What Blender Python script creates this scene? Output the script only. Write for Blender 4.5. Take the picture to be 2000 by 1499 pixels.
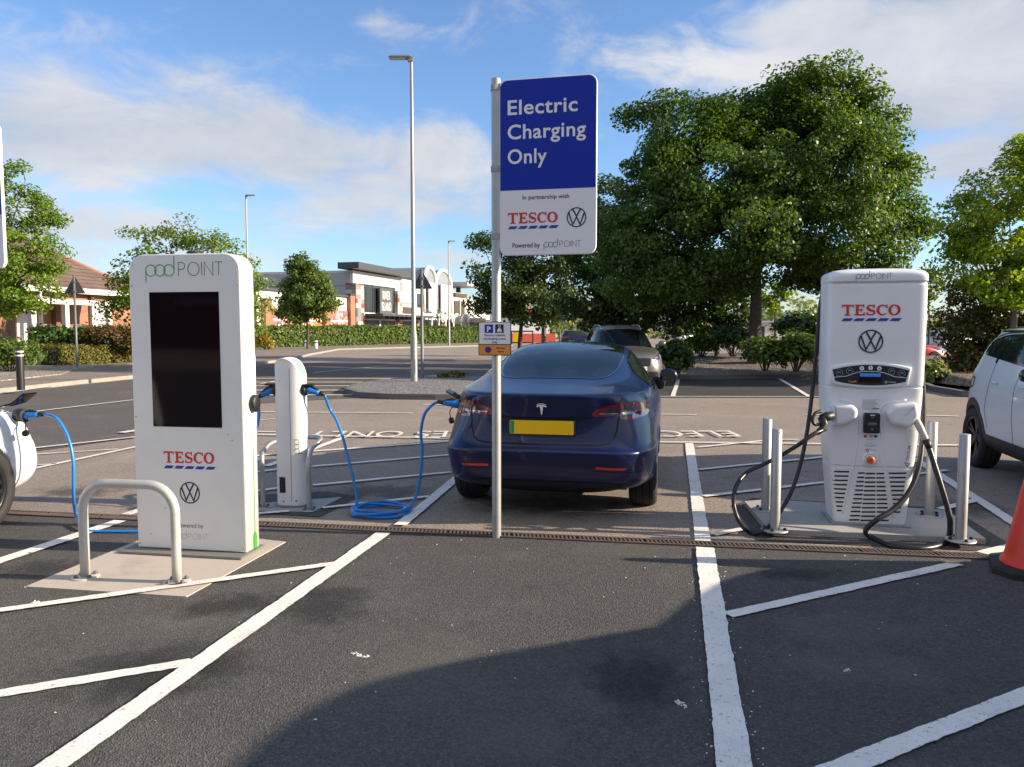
import bpy, bmesh, math, random
import numpy as np
from mathutils import Vector, Matrix
from mathutils.bvhtree import BVHTree
from mathutils.geometry import delaunay_2d_cdt

for o in list(bpy.data.objects):
    bpy.data.objects.remove(o, do_unlink=True)
SC = bpy.context.scene
COL = SC.collection
R = math.radians

# ---------------------------------------------------------------- camera
CAM_H, PITCH, FPX = 1.57, R(3.98), 1503.0
cam_d = bpy.data.cameras.new('camera')
cam_d.sensor_width = 36.0
cam_d.lens = 36.0 * FPX / 2000.0
cam_d.clip_start, cam_d.clip_end = 0.05, 3000
cam = bpy.data.objects.new('camera', cam_d)
COL.objects.link(cam)
cam.location = (0, 0, CAM_H)
cam.rotation_euler = (R(90) - PITCH, 0, 0)
SC.camera = cam

# ---------------------------------------------------------------- sun and sky
SUN_EL, SUN_AZ = R(20.5), R(96.0)            # azimuth clockwise from +Y (straight ahead)
sun_dir = Vector((math.sin(SUN_AZ) * math.cos(SUN_EL), math.cos(SUN_AZ) * math.cos(SUN_EL), math.sin(SUN_EL)))
sun_d = bpy.data.lights.new('sun', 'SUN')
sun_d.energy, sun_d.angle, sun_d.color = 4.9, R(0.55), (1.0, 0.83, 0.62)
sun = bpy.data.objects.new('sun', sun_d)
COL.objects.link(sun)
sun.rotation_euler = (-sun_dir).to_track_quat('-Z', 'Y').to_euler()
SC.view_settings.view_transform = 'Standard'
SC.view_settings.look = 'None'
SC.view_settings.exposure = 1.0
SC.view_settings.gamma = 1.0
SC.view_settings.use_curve_mapping = False

def ray(px, py):
    u, v = (px - 1000.0) / FPX, (749.5 - py) / FPX
    return Vector((u, math.cos(PITCH) + v * math.sin(PITCH), v * math.cos(PITCH) - math.sin(PITCH)))
def G(px, py, z=0.0):
    d = ray(px, py); t = (z - CAM_H) / d.z
    return Vector((d.x * t, d.y * t, z))
def at(px, py, Y):
    d = ray(px, py); t = Y / d.y
    return Vector((d.x * t, Y, CAM_H + d.z * t))

def build_world():
    w = bpy.data.worlds.new('World'); SC.world = w; w.use_nodes = True
    nt = w.node_tree; nt.nodes.clear()
    N, L = nt.nodes.new, nt.links.new
    def link(v, s):
        if isinstance(v, (int, float)): s.default_value = v
        else: L(v, s)
    def M(op, a, b=0.0, c=None, clamp=False):
        n = N('ShaderNodeMath'); n.operation = op; n.use_clamp = clamp
        link(a, n.inputs[0]); link(b, n.inputs[1])
        if c is not None: link(c, n.inputs[2])
        return n.outputs[0]
    sky = N('ShaderNodeTexSky'); sky.sky_type = 'NISHITA'; sky.sun_disc = False
    sky.sun_elevation, sky.sun_rotation = SUN_EL, SUN_AZ
    sky.altitude = 60; sky.air_density = 1.0; sky.dust_density = 0.6; sky.ozone_density = 2.2
    bg = N('ShaderNodeBackground'); bg.inputs[1].default_value = 0.098
    tint = N('ShaderNodeMix'); tint.data_type = 'RGBA'; tint.blend_type = 'MULTIPLY'; tint.inputs[0].default_value = 1.0
    L(sky.outputs[0], tint.inputs[6]); tint.inputs[7].default_value = (0.84, 0.98, 1.18, 1)
    L(tint.outputs[2], bg.inputs[0])
    tc = N('ShaderNodeTexCoord')
    sep = N('ShaderNodeSeparateXYZ'); L(tc.outputs['Generated'], sep.inputs[0])
    mp = N('ShaderNodeMapping'); mp.inputs['Scale'].default_value = (1, 1, 2.1); mp.inputs['Location'].default_value = (0.35, 0.1, 0.62)
    L(tc.outputs['Generated'], mp.inputs[0])
    def noise(scale, detail, rough, dist=0.0):
        n = N('ShaderNodeTexNoise'); n.inputs['Scale'].default_value = scale; n.inputs['Detail'].default_value = detail
        n.inputs['Roughness'].default_value = rough; n.inputs['Distortion'].default_value = dist
        L(mp.outputs[0], n.inputs['Vector']); return n.outputs[0]
    n1, n2, n3 = noise(3.4, 9, 0.58, 0.25), noise(8.0, 10, 0.62, 0.6), noise(2.2, 5, 0.5, 0.4)
    # cloud banks: centre (direction), horizontal and vertical spread, weight
    banks = [((90, 60), .22, .085, .72), ((70, 245), .10, .05, .85), ((195, 278), .085, .045, .85), ((390, 160), .14, .07, .50),
             ((560, 290), .15, .055, .85), ((760, 310), .14, .05, .85), ((900, 360), .14, .06, .72), ((400, 305), .08, .04, .58),
             ((690, 415), .17, .040, .80), ((190, 435), .13, .030, .80), ((450, 515), .35, .028, .62),
             ((1740, 70), .17, .075, .95), ((1950, 110), .18, .085, 1.0), ((1330, 50), .16, .05, .60), ((745, 45), .05, .03, .62), ((1500, 180), .2, .05, .42),
             ((1890, 345), .11, .06, 1.0), ((1560, 560), .3, .05, .9), ((880, 505), .2, .018, .72), ((1130, 250), .1, .09, .40), ((1000, 20), .1, .05, .45)]
    tot = None
    for (px, py), sx, sz, wgt in banks:
        d = ray(px, py).normalized()
        dx, dz = M('SUBTRACT', sep.outputs[0], d.x), M('SUBTRACT', sep.outputs[2], d.z)
        a = M('MULTIPLY', dx, 1 / sx); b = M('MULTIPLY', dz, 1 / sz)
        r2 = M('ADD', M('MULTIPLY', a, a), M('MULTIPLY', b, b))
        g = M('MULTIPLY', M('POWER', 2.7183, M('MULTIPLY', r2, -0.8)), wgt)
        tot = g if tot is None else M('MAXIMUM', M('ADD', M('MULTIPLY', M('MINIMUM', tot, g), 0.4), M('MAXIMUM', tot, g)), 0.0)
    front = M('MULTIPLY_ADD', sep.outputs[1], 2.0, 0.2, clamp=True)       # ahead: the banks above; behind: unseen cloud thickened to brighten and whiten the shade
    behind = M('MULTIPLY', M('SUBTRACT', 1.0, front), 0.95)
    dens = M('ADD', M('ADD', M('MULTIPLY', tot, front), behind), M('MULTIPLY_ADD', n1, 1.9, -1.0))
    dens = M('ADD', dens, M('MULTIPLY_ADD', n2, 1.25, -0.62))
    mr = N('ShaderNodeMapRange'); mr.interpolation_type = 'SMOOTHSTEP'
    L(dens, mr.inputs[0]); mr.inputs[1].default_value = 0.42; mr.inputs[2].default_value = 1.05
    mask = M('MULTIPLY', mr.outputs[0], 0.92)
    cr = N('ShaderNodeMix'); cr.data_type = 'RGBA'
    cr.inputs[6].default_value = (0.46, 0.50, 0.59, 1); cr.inputs[7].default_value = (0.90, 0.88, 0.87, 1)
    shade = M('ADD', M('MULTIPLY_ADD', n3, 1.9, -0.62), M('MULTIPLY', M('SUBTRACT', n2, 0.5), 0.9), clamp=True)
    L(shade, cr.inputs[0])
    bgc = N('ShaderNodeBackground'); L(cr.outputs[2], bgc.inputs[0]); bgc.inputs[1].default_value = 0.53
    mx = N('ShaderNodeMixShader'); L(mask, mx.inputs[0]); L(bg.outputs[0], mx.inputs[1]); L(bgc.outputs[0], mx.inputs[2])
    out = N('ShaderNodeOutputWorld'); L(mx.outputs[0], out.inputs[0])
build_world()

# ---------------------------------------------------------------- materials
def new_mat(name):
    m = bpy.data.materials.new(name); m.use_nodes = True
    nt = m.node_tree; nt.nodes.clear()
    out = nt.nodes.new('ShaderNodeOutputMaterial')
    b = nt.nodes.new('ShaderNodeBsdfPrincipled')
    nt.links.new(b.outputs[0], out.inputs[0])
    return m, nt, b, out
def c4(c): return (c[0], c[1], c[2], 1.0)
def mat(name, col, rough=0.5, metal=0.0, var=0.12, scale=3.0, bump=0.0, bscale=40.0, coat=0.0, spec=0.5, ior=None, dirt=None, dirt_scale=6.0, dirt_amt=0.3):
    """A principled surface with a faint uneven tone (noise), optional bump and optional blotches of a second colour."""
    m, nt, b, out = new_mat(name)
    N, L = nt.nodes.new, nt.links.new
    tc = N('ShaderNodeTexCoord')
    n = N('ShaderNodeTexNoise'); n.inputs['Scale'].default_value = scale; n.inputs['Detail'].default_value = 5
    L(tc.outputs['Object'], n.inputs['Vector'])
    mx = N('ShaderNodeMix'); mx.data_type = 'RGBA'
    mx.inputs[6].default_value = c4([max(0, v * (1 - var)) for v in col]); mx.inputs[7].default_value = c4([min(1, v * (1 + var)) for v in col])
    L(n.outputs[0], mx.inputs[0]); colr = mx.outputs[2]
    if dirt is not None:
        n2 = N('ShaderNodeTexNoise'); n2.inputs['Scale'].default_value = dirt_scale; n2.inputs['Detail'].default_value = 8; n2.inputs['Roughness'].default_value = 0.65
        L(tc.outputs['Object'], n2.inputs['Vector'])
        mr = N('ShaderNodeMapRange'); mr.inputs[1].default_value = 0.5; mr.inputs[2].default_value = 0.75; mr.inputs[4].default_value = dirt_amt
        L(n2.outputs[0], mr.inputs[0])
        m2 = N('ShaderNodeMix'); m2.data_type = 'RGBA'; L(mr.outputs[0], m2.inputs[0]); L(colr, m2.inputs[6]); m2.inputs[7].default_value = c4(dirt)
        colr = m2.outputs[2]
    L(colr, b.inputs['Base Color'])
    b.inputs['Roughness'].default_value = rough; b.inputs['Metallic'].default_value = metal
    b.inputs['Specular IOR Level'].default_value = spec
    if ior: b.inputs['IOR'].default_value = ior
    if coat: b.inputs['Coat Weight'].default_value = coat; b.inputs['Coat Roughness'].default_value = 0.03
    if bump:
        nb = N('ShaderNodeTexNoise'); nb.inputs['Scale'].default_value = bscale; nb.inputs['Detail'].default_value = 4
        L(tc.outputs['Object'], nb.inputs['Vector'])
        bp = N('ShaderNodeBump'); bp.inputs['Strength'].default_value = bump; bp.inputs['Distance'].default_value = 0.01
        L(nb.outputs[0], bp.inputs['Height']); L(bp.outputs[0], b.inputs['Normal'])
    return m

def mat_asphalt(name, dark, light, warm, fine=150.0, big=0.35, bump=0.6, rough=0.86, patch=0.35, agg=1.0, pits=0.75):
    m, nt, b, out = new_mat(name)
    N, L = nt.nodes.new, nt.links.new
    g = N('ShaderNodeNewGeometry')
    def noise(s, d=4, r=0.55):
        n = N('ShaderNodeTexNoise'); n.inputs['Scale'].default_value = s; n.inputs['Detail'].default_value = d; n.inputs['Roughness'].default_value = r
        L(g.outputs['Position'], n.inputs['Vector']); return n.outputs[0]
    def mix(f, a, c, blend='MIX'):
        x = N('ShaderNodeMix'); x.data_type = 'RGBA'; x.blend_type = blend
        if isinstance(f, float): x.inputs[0].default_value = f
        else: L(f, x.inputs[0])
        for i, v in ((6, a), (7, c)):
            if isinstance(v, tuple): x.inputs[i].default_value = c4(v)
            else: L(v, x.inputs[i])
        return x.outputs[2]
    def rng(v, a, c, lo=0.0, hi=1.0):
        r = N('ShaderNodeMapRange'); L(v, r.inputs[0]); r.inputs[1].default_value = a; r.inputs[2].default_value = c
        r.inputs[3].default_value = lo; r.inputs[4].default_value = hi; return r.outputs[0]
    vo = N('ShaderNodeTexVoronoi'); vo.inputs['Scale'].default_value = fine; L(g.outputs['Position'], vo.inputs['Vector'])
    sepc = N('ShaderNodeSeparateColor'); L(vo.outputs['Color'], sepc.inputs[0])
    base = mix(rng(noise(fine * 0.45, 3, 0.7), 0.30, 0.70), dark, light)
    stone = mix(rng(sepc.outputs[0], 0.72, 1.0, 0.0, agg), base, warm)                # a few pale chips in the binder
    pit = mix(rng(sepc.outputs[1], 0.80, 1.0, 0.0, pits), stone, tuple(v * 0.35 for v in dark))
    blot = mix(rng(noise(big, 6, 0.6), 0.35, 0.7, 0.0, patch), pit, tuple(v * 0.62 for v in dark))
    stain = mix(rng(noise(1.7, 7, 0.7), 0.58, 0.72, 0.0, 0.45), blot, tuple(v * 0.55 for v in dark))
    pale = mix(rng(noise(0.9, 5, 0.6), 0.55, 0.75, 0.0, 0.28), stain, warm)
    L(pale, b.inputs['Base Color']); b.inputs['Roughness'].default_value = rough; b.inputs['Specular IOR Level'].default_value = 0.35
    h = N('ShaderNodeMath'); h.operation = 'ADD'; L(vo.outputs['Distance'], h.inputs[0]); L(noise(fine * 0.3, 4), h.inputs[1])
    bp = N('ShaderNodeBump'); bp.inputs['Strength'].default_value = bump; bp.inputs['Distance'].default_value = 0.006
    L(h.outputs[0], bp.inputs['Height']); L(bp.outputs[0], b.inputs['Normal'])
    return m

def mat_gravel(name, a, c, scale=28.0, bump=1.0):
    m, nt, b, out = new_mat(name)
    N, L = nt.nodes.new, nt.links.new
    g = N('ShaderNodeNewGeometry')
    vo = N('ShaderNodeTexVoronoi'); vo.inputs['Scale'].default_value = scale; L(g.outputs['Position'], vo.inputs['Vector'])
    s = N('ShaderNodeSeparateColor'); L(vo.outputs['Color'], s.inputs[0])
    x = N('ShaderNodeMix'); x.data_type = 'RGBA'; x.inputs[6].default_value = c4(a); x.inputs[7].default_value = c4(c); L(s.outputs[0], x.inputs[0])
    L(x.outputs[2], b.inputs['Base Color']); b.inputs['Roughness'].default_value = 0.9
    inv = N('ShaderNodeMath'); inv.operation = 'SUBTRACT'; inv.inputs[0].default_value = 1.0; L(vo.outputs['Distance'], inv.inputs[1])
    bp = N('ShaderNodeBump'); bp.inputs['Strength'].default_value = bump; bp.inputs['Distance'].default_value = 0.03
    L(inv.outputs[0], bp.inputs['Height']); L(bp.outputs[0], b.inputs['Normal'])
    return m

def mat_brick(name, c1, c2, mortar, scale=1.0, bw=0.45, rh=0.15, offset=0.5, msize=0.012, use_xyz=None, rough=0.85, bump=0.3):
    """Brick (or tile) courses laid along the object's x (or y) and z axes."""
    m, nt, b, out = new_mat(name)
    N, L = nt.nodes.new, nt.links.new
    tc = N('ShaderNodeTexCoord'); sp = N('ShaderNodeSeparateXYZ'); L(tc.outputs['Object'], sp.inputs[0])
    ad = N('ShaderNodeMath'); ad.operation = 'ADD'; L(sp.outputs[0], ad.inputs[0]); L(sp.outputs[1], ad.inputs[1])
    cb = N('ShaderNodeCombineXYZ'); L(ad.outputs[0], cb.inputs[0]); L(sp.outputs[2], cb.inputs[1])
    br = N('ShaderNodeTexBrick'); L(cb.outputs[0], br.inputs['Vector'])
    br.inputs['Scale'].default_value = scale; br.inputs['Brick Width'].default_value = bw; br.inputs['Row Height'].default_value = rh
    br.inputs['Mortar Size'].default_value = msize; br.offset = offset; br.inputs['Bias'].default_value = 0.0
    br.inputs['Color1'].default_value = c4(c1); br.inputs['Color2'].default_value = c4(c2); br.inputs['Mortar'].default_value = c4(mortar)
    n = N('ShaderNodeTexNoise'); n.inputs['Scale'].default_value = 0.8; n.inputs['Detail'].default_value = 6; L(tc.outputs['Object'], n.inputs['Vector'])
    mx = N('ShaderNodeMix'); mx.data_type = 'RGBA'; mx.blend_type = 'MULTIPLY'; L(br.outputs[0], mx.inputs[6])
    r = N('ShaderNodeMapRange'); L(n.outputs[0], r.inputs[0]); r.inputs[1].default_value = 0.3; r.inputs[2].default_value = 0.7; r.inputs[3].default_value = 0.78; r.inputs[4].default_value = 1.1
    cc = N('ShaderNodeCombineColor')
    for i in range(3): L(r.outputs[0], cc.inputs[i])
    L(cc.outputs[0], mx.inputs[7]); mx.inputs[0].default_value = 1.0
    L(mx.outputs[2], b.inputs['Base Color']); b.inputs['Roughness'].default_value = rough
    bp = N('ShaderNodeBump'); bp.inputs['Strength'].default_value = bump; bp.inputs['Distance'].default_value = 0.02; bp.invert = True
    L(br.outputs['Fac'], bp.inputs['Height']); L(bp.outputs[0], b.inputs['Normal'])
    return m

def mat_leaf(name, cols, trans=0.32, rough=0.42, spec=0.5, tcol=None):
    """Foliage: every leaf has its own tone out of COLS, lets some light through."""
    m, nt, b, out = new_mat(name)
    N, L = nt.nodes.new, nt.links.new
    g = N('ShaderNodeNewGeometry')
    cr = N('ShaderNodeValToRGB'); L(g.outputs['Random Per Island'], cr.inputs[0])
    els = cr.color_ramp.elements
    while len(els) < len(cols): els.new(0.5)
    for i, c in enumerate(cols):
        els[i].position = i / max(1, len(cols) - 1); els[i].color = c4(c)
    L(cr.outputs[0], b.inputs['Base Color']); b.inputs['Roughness'].default_value = rough; b.inputs['Specular IOR Level'].default_value = spec
    tr = N('ShaderNodeBsdfTranslucent')
    hs = N('ShaderNodeHueSaturation'); hs.inputs['Hue'].default_value = 0.485; hs.inputs['Saturation'].default_value = 1.1; hs.inputs['Value'].default_value = 1.7
    L(cr.outputs[0], hs.inputs['Color']); L(hs.outputs[0], tr.inputs[0])
    mx = N('ShaderNodeMixShader'); mx.inputs[0].default_value = trans
    L(b.outputs[0], mx.inputs[1]); L(tr.outputs[0], mx.inputs[2]); L(mx.outputs[0], out.inputs[0])
    return m

def mat_glass(name, tint=(0.05, 0.06, 0.06), clear=0.35, rough=0.01, ior=1.52):
    """Tinted window: part clear, part dark, with a sharp reflection."""
    m, nt, b, out = new_mat(name)
    N, L = nt.nodes.new, nt.links.new
    b.inputs['Base Color'].default_value = c4(tint); b.inputs['Roughness'].default_value = rough; b.inputs['IOR'].default_value = ior
    tr = N('ShaderNodeBsdfTransparent'); tr.inputs[0].default_value = (0.82, 0.9, 0.88, 1)
    gl = N('ShaderNodeBsdfGlossy'); gl.inputs['Roughness'].default_value = rough
    fr = N('ShaderNodeFresnel'); fr.inputs[0].default_value = ior
    mx = N('ShaderNodeMixShader'); mx.inputs[0].default_value = clear; L(b.outputs[0], mx.inputs[1])
    m2 = N('ShaderNodeMixShader'); L(fr.outputs[0], m2.inputs[0]); L(tr.outputs[0], m2.inputs[1]); L(gl.outputs[0], m2.inputs[2])
    L(m2.outputs[0], mx.inputs[2]); L(mx.outputs[0], out.inputs[0])
    return m

MT = {}
MT['asphalt_new'] = mat_asphalt('asphalt_new', (0.050, 0.048, 0.047), (0.120, 0.115, 0.110), (0.24, 0.22, 0.20), fine=140, bump=0.8, agg=0.45, pits=.5)
MT['asphalt_old'] = mat_asphalt('asphalt_old', (0.215, 0.180, 0.150), (0.350, 0.292, 0.242), (0.48, 0.41, 0.35), fine=110, bump=0.6, patch=0.30, agg=0.7)
MT['asphalt_road'] = mat_asphalt('asphalt_road', (0.078, 0.070, 0.064), (0.145, 0.130, 0.118), (0.24, 0.21, 0.19), fine=90, bump=0.5, patch=0.25, agg=0.5)
MT['asphalt_bay'] = mat_asphalt('asphalt_bay', (0.030, 0.030, 0.031), (0.06, 0.06, 0.06), (0.12, 0.12, 0.12), fine=90, bump=0.4, agg=0.3)
MT['asphalt_far'] = mat_asphalt('asphalt_far', (0.25, 0.205, 0.165), (0.36, 0.30, 0.245), (0.42, 0.36, 0.30), fine=40, bump=0.3, agg=0.5)
MT['paving'] = mat_asphalt('paving', (0.20, 0.165, 0.135), (0.30, 0.25, 0.205), (0.36, 0.31, 0.26), fine=40, bump=0.3, agg=0.4)
MT['concrete'] = mat_asphalt('concrete', (0.43, 0.38, 0.33), (0.50, 0.445, 0.39), (0.54, 0.49, 0.44), fine=160, bump=0.10, patch=0.08, agg=0.25, pits=.12)
MT['concrete_grey'] = mat_asphalt('concrete_grey', (0.33, 0.32, 0.30), (0.42, 0.405, 0.38), (0.47, 0.455, 0.43), fine=160, bump=0.10, patch=0.15, agg=0.25, pits=.12)
MT['kerb'] = mat('kerb', (0.30, 0.28, 0.25), 0.9, var=0.25, scale=4, bump=0.3, bscale=60, dirt=(0.12, 0.11, 0.10), dirt_scale=3)
MT['kerb_dark'] = mat('kerb_dark', (0.13, 0.125, 0.12), 0.9, var=0.25, scale=4, bump=0.3, bscale=60)
MT['gravel'] = mat_gravel('gravel', (0.055, 0.055, 0.06), (0.34, 0.325, 0.32), 24)
MT['gravel_warm'] = mat_gravel('gravel_warm', (0.12, 0.10, 0.085), (0.46, 0.41, 0.36), 16)
MT['soil'] = mat_gravel('soil', (0.05, 0.04, 0.032), (0.30, 0.25, 0.21), 22)
def mat_line(name, col, wear):
    """Thermoplastic road paint: scuffed grey in blotches, worn through to the stone in spots."""
    m, nt, b, out = new_mat(name); N, L = nt.nodes.new, nt.links.new; g = N('ShaderNodeNewGeometry')
    def noise(s, d, r):
        n = N('ShaderNodeTexNoise'); n.inputs['Scale'].default_value = s; n.inputs['Detail'].default_value = d; n.inputs['Roughness'].default_value = r; L(g.outputs['Position'], n.inputs['Vector']); return n.outputs[0]
    def step(cur, v, lo, hi, amt, c):
        r = N('ShaderNodeMapRange'); L(v, r.inputs[0]); r.inputs[1].default_value = lo; r.inputs[2].default_value = hi; r.inputs[4].default_value = amt
        x = N('ShaderNodeMix'); x.data_type = 'RGBA'; L(r.outputs[0], x.inputs[0]); x.inputs[7].default_value = c4(c)
        if isinstance(cur, tuple): x.inputs[6].default_value = c4(cur)
        else: L(cur, x.inputs[6])
        return x.outputs[2]
    c = step(col, noise(4.0, 6, .6), .45, .75, .55, tuple(v * .70 for v in col)); c = step(c, noise(1.6, 5, .7), .55, .72, .5, (.40, .38, .36))
    c = step(c, noise(38.0, 4, .7), .62 - wear * .06, .70 - wear * .04, .85, (.16, .15, .14)); c = step(c, noise(110.0, 2, .5), .60, .68, .45, (.30, .28, .26))
    L(c, b.inputs['Base Color']); b.inputs['Roughness'].default_value = .7
    bp = N('ShaderNodeBump'); bp.inputs['Strength'].default_value = .45; bp.inputs['Distance'].default_value = .006; L(noise(130.0, 3, .6), bp.inputs['Height']); L(bp.outputs[0], b.inputs['Normal']); return m
MT['paint_line'] = mat_line('paint_line', (0.84, 0.81, 0.75), 0.35)
MT['paint_worn'] = mat_line('paint_worn', (0.78, 0.73, 0.66), 1.0)
MT['crumb'] = mat('crumb', (0.75, 0.72, 0.67), 0.8)
MT['paint_cream'] = mat('paint_cream', (0.70, 0.57, 0.38), 0.85, var=0.2, scale=8)
MT['rust'] = mat('rust', (0.100, 0.074, 0.060), 0.85, var=0.4, scale=14, bump=0.4, bscale=90, dirt=(0.06, 0.038, 0.030), dirt_scale=7, dirt_amt=0.8)
MT['black_void'] = mat('black_void', (0.006, 0.006, 0.006), 0.9)
MT['galv'] = mat('galv', (0.40, 0.41, 0.41), 0.50, 0.60, var=0.22, scale=9, bump=0.08, bscale=120, dirt=(0.30, 0.31, 0.31), dirt_scale=18, dirt_amt=0.5)
MT['galv_pale'] = mat('galv_pale', (0.55, 0.55, 0.52), 0.55, 0.35, var=0.12, scale=10, bump=0.05, bscale=90, dirt=(0.38, 0.38, 0.36), dirt_scale=22, dirt_amt=0.5)
MT['lamp_metal'] = mat('lamp_metal', (0.34, 0.34, 0.325), 0.5, 0.55, var=0.18, scale=3)
MT['grey_post'] = mat('grey_post', (0.16, 0.17, 0.18), 0.55, 0.4, var=0.12)
MT['sign_back'] = mat('sign_back', (0.070, 0.078, 0.085), 0.6, 0.1, var=0.15)
MT['kiosk_white'] = mat('kiosk_white', (0.80, 0.80, 0.785), 0.38, var=0.02, scale=1.5, dirt=(0.58, 0.57, 0.54), dirt_scale=2.2, dirt_amt=0.25)
MT['charger_white'] = mat('charger_white', (0.80, 0.81, 0.82), 0.33, var=0.02, scale=1.5, dirt=(0.55, 0.55, 0.54), dirt_scale=2.5, dirt_amt=0.25)
MT['post_white'] = mat('post_white', (0.78, 0.775, 0.76), 0.36, var=0.03, scale=2, dirt=(0.50, 0.49, 0.46), dirt_scale=3.0, dirt_amt=0.25)
MT['screen'] = mat('screen', (0.007, 0.003, 0.006), 0.05, var=0.0, ior=1.38)
MT['black_plastic'] = mat('black_plastic', (0.014, 0.014, 0.015), 0.45, var=0.2)
MT['grey_plastic'] = mat('grey_plastic', (0.17, 0.17, 0.16), 0.6, var=0.1)
MT['rubber'] = mat('rubber', (0.020, 0.020, 0.020), 0.75, var=0.3, scale=12, bump=0.15, bscale=60)
MT['cable_black'] = mat('cable_black', (0.016, 0.016, 0.017), 0.36, var=0.2)
MT['cable_blue'] = mat('cable_blue', (0.010, 0.20, 0.60), 0.30, var=0.08)
MT['plug_blue'] = mat('plug_blue', (0.010, 0.16, 0.54), 0.4, var=0.08)
MT['logo_green'] = mat('logo_green', (0.015, 0.36, 0.05), 0.5, var=0.05)
MT['trim_green'] = mat('trim_green', (0.045, 0.30, 0.025), 0.45, var=0.05)
MT['logo_grey'] = mat('logo_grey', (0.13, 0.14, 0.135), 0.5, var=0.05)
MT['logo_pale'] = mat('logo_pale', (0.42, 0.42, 0.42), 0.5, var=0.05)
MT['ink'] = mat('ink', (0.012, 0.013, 0.018), 0.5, var=0.05)
MT['ink_navy'] = mat('ink_navy', (0.007, 0.012, 0.055), 0.5, var=0.05)
MT['red_letter'] = mat('red_letter', (0.60, 0.030, 0.032), 0.45, var=0.05)
MT['blue_letter'] = mat('blue_letter', (0.010, 0.045, 0.34), 0.45, var=0.05)
MT['sign_blue'] = mat('sign_blue', (0.001, 0.023, 0.35), 0.5, var=0.03, spec=0.3)
MT['sign_white'] = mat('sign_white', (0.81, 0.80, 0.82), 0.45, var=0.02)
MT['sign_orange'] = mat('sign_orange', (0.74, 0.29, 0.045), 0.5, var=0.05)
MT['sign_purple'] = mat('sign_purple', (0.12, 0.01, 0.14), 0.5, var=0.05)
MT['sign_pblue'] = mat('sign_pblue', (0.01, 0.02, 0.30), 0.5, var=0.05)
MT['cone_red'] = mat('cone_red', (0.80, 0.045, 0.018), 0.42, var=0.06, dirt=(0.5, 0.05, 0.03), dirt_scale=5, dirt_amt=0.4)
MT['bark'] = mat('bark', (0.085, 0.066, 0.050), 0.95, var=0.5, scale=7, bump=1.0, bscale=22)
MT['bark_grey'] = mat('bark_grey', (0.15, 0.13, 0.11), 0.95, var=0.4, scale=7, bump=0.8, bscale=25)
MT['twig_core'] = mat('twig_core', (0.022, 0.026, 0.012), 0.95, var=0.4, scale=5)
# ---------------------------------------------------------------- object helpers
def tag(o, label=None, cat=None, group=None, kind=None):
    if label: o['label'] = label
    if cat: o['category'] = cat
    if group: o['group'] = group
    if kind: o['kind'] = kind
    return o
def thing(name, label, cat, loc=(0, 0, 0), rz=0.0, group=None):
    o = bpy.data.objects.new(name, None); COL.objects.link(o)
    o.location = loc; o.rotation_euler = (0, 0, rz); o.empty_display_size = 0.1
    return tag(o, label, cat, group)
def copy_tree(o, parent=None):
    c = o.copy(); COL.objects.link(c)
    if parent is not None: c.parent = parent
    for ch in list(o.children): copy_tree(ch, c)
    return c

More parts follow.
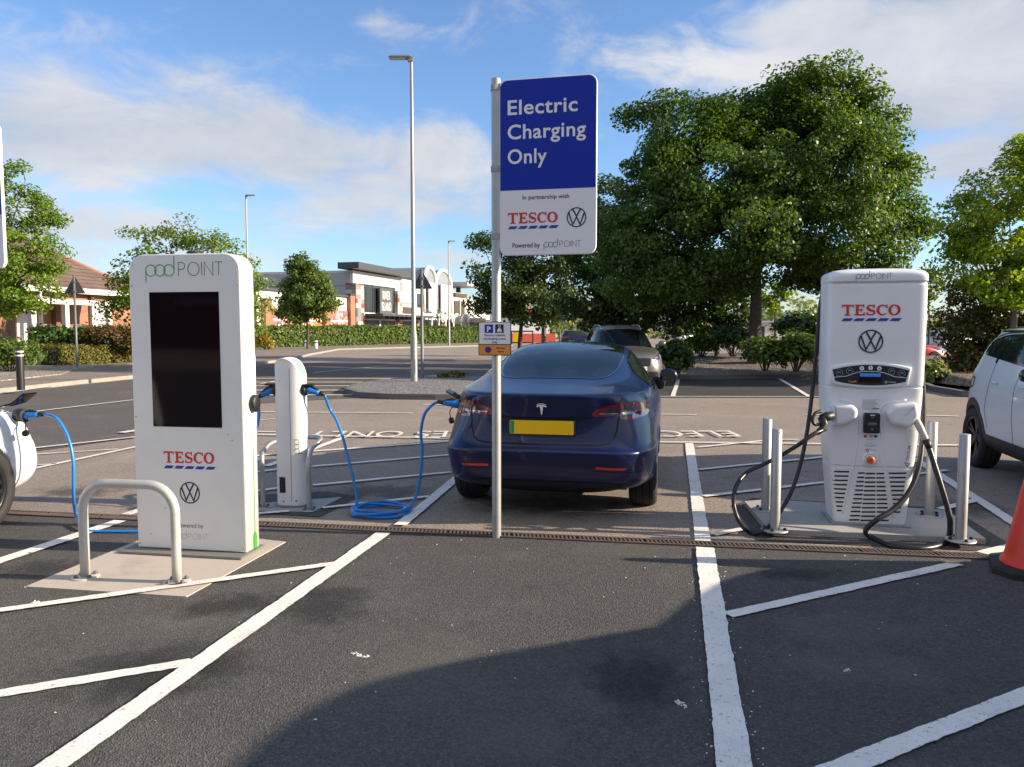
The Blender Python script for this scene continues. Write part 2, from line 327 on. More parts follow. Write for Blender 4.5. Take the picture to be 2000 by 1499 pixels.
class MB:
    """Collects shapes; build() links them as one mesh object."""
    def __init__(s): s.v, s.f, s.m, s.s = [], [], [], []
    def add(s, verts, faces, mi=0, smooth=False):
        b = len(s.v); s.v += [tuple(v) for v in verts]
        for f in faces: s.f.append([b + i for i in f]); s.m.append(mi); s.s.append(smooth)
        return s
    def box(s, c, size, rz=0.0, mi=0, bev=0.0, M=None):
        x, y, z = [v / 2 for v in size]
        if bev > 0:
            bm = bmesh.new(); bmesh.ops.create_cube(bm, size=1.0)
            for v in bm.verts: v.co = Vector((v.co.x * size[0], v.co.y * size[1], v.co.z * size[2]))
            bmesh.ops.bevel(bm, geom=list(bm.edges), offset=bev, segments=2, affect='EDGES')
            vs = [v.co.copy() for v in bm.verts]; bm.verts.index_update(); fs = [[v.index for v in f.verts] for f in bm.faces]; bm.free()
        else:
            vs = [Vector(p) for p in ((-x, -y, -z), (x, -y, -z), (x, y, -z), (-x, y, -z), (-x, -y, z), (x, -y, z), (x, y, z), (-x, y, z))]
            fs = [(0, 3, 2, 1), (4, 5, 6, 7), (0, 1, 5, 4), (1, 2, 6, 5), (2, 3, 7, 6), (3, 0, 4, 7)]
        T = M if M is not None else Matrix.Translation(Vector(c)) @ Matrix.Rotation(rz, 4, 'Z')
        return s.add([T @ v for v in vs], fs, mi, False)
    def tube(s, pts, r, n=10, mi=0, cap=True, closed=False):
        pts = [Vector(p) for p in pts]; k = len(pts)
        rr = r if isinstance(r, (list, tuple)) else [r] * k
        ring0 = len(s.v); prev = None
        for i, p in enumerate(pts):
            a = pts[(i - 1) % k] if closed else pts[max(0, i - 1)]; c = pts[(i + 1) % k] if closed else pts[min(k - 1, i + 1)]
            t = (c - a).normalized()
            if prev is None:
                u = t.cross(Vector((0, 0, 1)) if abs(t.z) < 0.9 else Vector((1, 0, 0))).normalized()
            else:
                u = (prev - t * prev.dot(t)).normalized()
            prev = u; w = t.cross(u)
            for j in range(n):
                an = 2 * math.pi * j / n
                s.v.append(tuple(p + (u * math.cos(an) + w * math.sin(an)) * rr[i]))
        for i in range(k if closed else k - 1):
            a, c = ring0 + i * n, ring0 + ((i + 1) % k) * n
            for j in range(n):
                s.f.append([a + j, a + (j + 1) % n, c + (j + 1) % n, c + j]); s.m.append(mi); s.s.append(True)
        if cap and not closed:
            s.f.append([ring0 + j for j in range(n)][::-1]); s.m.append(mi); s.s.append(False)
            s.f.append([ring0 + (k - 1) * n + j for j in range(n)]); s.m.append(mi); s.s.append(False)
        return s
    def lathe(s, prof, n=24, c=(0, 0, 0), mi=0, axis='Z', smooth=True):
        b = len(s.v); k = len(prof)
        for (r, z) in prof:
            for j in range(n):
                a = 2 * math.pi * j / n; x, y = r * math.cos(a), r * math.sin(a)
                p = (x, y, z) if axis == 'Z' else ((z, x, y) if axis == 'X' else (x, z, y))
                s.v.append((p[0] + c[0], p[1] + c[1], p[2] + c[2]))
        for i in range(k - 1):
            for j in range(n):
                s.f.append([b + i * n + j, b + i * n + (j + 1) % n, b + (i + 1) * n + (j + 1) % n, b + (i + 1) * n + j]); s.m.append(mi); s.s.append(smooth)
        return s
    def disc(s, c, r, n=24, mi=0, axis='Y', flip=False):
        pts = []
        for j in range(n):
            a = 2 * math.pi * j / n; x, y = r * math.cos(a), r * math.sin(a)
            p = (x, y, 0) if axis == 'Z' else ((0, x, y) if axis == 'X' else (x, 0, y))
            pts.append((p[0] + c[0], p[1] + c[1], p[2] + c[2]))
        return s.add(pts, [list(range(n))], mi)
    def prism(s, poly, y0, y1, mi=0, plane='XZ', mside=None, smooth_side=False):
        """Polygon in a plane pushed from y0 to y1 along the plane's normal axis."""
        n = len(poly)
        def P(a, b, t): return (a, t, b) if plane == 'XZ' else ((a, b, t) if plane == 'XY' else (t, a, b))
        vs = [P(a, b, y0) for a, b in poly] + [P(a, b, y1) for a, b in poly]
        s.add(vs, [list(range(n)), list(range(2 * n - 1, n - 1, -1))], mi)
        b = len(s.v)
        s.add(vs, [(i, n + i, n + (i + 1) % n, (i + 1) % n) for i in range(n)], mi if mside is None else mside, smooth_side)
        return s
    def build(s, name, mats, parent=None, loc=None, fix=True, autosmooth=None):
        me = bpy.data.meshes.new(name)
        me.from_pydata(s.v, [], s.f)
        if not isinstance(mats, (list, tuple)): mats = [mats]
        for m in mats: me.materials.append(m)
        me.polygons.foreach_set('material_index', s.m); me.polygons.foreach_set('use_smooth', s.s)
        if fix:
            bm = bmesh.new(); bm.from_mesh(me)
            bmesh.ops.recalc_face_normals(bm, faces=list(bm.faces)); bm.to_mesh(me); bm.free()
        me.update()
        o = bpy.data.objects.new(name, me); COL.objects.link(o)
        if parent is not None: o.parent = parent
        if loc is not None: o.location = loc
        return o

def smoothpath(pts, per=10):
    """Catmull-Rom through the points."""
    P = [Vector(p) for p in pts]; P = [P[0] * 2 - P[1]] + P + [P[-1] * 2 - P[-2]]
    out = []
    for i in range(1, len(P) - 2):
        a, b, c, d = P[i - 1:i + 3]
        for k in range(per):
            t = k / per
            out.append(0.5 * ((2 * b) + (c - a) * t + (2 * a - 5 * b + 4 * c - d) * t * t + (3 * b - a - 3 * c + d) * t ** 3))
    out.append(P[-2]); return out

def rrect(x0, x1, z0, z1, r, n=8, corners=(1, 1, 1, 1)):
    """Rounded rectangle, counter-clockwise from lower left; corners = ll, lr, ur, ul."""
    out = []
    for (cx, cz, a0, on) in ((x0 + r, z0 + r, 180, corners[0]), (x1 - r, z0 + r, 270, corners[1]), (x1 - r, z1 - r, 0, corners[2]), (x0 + r, z1 - r, 90, corners[3])):
        if on:
            for k in range(n + 1):
                a = R(a0 + 90 * k / n); out.append((cx + r * math.cos(a), cz + r * math.sin(a)))
        else:
            sx = -1 if a0 in (180, 90) else 1; sz = -1 if a0 in (180, 270) else 1
            out.append((cx + sx * r, cz + sz * r))
    return out

# ---------------------------------------------------------------- lettering (flat meshes in the xz plane facing -y)
def text_geo(txt, size, bold=0.0, spacing=1.0, align='LEFT'):
    cu = bpy.data.curves.new('t', 'FONT'); cu.body = txt; cu.size = size; cu.offset = bold; cu.space_character = spacing; cu.align_x = align
    cu.resolution_u = 4
    o = bpy.data.objects.new('t', cu); COL.objects.link(o)
    dg = bpy.context.evaluated_depsgraph_get(); dg.update()
    me = o.evaluated_get(dg).to_mesh()
    vs = [v.co.copy() for v in me.vertices]; fs = [list(p.vertices) for p in me.polygons]
    o.evaluated_get(dg).to_mesh_clear(); bpy.data.objects.remove(o, do_unlink=True); bpy.data.curves.remove(cu)
    return vs, fs
def add_text(mb, txt, x, z, height, y=0.0, width=None, bold=0.0, spacing=1.0, mi=0, align='LEFT', cap=None, M=None):
    """Text whose capital height is HEIGHT, lower-left at (x, z) (or centred); WIDTH squeezes it to that width."""
    vs, fs = text_geo(txt, 1.0, bold, spacing)
    ref, _ = text_geo(cap or 'H', 1.0, bold)
    ch = max(v.y for v in ref) - min(0, min(v.y for v in ref)); k = height / ch
    x0, x1 = min(v.x for v in vs), max(v.x for v in vs)
    kx = k if width is None else width / (x1 - x0)
    off = -x0 * kx if align == 'LEFT' else -(x0 + x1) / 2 * kx
    pts = [Vector((x + off + v.x * kx, y, z + v.y * k)) for v in vs]
    if M is not None: pts = [M @ p for p in pts]
    return mb.add(pts, fs, mi)

def stroke(mb, pts, w, y=0.0, mi=0, closed=False, M=None):
    """Flat line of width w through 2-d points."""
    P = [Vector((p[0], p[1])) for p in pts]; k = len(P); L = []
    for i, p in enumerate(P):
        a = P[(i - 1) % k] if closed else P[max(0, i - 1)]; c = P[(i + 1) % k] if closed else P[min(k - 1, i + 1)]
        d1 = (p - a).normalized() if (p - a).length > 1e-9 else (c - p).normalized(); d2 = (c - p).normalized() if (c - p).length > 1e-9 else d1
        n = Vector((-(d1 + d2).y, (d1 + d2).x)).normalized(); n1 = Vector((-d1.y, d1.x))
        m = w / 2 / max(0.5, n.dot(n1)); L += [p + n * m, p - n * m]
    vs = [Vector((q.x, y, q.y)) for q in L]
    if M is not None: vs = [M @ v for v in vs]
    fs = [(2 * i, 2 * i + 1, (2 * i + 3) % (2 * k), (2 * i + 2) % (2 * k)) for i in range(k if closed else k - 1)]
    return mb.add(vs, fs, mi)
def arc(cx, cz, r, a0, a1, n=20, ry=None):
    ry = r if ry is None else ry
    return [(cx + r * math.cos(R(a0 + (a1 - a0) * i / n)), cz + ry * math.sin(R(a0 + (a1 - a0) * i / n))) for i in range(n + 1)]
def pod_point(mb, x, z, h, y=0.0, mi_pod=0, mi_pt=0, w=0.05, M=None, only=None):
    """The lower-case loops and thin capitals; H is the height of the loops, Z their foot."""
    r = h / 2; w *= h; c = x + r
    if only != 'rest':
        stroke(mb, arc(c, z + r, r, 0, 360, 32), w, y, mi_pod, M=M); stroke(mb, [(x, z + r), (x, z - h * .62)], w, y - 1e-4, mi_pod, M=M)
        stroke(mb, arc(c + 1.78 * r, z + r, r, 0, 360, 32), w, y - 2e-4, mi_pod, M=M)
        stroke(mb, arc(c + 3.56 * r, z + r, r, 0, 360, 32), w, y - 3e-4, mi_pod, M=M); stroke(mb, [(c + 4.56 * r, z + r), (c + 4.56 * r, z + h * 1.75)], w, y - 1e-4, mi_pod, M=M)
    if only == 'pod': return mb
    H = h * 1.18; X = c + 4.56 * r + h * .42; w2 = w * .8
    def S(p): stroke(mb, p, w2, y, mi_pt, M=M)
    S([(X, z)] + [(X, z + H)] + [(X + .25 * H, z + H)] + arc(X + .28 * H, z + .74 * H, .26 * H, 90, -90, 10) + [(X, z + .48 * H)]); X += H * .78
    S(arc(X + .46 * H, z + H / 2, .46 * H, 0, 360, 28, .5 * H)); X += H * 1.13
    S([(X, z), (X, z + H)]); X += H * .22
    S([(X, z), (X, z + H), (X + .68 * H, z), (X + .68 * H, z + H)]); X += H * .82
    S([(X, z + H), (X + .66 * H, z + H)]); S([(X + .33 * H, z + H), (X + .33 * H, z)])
    return mb

def serif_caps(mb, x, z, width, h, y=0.0, mi=0, mi2=1, M=None):
    """TESCO in bold slab capitals with the five slanted dashes under it."""
    u = width / 5.15; t = h * .235; th = h * .15
    def add(poly):
        vs = [Vector((a, y, b)) for a, b in poly]
        if M is not None: vs = [M @ v for v in vs]
        mb.add(vs, [list(range(len(poly)))], mi)
    def rect(a, b, c, d): add([(a, c), (b, c), (b, d), (a, d)])
    # T
    W = u * 1.06; rect(x, x + W, z + h - th, z + h); rect(x + W / 2 - t / 2, x + W / 2 + t / 2, z + th * .6, z + h - th)
    add([(x, z + h - th), (x + th * .75, z + h - th), (x + th * .2, z + h - th - h * .17), (x, z + h - th - h * .17)])
    add([(x + W, z + h - th - h * .17), (x + W - th * .2, z + h - th - h * .17), (x + W - th * .75, z + h - th), (x + W, z + h - th)])
    rect(x + W * .24, x + W * .76, z, z + th * .6)
    # E
    x += u * 1.16; W = u * .90; rect(x + W * .12, x + W * .12 + t, z + th * .9, z + h - th * .9); rect(x, x + W * .94, z + h - th * .9, z + h); rect(x, x + W, z, z + th * .9)
    rect(x + W * .12 + t, x + W * .72, z + h * .44, z + h * .44 + th * .85); rect(x + W * .66, x + W * .74, z + h * .34, z + h * .68)
    add([(x + W * .94, z + h - th * .9), (x + W * .78, z + h - th * .9), (x + W * .88, z + h * .70), (x + W * .94, z + h * .70)])
    add([(x + W, z + th * .9), (x + W * .82, z + th * .9), (x + W * .93, z + h * .32), (x + W, z + h * .32)])
    # S, C, O as thick and thin strokes
    def fat(pts, ws):
        P = [Vector(p) for p in pts]; vs = []
        for i, p in enumerate(P):
            d = (P[min(i + 1, len(P) - 1)] - P[max(i - 1, 0)]).normalized(); n = Vector((-d.y, d.x)) * ws[i] / 2
            vs += [Vector(((p + n).x, y, (p + n).y)), Vector(((p - n).x, y, (p - n).y))]
        if M is not None: vs = [M @ v for v in vs]
        mb.add(vs, [(2 * i, 2 * i + 1, 2 * i + 3, 2 * i + 2) for i in range(len(P) - 1)], mi)
    def lerpw(n, f): return [f(i / (n - 1)) for i in range(n)]
    x += u * 1.02; W = u * .80; rx, ry = W * .40, h * .235
    pts = arc(x + W * .5, z + h * .73, rx * .92, 25, 250, 14, ry * .86) + arc(x + W * .5, z + h * .27, rx, 95, -155, 14, ry * .86)
    fat(pts, lerpw(len(pts), lambda q: th * .75 + (t * 1.02 - th * .75) * math.exp(-((q - .5) / .22) ** 2)))
    rect(x + W * .80, x + W * .92, z + h * .68, z + h * 1.0); rect(x + W * .04, x + W * .16, z, z + h * .34)
    x += u * .92; W = u * 1.0
    pts = arc(x + W * .52, z + h * .5, W * .42, 48, 318, 26, h * .435)
    fat(pts, lerpw(len(pts), lambda q: th * .75 + (t * 1.02 - th * .75) * math.exp(-((q - .48) / .22) ** 2)))
    rect(x + W * .82, x + W * .93, z + h * .66, z + h * 1.0)
    x += u * 1.04; W = u * 1.0
    pts = arc(x + W * .5, z + h * .5, W * .41, 0, 360, 40, h * .435)
    fat(pts, lerpw(len(pts), lambda q: th * .75 + (t * 1.05 - th * .75) * abs(math.cos(2 * math.pi * q)) ** 1.3))
    x0 = x + W - width; dash = width * .158; gap = (width - 5 * dash) / 4.35; sl = h * .24
    for i in range(5):
        a = x0 + i * (dash + gap); b0, b1 = z - h * .50, z - h * .24
        vs = [Vector((a, y, b0)), Vector((a + dash, y, b0)), Vector((a + dash + sl, y, b1)), Vector((a + sl, y, b1))]
        if M is not None: vs = [M @ v for v in vs]
        mb.add(vs, [(0, 1, 2, 3)], mi2)
    return mb

def ring_emblem(mb, cx, cz, r, y=0.0, mi=0, M=None, w=0.115):
    """Round badge: a V over a W inside a thin ring."""
    stroke(mb, arc(cx, cz, r * .95, 0, 360, 48), r * w, y, mi, M=M)
    W = r * .15
    stroke(mb, [(cx - .40 * r, cz + .84 * r), (cx, cz + .10 * r), (cx + .40 * r, cz + .84 * r)], W, y - 1e-4, mi, M=M)
    stroke(mb, [(cx - .80 * r, cz + .45 * r), (cx - .38 * r, cz - .72 * r), (cx, cz + .03 * r), (cx + .38 * r, cz - .72 * r), (cx + .80 * r, cz + .45 * r)], W, y - 2e-4, mi, M=M)
    return mb

# ---------------------------------------------------------------- lofted car bodies and shapes laid onto them
def pchip(xs, ys):
    xs, ys = np.array(xs, float), np.array(ys, float); h = np.diff(xs); d = np.diff(ys) / h
    m = np.zeros(len(xs)); m[0], m[-1] = d[0], d[-1]
    for i in range(1, len(xs) - 1):
        if d[i - 1] * d[i] > 0:
            w1, w2 = 2 * h[i] + h[i - 1], h[i] + 2 * h[i - 1]; m[i] = (w1 + w2) / (w1 / d[i - 1] + w2 / d[i])
    def f(x):
        x = np.clip(np.asarray(x, float), xs[0], xs[-1]); i = np.clip(np.searchsorted(xs, x) - 1, 0, len(h) - 1)
        t = (x - xs[i]) / h[i]; t2, t3 = t * t, t ** 3
        return ys[i] * (2 * t3 - 3 * t2 + 1) + h[i] * m[i] * (t3 - 2 * t2 + t) + ys[i + 1] * (3 * t2 - 2 * t3) + h[i] * m[i + 1] * (t3 - t2)
    return f

class Body:
    """Stack of rounded outlines: each level has a height, a rear and a front end, a half width and how square its two ends are."""
    def __init__(s, levels, nside=90, step=0.022):
        K = np.array(levels, float); n = len(K); u = np.arange(n)
        fs = [pchip(u, K[:, j]) for j in range(6)]
        us = [0.0]
        for i in range(n - 1):
            d = max(abs(K[i + 1, 0] - K[i, 0]), 0.55 * abs(K[i + 1, 1] - K[i, 1]), 0.4 * abs(K[i + 1, 2] - K[i, 2]), abs(K[i + 1, 3] - K[i, 3]))
            k = max(2, int(math.ceil(d / step))); us += [i + (j + 1) / k for j in range(k)]
        us = np.array(us); Z, YR, YF, W, NR, NF = [f(us) for f in fs]
        m = 2 * nside + 1; V = np.zeros((len(us), m, 3))
        q = np.linspace(0, 1, 1200)
        for i in range(len(us)):
            # half outline from the rear middle round the side to the front middle
            L = YF[i] - YR[i]
            th = q * math.pi
            c, sn = np.cos(th), np.sin(th)
            ex = np.where(c >= 0, 2 / NR[i], 2 / NF[i])
            yy = YR[i] + L / 2 * (1 - np.sign(c) * np.abs(c) ** ex); xx = W[i] * np.abs(sn) ** ex
            ds = np.concatenate([[0], np.cumsum(np.hypot(np.diff(xx), np.diff(yy)))]); ds /= ds[-1]
            f = np.linspace(0, 1, nside + 1); xs_, ys_ = np.interp(f, ds, xx), np.interp(f, ds, yy)
            V[i, :nside + 1, 0], V[i, :nside + 1, 1] = xs_, ys_
            V[i, nside:, 0], V[i, nside:, 1] = -xs_[::-1], ys_[::-1]
            V[i, :, 2] = Z[i]
        s.V, s.nl, s.m = V[:, :-1], len(us), m - 1
        vs = s.V.reshape(-1, 3); F = []
        for i in range(s.nl - 1):
            a, b = i * s.m, (i + 1) * s.m
            for j in range(s.m):
                k = (j + 1) % s.m; F.append((a + j, a + k, b + k, b + j))
        F.append(tuple(range(s.m))[::-1]); F.append(tuple((s.nl - 1) * s.m + j for j in range(s.m)))
        s.verts, s.faces = vs, F
        s.vl = [Vector(v) for v in vs.tolist()]
        s.bvh = BVHTree.FromPolygons(s.vl, F)
    def mesh(s, name, mats, parent, cut=None, matf=None):
        """Painted shell; CUT(x, y, z) drops faces (window and wheel openings), MATF(x, y, z) picks the material."""
        mb = MB(); mb.v = [tuple(v) for v in s.vl]
        C = [sum((s.vl[i] for i in f), Vector()) / len(f) for f in s.faces]
        for f, c in zip(s.faces, C):
            if cut and cut(c.x, c.y, c.z): continue
            mb.f.append(list(f)); mb.m.append(matf(c.x, c.y, c.z) if matf else 0); mb.s.append(True)
        return mb.build(name, mats, parent)
    def lay(s, name, poly, frame, material, parent, off=0.003, grid=0.05, edge=0.03):
        """A 2-d shape in FRAME (origin, u axis, v axis, ray direction) laid onto the shell, OFF above it."""
        o, U, Vv, D = [Vector(a) for a in frame]; D = D.normalized()
        P = []
        n = len(poly)
        for i in range(n):
            a, b = Vector(poly[i]), Vector(poly[(i + 1) % n]); k = max(1, int((b - a).length / edge))
            P += [a.lerp(b, t / k) for t in range(k)]
        nb = len(P)
        xs, ys = [p.x for p in P], [p.y for p in P]
        def inside(x, y):
            c = False; j = nb - 1
            for i in range(nb):
                if (P[i].y > y) != (P[j].y > y) and x < (P[j].x - P[i].x) * (y - P[i].y) / (P[j].y - P[i].y) + P[i].x: c = not c
                j = i
            return c
        x = min(xs) + grid / 2
        extra = []
        while x < max(xs):
            y = min(ys) + grid / 2
            while y < max(ys):
                if inside(x, y): extra.append(Vector((x, y)))
                y += grid
            x += grid
        vs, _e, fs, *_r = delaunay_2d_cdt(P + extra, [(i, (i + 1) % nb) for i in range(nb)], [], 1, 1e-6)
        out = []; last = None
        for p in vs:
            st = o + U * p.x + Vv * p.y
            loc, nor, _i, _d = s.bvh.ray_cast(st, D)
            if loc is None:
                loc, nor, _i, _d = s.bvh.find_nearest(st + D * 2.0 if last is None else st + D * (last - st).dot(D))
            last = loc
            if nor.dot(D) > 0: nor = -nor
            out.append(loc + nor * off)
        fl_ = U.cross(Vv).dot(D) > 0
        mb = MB(); mb.add(out, [list(f)[::-1] if fl_ else list(f) for f in fs], 0, True)
        return mb.build(name, material, parent, fix=False)
    def strip(s, name, pts, frame, w, material, parent, off=0.002, closed=False, mb=None):
        """A thin line (panel gap, trim) laid onto the shell."""
        o, U, Vv, D = [Vector(a) for a in frame]; D = D.normalized()
        P = [Vector(p) for p in pts]; Q = []
        for i in range(len(P) if closed else len(P) - 1):
            a, b = P[i], P[(i + 1) % len(P)]; k = max(1, int((b - a).length / 0.02)); Q += [a.lerp(b, t / k) for t in range(k)]
        if not closed: Q.append(P[-1])
        hit = []
        for p in Q:
            st = o + U * p.x + Vv * p.y
            loc, nor, _i, _d = s.bvh.ray_cast(st, D)
            if loc is None: continue
            if nor.dot(D) > 0: nor = -nor
            hit.append((loc + nor * off, nor))
        own = mb is None; mb = mb or MB(); vs = []
        k = len(hit)
        for i, (p, nn) in enumerate(hit):
            a = hit[(i - 1) % k][0] if closed else hit[max(0, i - 1)][0]; b = hit[(i + 1) % k][0] if closed else hit[min(k - 1, i + 1)][0]
            t = (b - a).normalized(); sd = nn.cross(t).normalized() * w / 2; vs += [p + sd, p - sd]
        mb.add(vs, [(2 * i, 2 * i + 1, (2 * i + 3) % (2 * k), (2 * i + 2) % (2 * k)) for i in range(k if closed else k - 1)], 0, True)
        return mb.build(name, material, parent, fix=False) if own else None

REAR = ((0, -2, 0), (1, 0, 0), (0, 0, 1), (0, 1, 0))
def SIDE(sx): return ((sx * 3, 0, 0), (0, 1, 0), (0, 0, 1), (-sx, 0, 0))
def FRONT(L): return ((0, L + 2, 0), (1, 0, 0), (0, 0, 1), (0, -1, 0))
TOP = ((0, 0, 3), (1, 0, 0), (0, 1, 0), (0, 0, -1))
def in_poly(poly):
    def f(x, y):
        c = False; j = len(poly) - 1
        for i in range(len(poly)):
            if (poly[i][1] > y) != (poly[j][1] > y) and x < (poly[j][0] - poly[i][0]) * (y - poly[i][1]) / (poly[j][1] - poly[i][1]) + poly[i][0]: c = not c
            j = i
        return c
    return f
def shrink(poly, d):
    """Polygon moved inwards by d (towards its own middle line, near enough for windows)."""
    P = [Vector(p) for p in poly]; n = len(P); ar = sum(P[i].x * P[(i + 1) % n].y - P[(i + 1) % n].x * P[i].y for i in range(n)); sg = 1 if ar > 0 else -1
    out = []
    for i in range(n):
        a = (P[i] - P[i - 1]).normalized(); b = (P[(i + 1) % n] - P[i]).normalized(); nn = (Vector((-a.y, a.x)) + Vector((-b.y, b.x)))
        nn = nn.normalized() if nn.length > 1e-6 else Vector((-a.y, a.x)); k = max(0.5, nn.dot(Vector((-a.y, a.x))))
        out.append(tuple(P[i] + nn * sg * d / k))
    return out
def round_poly(poly, r, n=5):
    """Polygon with rounded corners."""
    P = [Vector(p) for p in poly]; out = []; k = len(P)
    for i in range(k):
        p, a, b = P[i], P[i - 1], P[(i + 1) % k]; rr = r[i] if isinstance(r, (list, tuple)) else r
        d1, d2 = a - p, b - p; q = min(rr, d1.length * .45, d2.length * .45); s, e = p + d1.normalized() * q, p + d2.normalized() * q
        for j in range(n + 1):
            t = j / n; out.append(tuple(s * (1 - t) ** 2 + p * 2 * t * (1 - t) + e * t * t))
    return out

def make_wheel(parent, loc, rz, rt=0.335, w=0.225, rim=0.245, spokes=5, rimmat='rim', two=True):
    """Wheel lying on its axle along x, its face towards +x; a part of the car with a rim as sub-part."""
    t = MB(); h = w / 2
    t.lathe([(rim, -h + .02), (rim + .01, -h), (rt - .035, -h - .004), (rt - .012, -h + .012), (rt, -h + .035), (rt, h - .035), (rt - .012, h - .012), (rt - .035, h + .004), (rim + .01, h), (rim, h - .02)], 48, axis='X')
    for k in range(3):
        x = -h + w * (k + 1) / 4
        t.lathe([(rt + .0012, x - .006), (rt + .0012, x + .006)], 48, axis='X', mi=1)
    tyre = t.build('wheel', [MT['rubber'], MT['black_void']], parent, fix=False)
    tyre.location = loc; tyre.rotation_euler = (0, 0, rz)
    m = MB(); m.lathe([(rim + .004, h - .015), (rim + .004, h - .004), (rim - .018, h - .008), (rim - .03, h - .04), (rim - .035, -h + .02), (.05, -h + .02)], 40, axis='X')
    m.lathe([(0.0, h - .028), (.035, h - .028), (.05, h - .034), (.07, h - .055)], 24, axis='X')
    for i in range(spokes):
        for dd in ((-1, 1) if two else (0,)):
            a = 2 * math.pi * i / spokes; a1 = a + dd * .18
            p0, p1 = Vector((h - .045, .05 * math.cos(a), .05 * math.sin(a))), Vector((h - .022, (rim - .02) * math.cos(a1), (rim - .02) * math.sin(a1)))
            sd = Vector((0, -math.sin(a1), math.cos(a1))) * (.016 if two else .03); dp = Vector((.03, 0, 0))
            m.add([p0 + sd, p0 - sd, p1 - sd, p1 + sd, p0 + sd - dp, p0 - sd - dp, p1 - sd - dp, p1 + sd - dp], [(0, 1, 2, 3), (0, 4, 5, 1), (2, 6, 7, 3), (1, 5, 6, 2), (3, 7, 4, 0)])
    m.build('rim', MT[rimmat], tyre)
    d = MB(); d.lathe([(.15, 0), (.0, 0)], 24, axis='X', c=(-.02, 0, 0)); d.build('brake_disc', MT['galv'], tyre, fix=False)
    return tyre
# ---------------------------------------------------------------- the setting: ground, roads, kerbs, markings
rnd = random.Random(7)
def struct(name, mb, m, fix=True): return tag(mb.build(name, m, fix=fix), kind='structure')
def sheet(name, poly, z, m):
    n = len(poly); vs, _e, fs, *_r = delaunay_2d_cdt([Vector((p.x, p.y)) for p in poly], [(i, (i + 1) % n) for i in range(n)], [], 1, 1e-6)
    mb = MB(); mb.add([(p.x, p.y, z) for p in vs], [list(f) for f in fs]); return struct(name, mb, m)
def slab(name, poly, z0, z1, m, edge=None):
    mb = MB(); mb.prism([(p.x, p.y) for p in poly], z0, z1, 0, 'XY', 1 if edge else None); return struct(name, mb, [m, edge] if edge else m)
def pxs(*pts): return [G(*p) for p in pts]

mb = MB(); mb.add([(-1400, -400, 0), (1400, -400, 0), (1400, 2200, 0), (-1400, 2200, 0)], [(0, 1, 2, 3)]); struct('ground', mb, MT['asphalt_far'])
DR0, DR1 = G(0, 1009), G(1900, 1097)
e1 = (DR1 - DR0).normalized(); e2 = Vector((-e1.y, e1.x, 0)); ORG = G(1000, 1049)
def gr(a, b, z=0.0): p = ORG + e1 * a + e2 * b; return Vector((p.x, p.y, z))
sheet('car_park_asphalt', [gr(-8.5, 0), gr(60, 0), G(2900, 782), G(1287, 777), G(900, 775), G(670, 780), G(505, 790), G(265, 857), G(60, 885), G(-250, 935)], 0.004, MT['asphalt_old'])
sheet('new_asphalt', [gr(-30, -24), gr(60, -22), gr(60, -.06), gr(-8.5, -.06), Vector((-34, 7.5, 0)), Vector((-34, -16, 0))], 0.008, MT['asphalt_new'])
sheet('road', [gr(-8.5, 0.02), Vector((-34, 7.6, 0)), Vector((-34, 17.5, 0)), G(-300, 800), G(0, 769), G(270, 741), G(510, 713), G(700, 706), G(1000, 703), G(1150, 704), G(1150, 742), G(930, 776), G(670, 779), G(505, 789), G(265, 856), G(60, 884), G(-250, 934)], 0.008, MT['asphalt_road'])
sheet('bay_asphalt', [G(1180, 778), G(1180, 738), G(1620, 735), G(1800, 752), G(1802, 777.5)], 0.008, MT['asphalt_bay'])

# pavement with gravel strip along the left hedges, kerbed
pv = pxs((-900, 930), (-300, 806), (0, 767), (145, 751), (265, 739), (510, 711), (560, 706), (600, 695), (660, 684), (930, 677), (1000, 676), (1000, 671), (700, 672), (510, 680), (265, 700), (100, 712), (-60, 726), (-900, 830))
slab('pavement', pv, 0.0, 0.10, MT['paving'])
k = MB(); ed = pv[:11]; out = []
for i, p in enumerate(ed):
    a, b = ed[max(0, i - 1)], ed[min(len(ed) - 1, i + 1)]; t = (b - a).normalized(); out.append(p + Vector((t.y, -t.x, 0)) * .13)
for i in range(len(ed) - 1):
    k.prism([(ed[i].x, ed[i].y), (out[i].x, out[i].y), (out[i + 1].x, out[i + 1].y), (ed[i + 1].x, ed[i + 1].y)], 0.0, 0.115, 0, 'XY')
struct('kerb', k, MT['kerb'])
slab('gravel_strip', pxs((-300, 765), (0, 752), (60, 745), (120, 738), (150, 727), (200, 721), (270, 716), (270, 704), (100, 714), (-60, 728), (-300, 750)), 0.0, 0.13, MT['gravel_warm'])

# traffic island: kerb ring and gravel
isl = pxs((672, 769), (700, 777), (760, 781), (850, 782), (960, 782), (1040, 776), (1060, 764), (1000, 752), (930, 743), (860, 741), (800, 744), (740, 750), (690, 759))
cen = sum(isl, Vector()) / len(isl)
ii = [cen + (p - cen) * .94 for p in isl]
k = MB(); nn = len(isl)
for i in range(nn):
    j = (i + 1) % nn
    k.prism([(isl[i].x, isl[i].y), (isl[j].x, isl[j].y), (ii[j].x, ii[j].y), (ii[i].x, ii[i].y)], 0.0, 0.13, 0, 'XY')
struct('island_kerb', k, MT['kerb_dark'])
slab('island_gravel', ii, 0.0, 0.125, MT['gravel'])

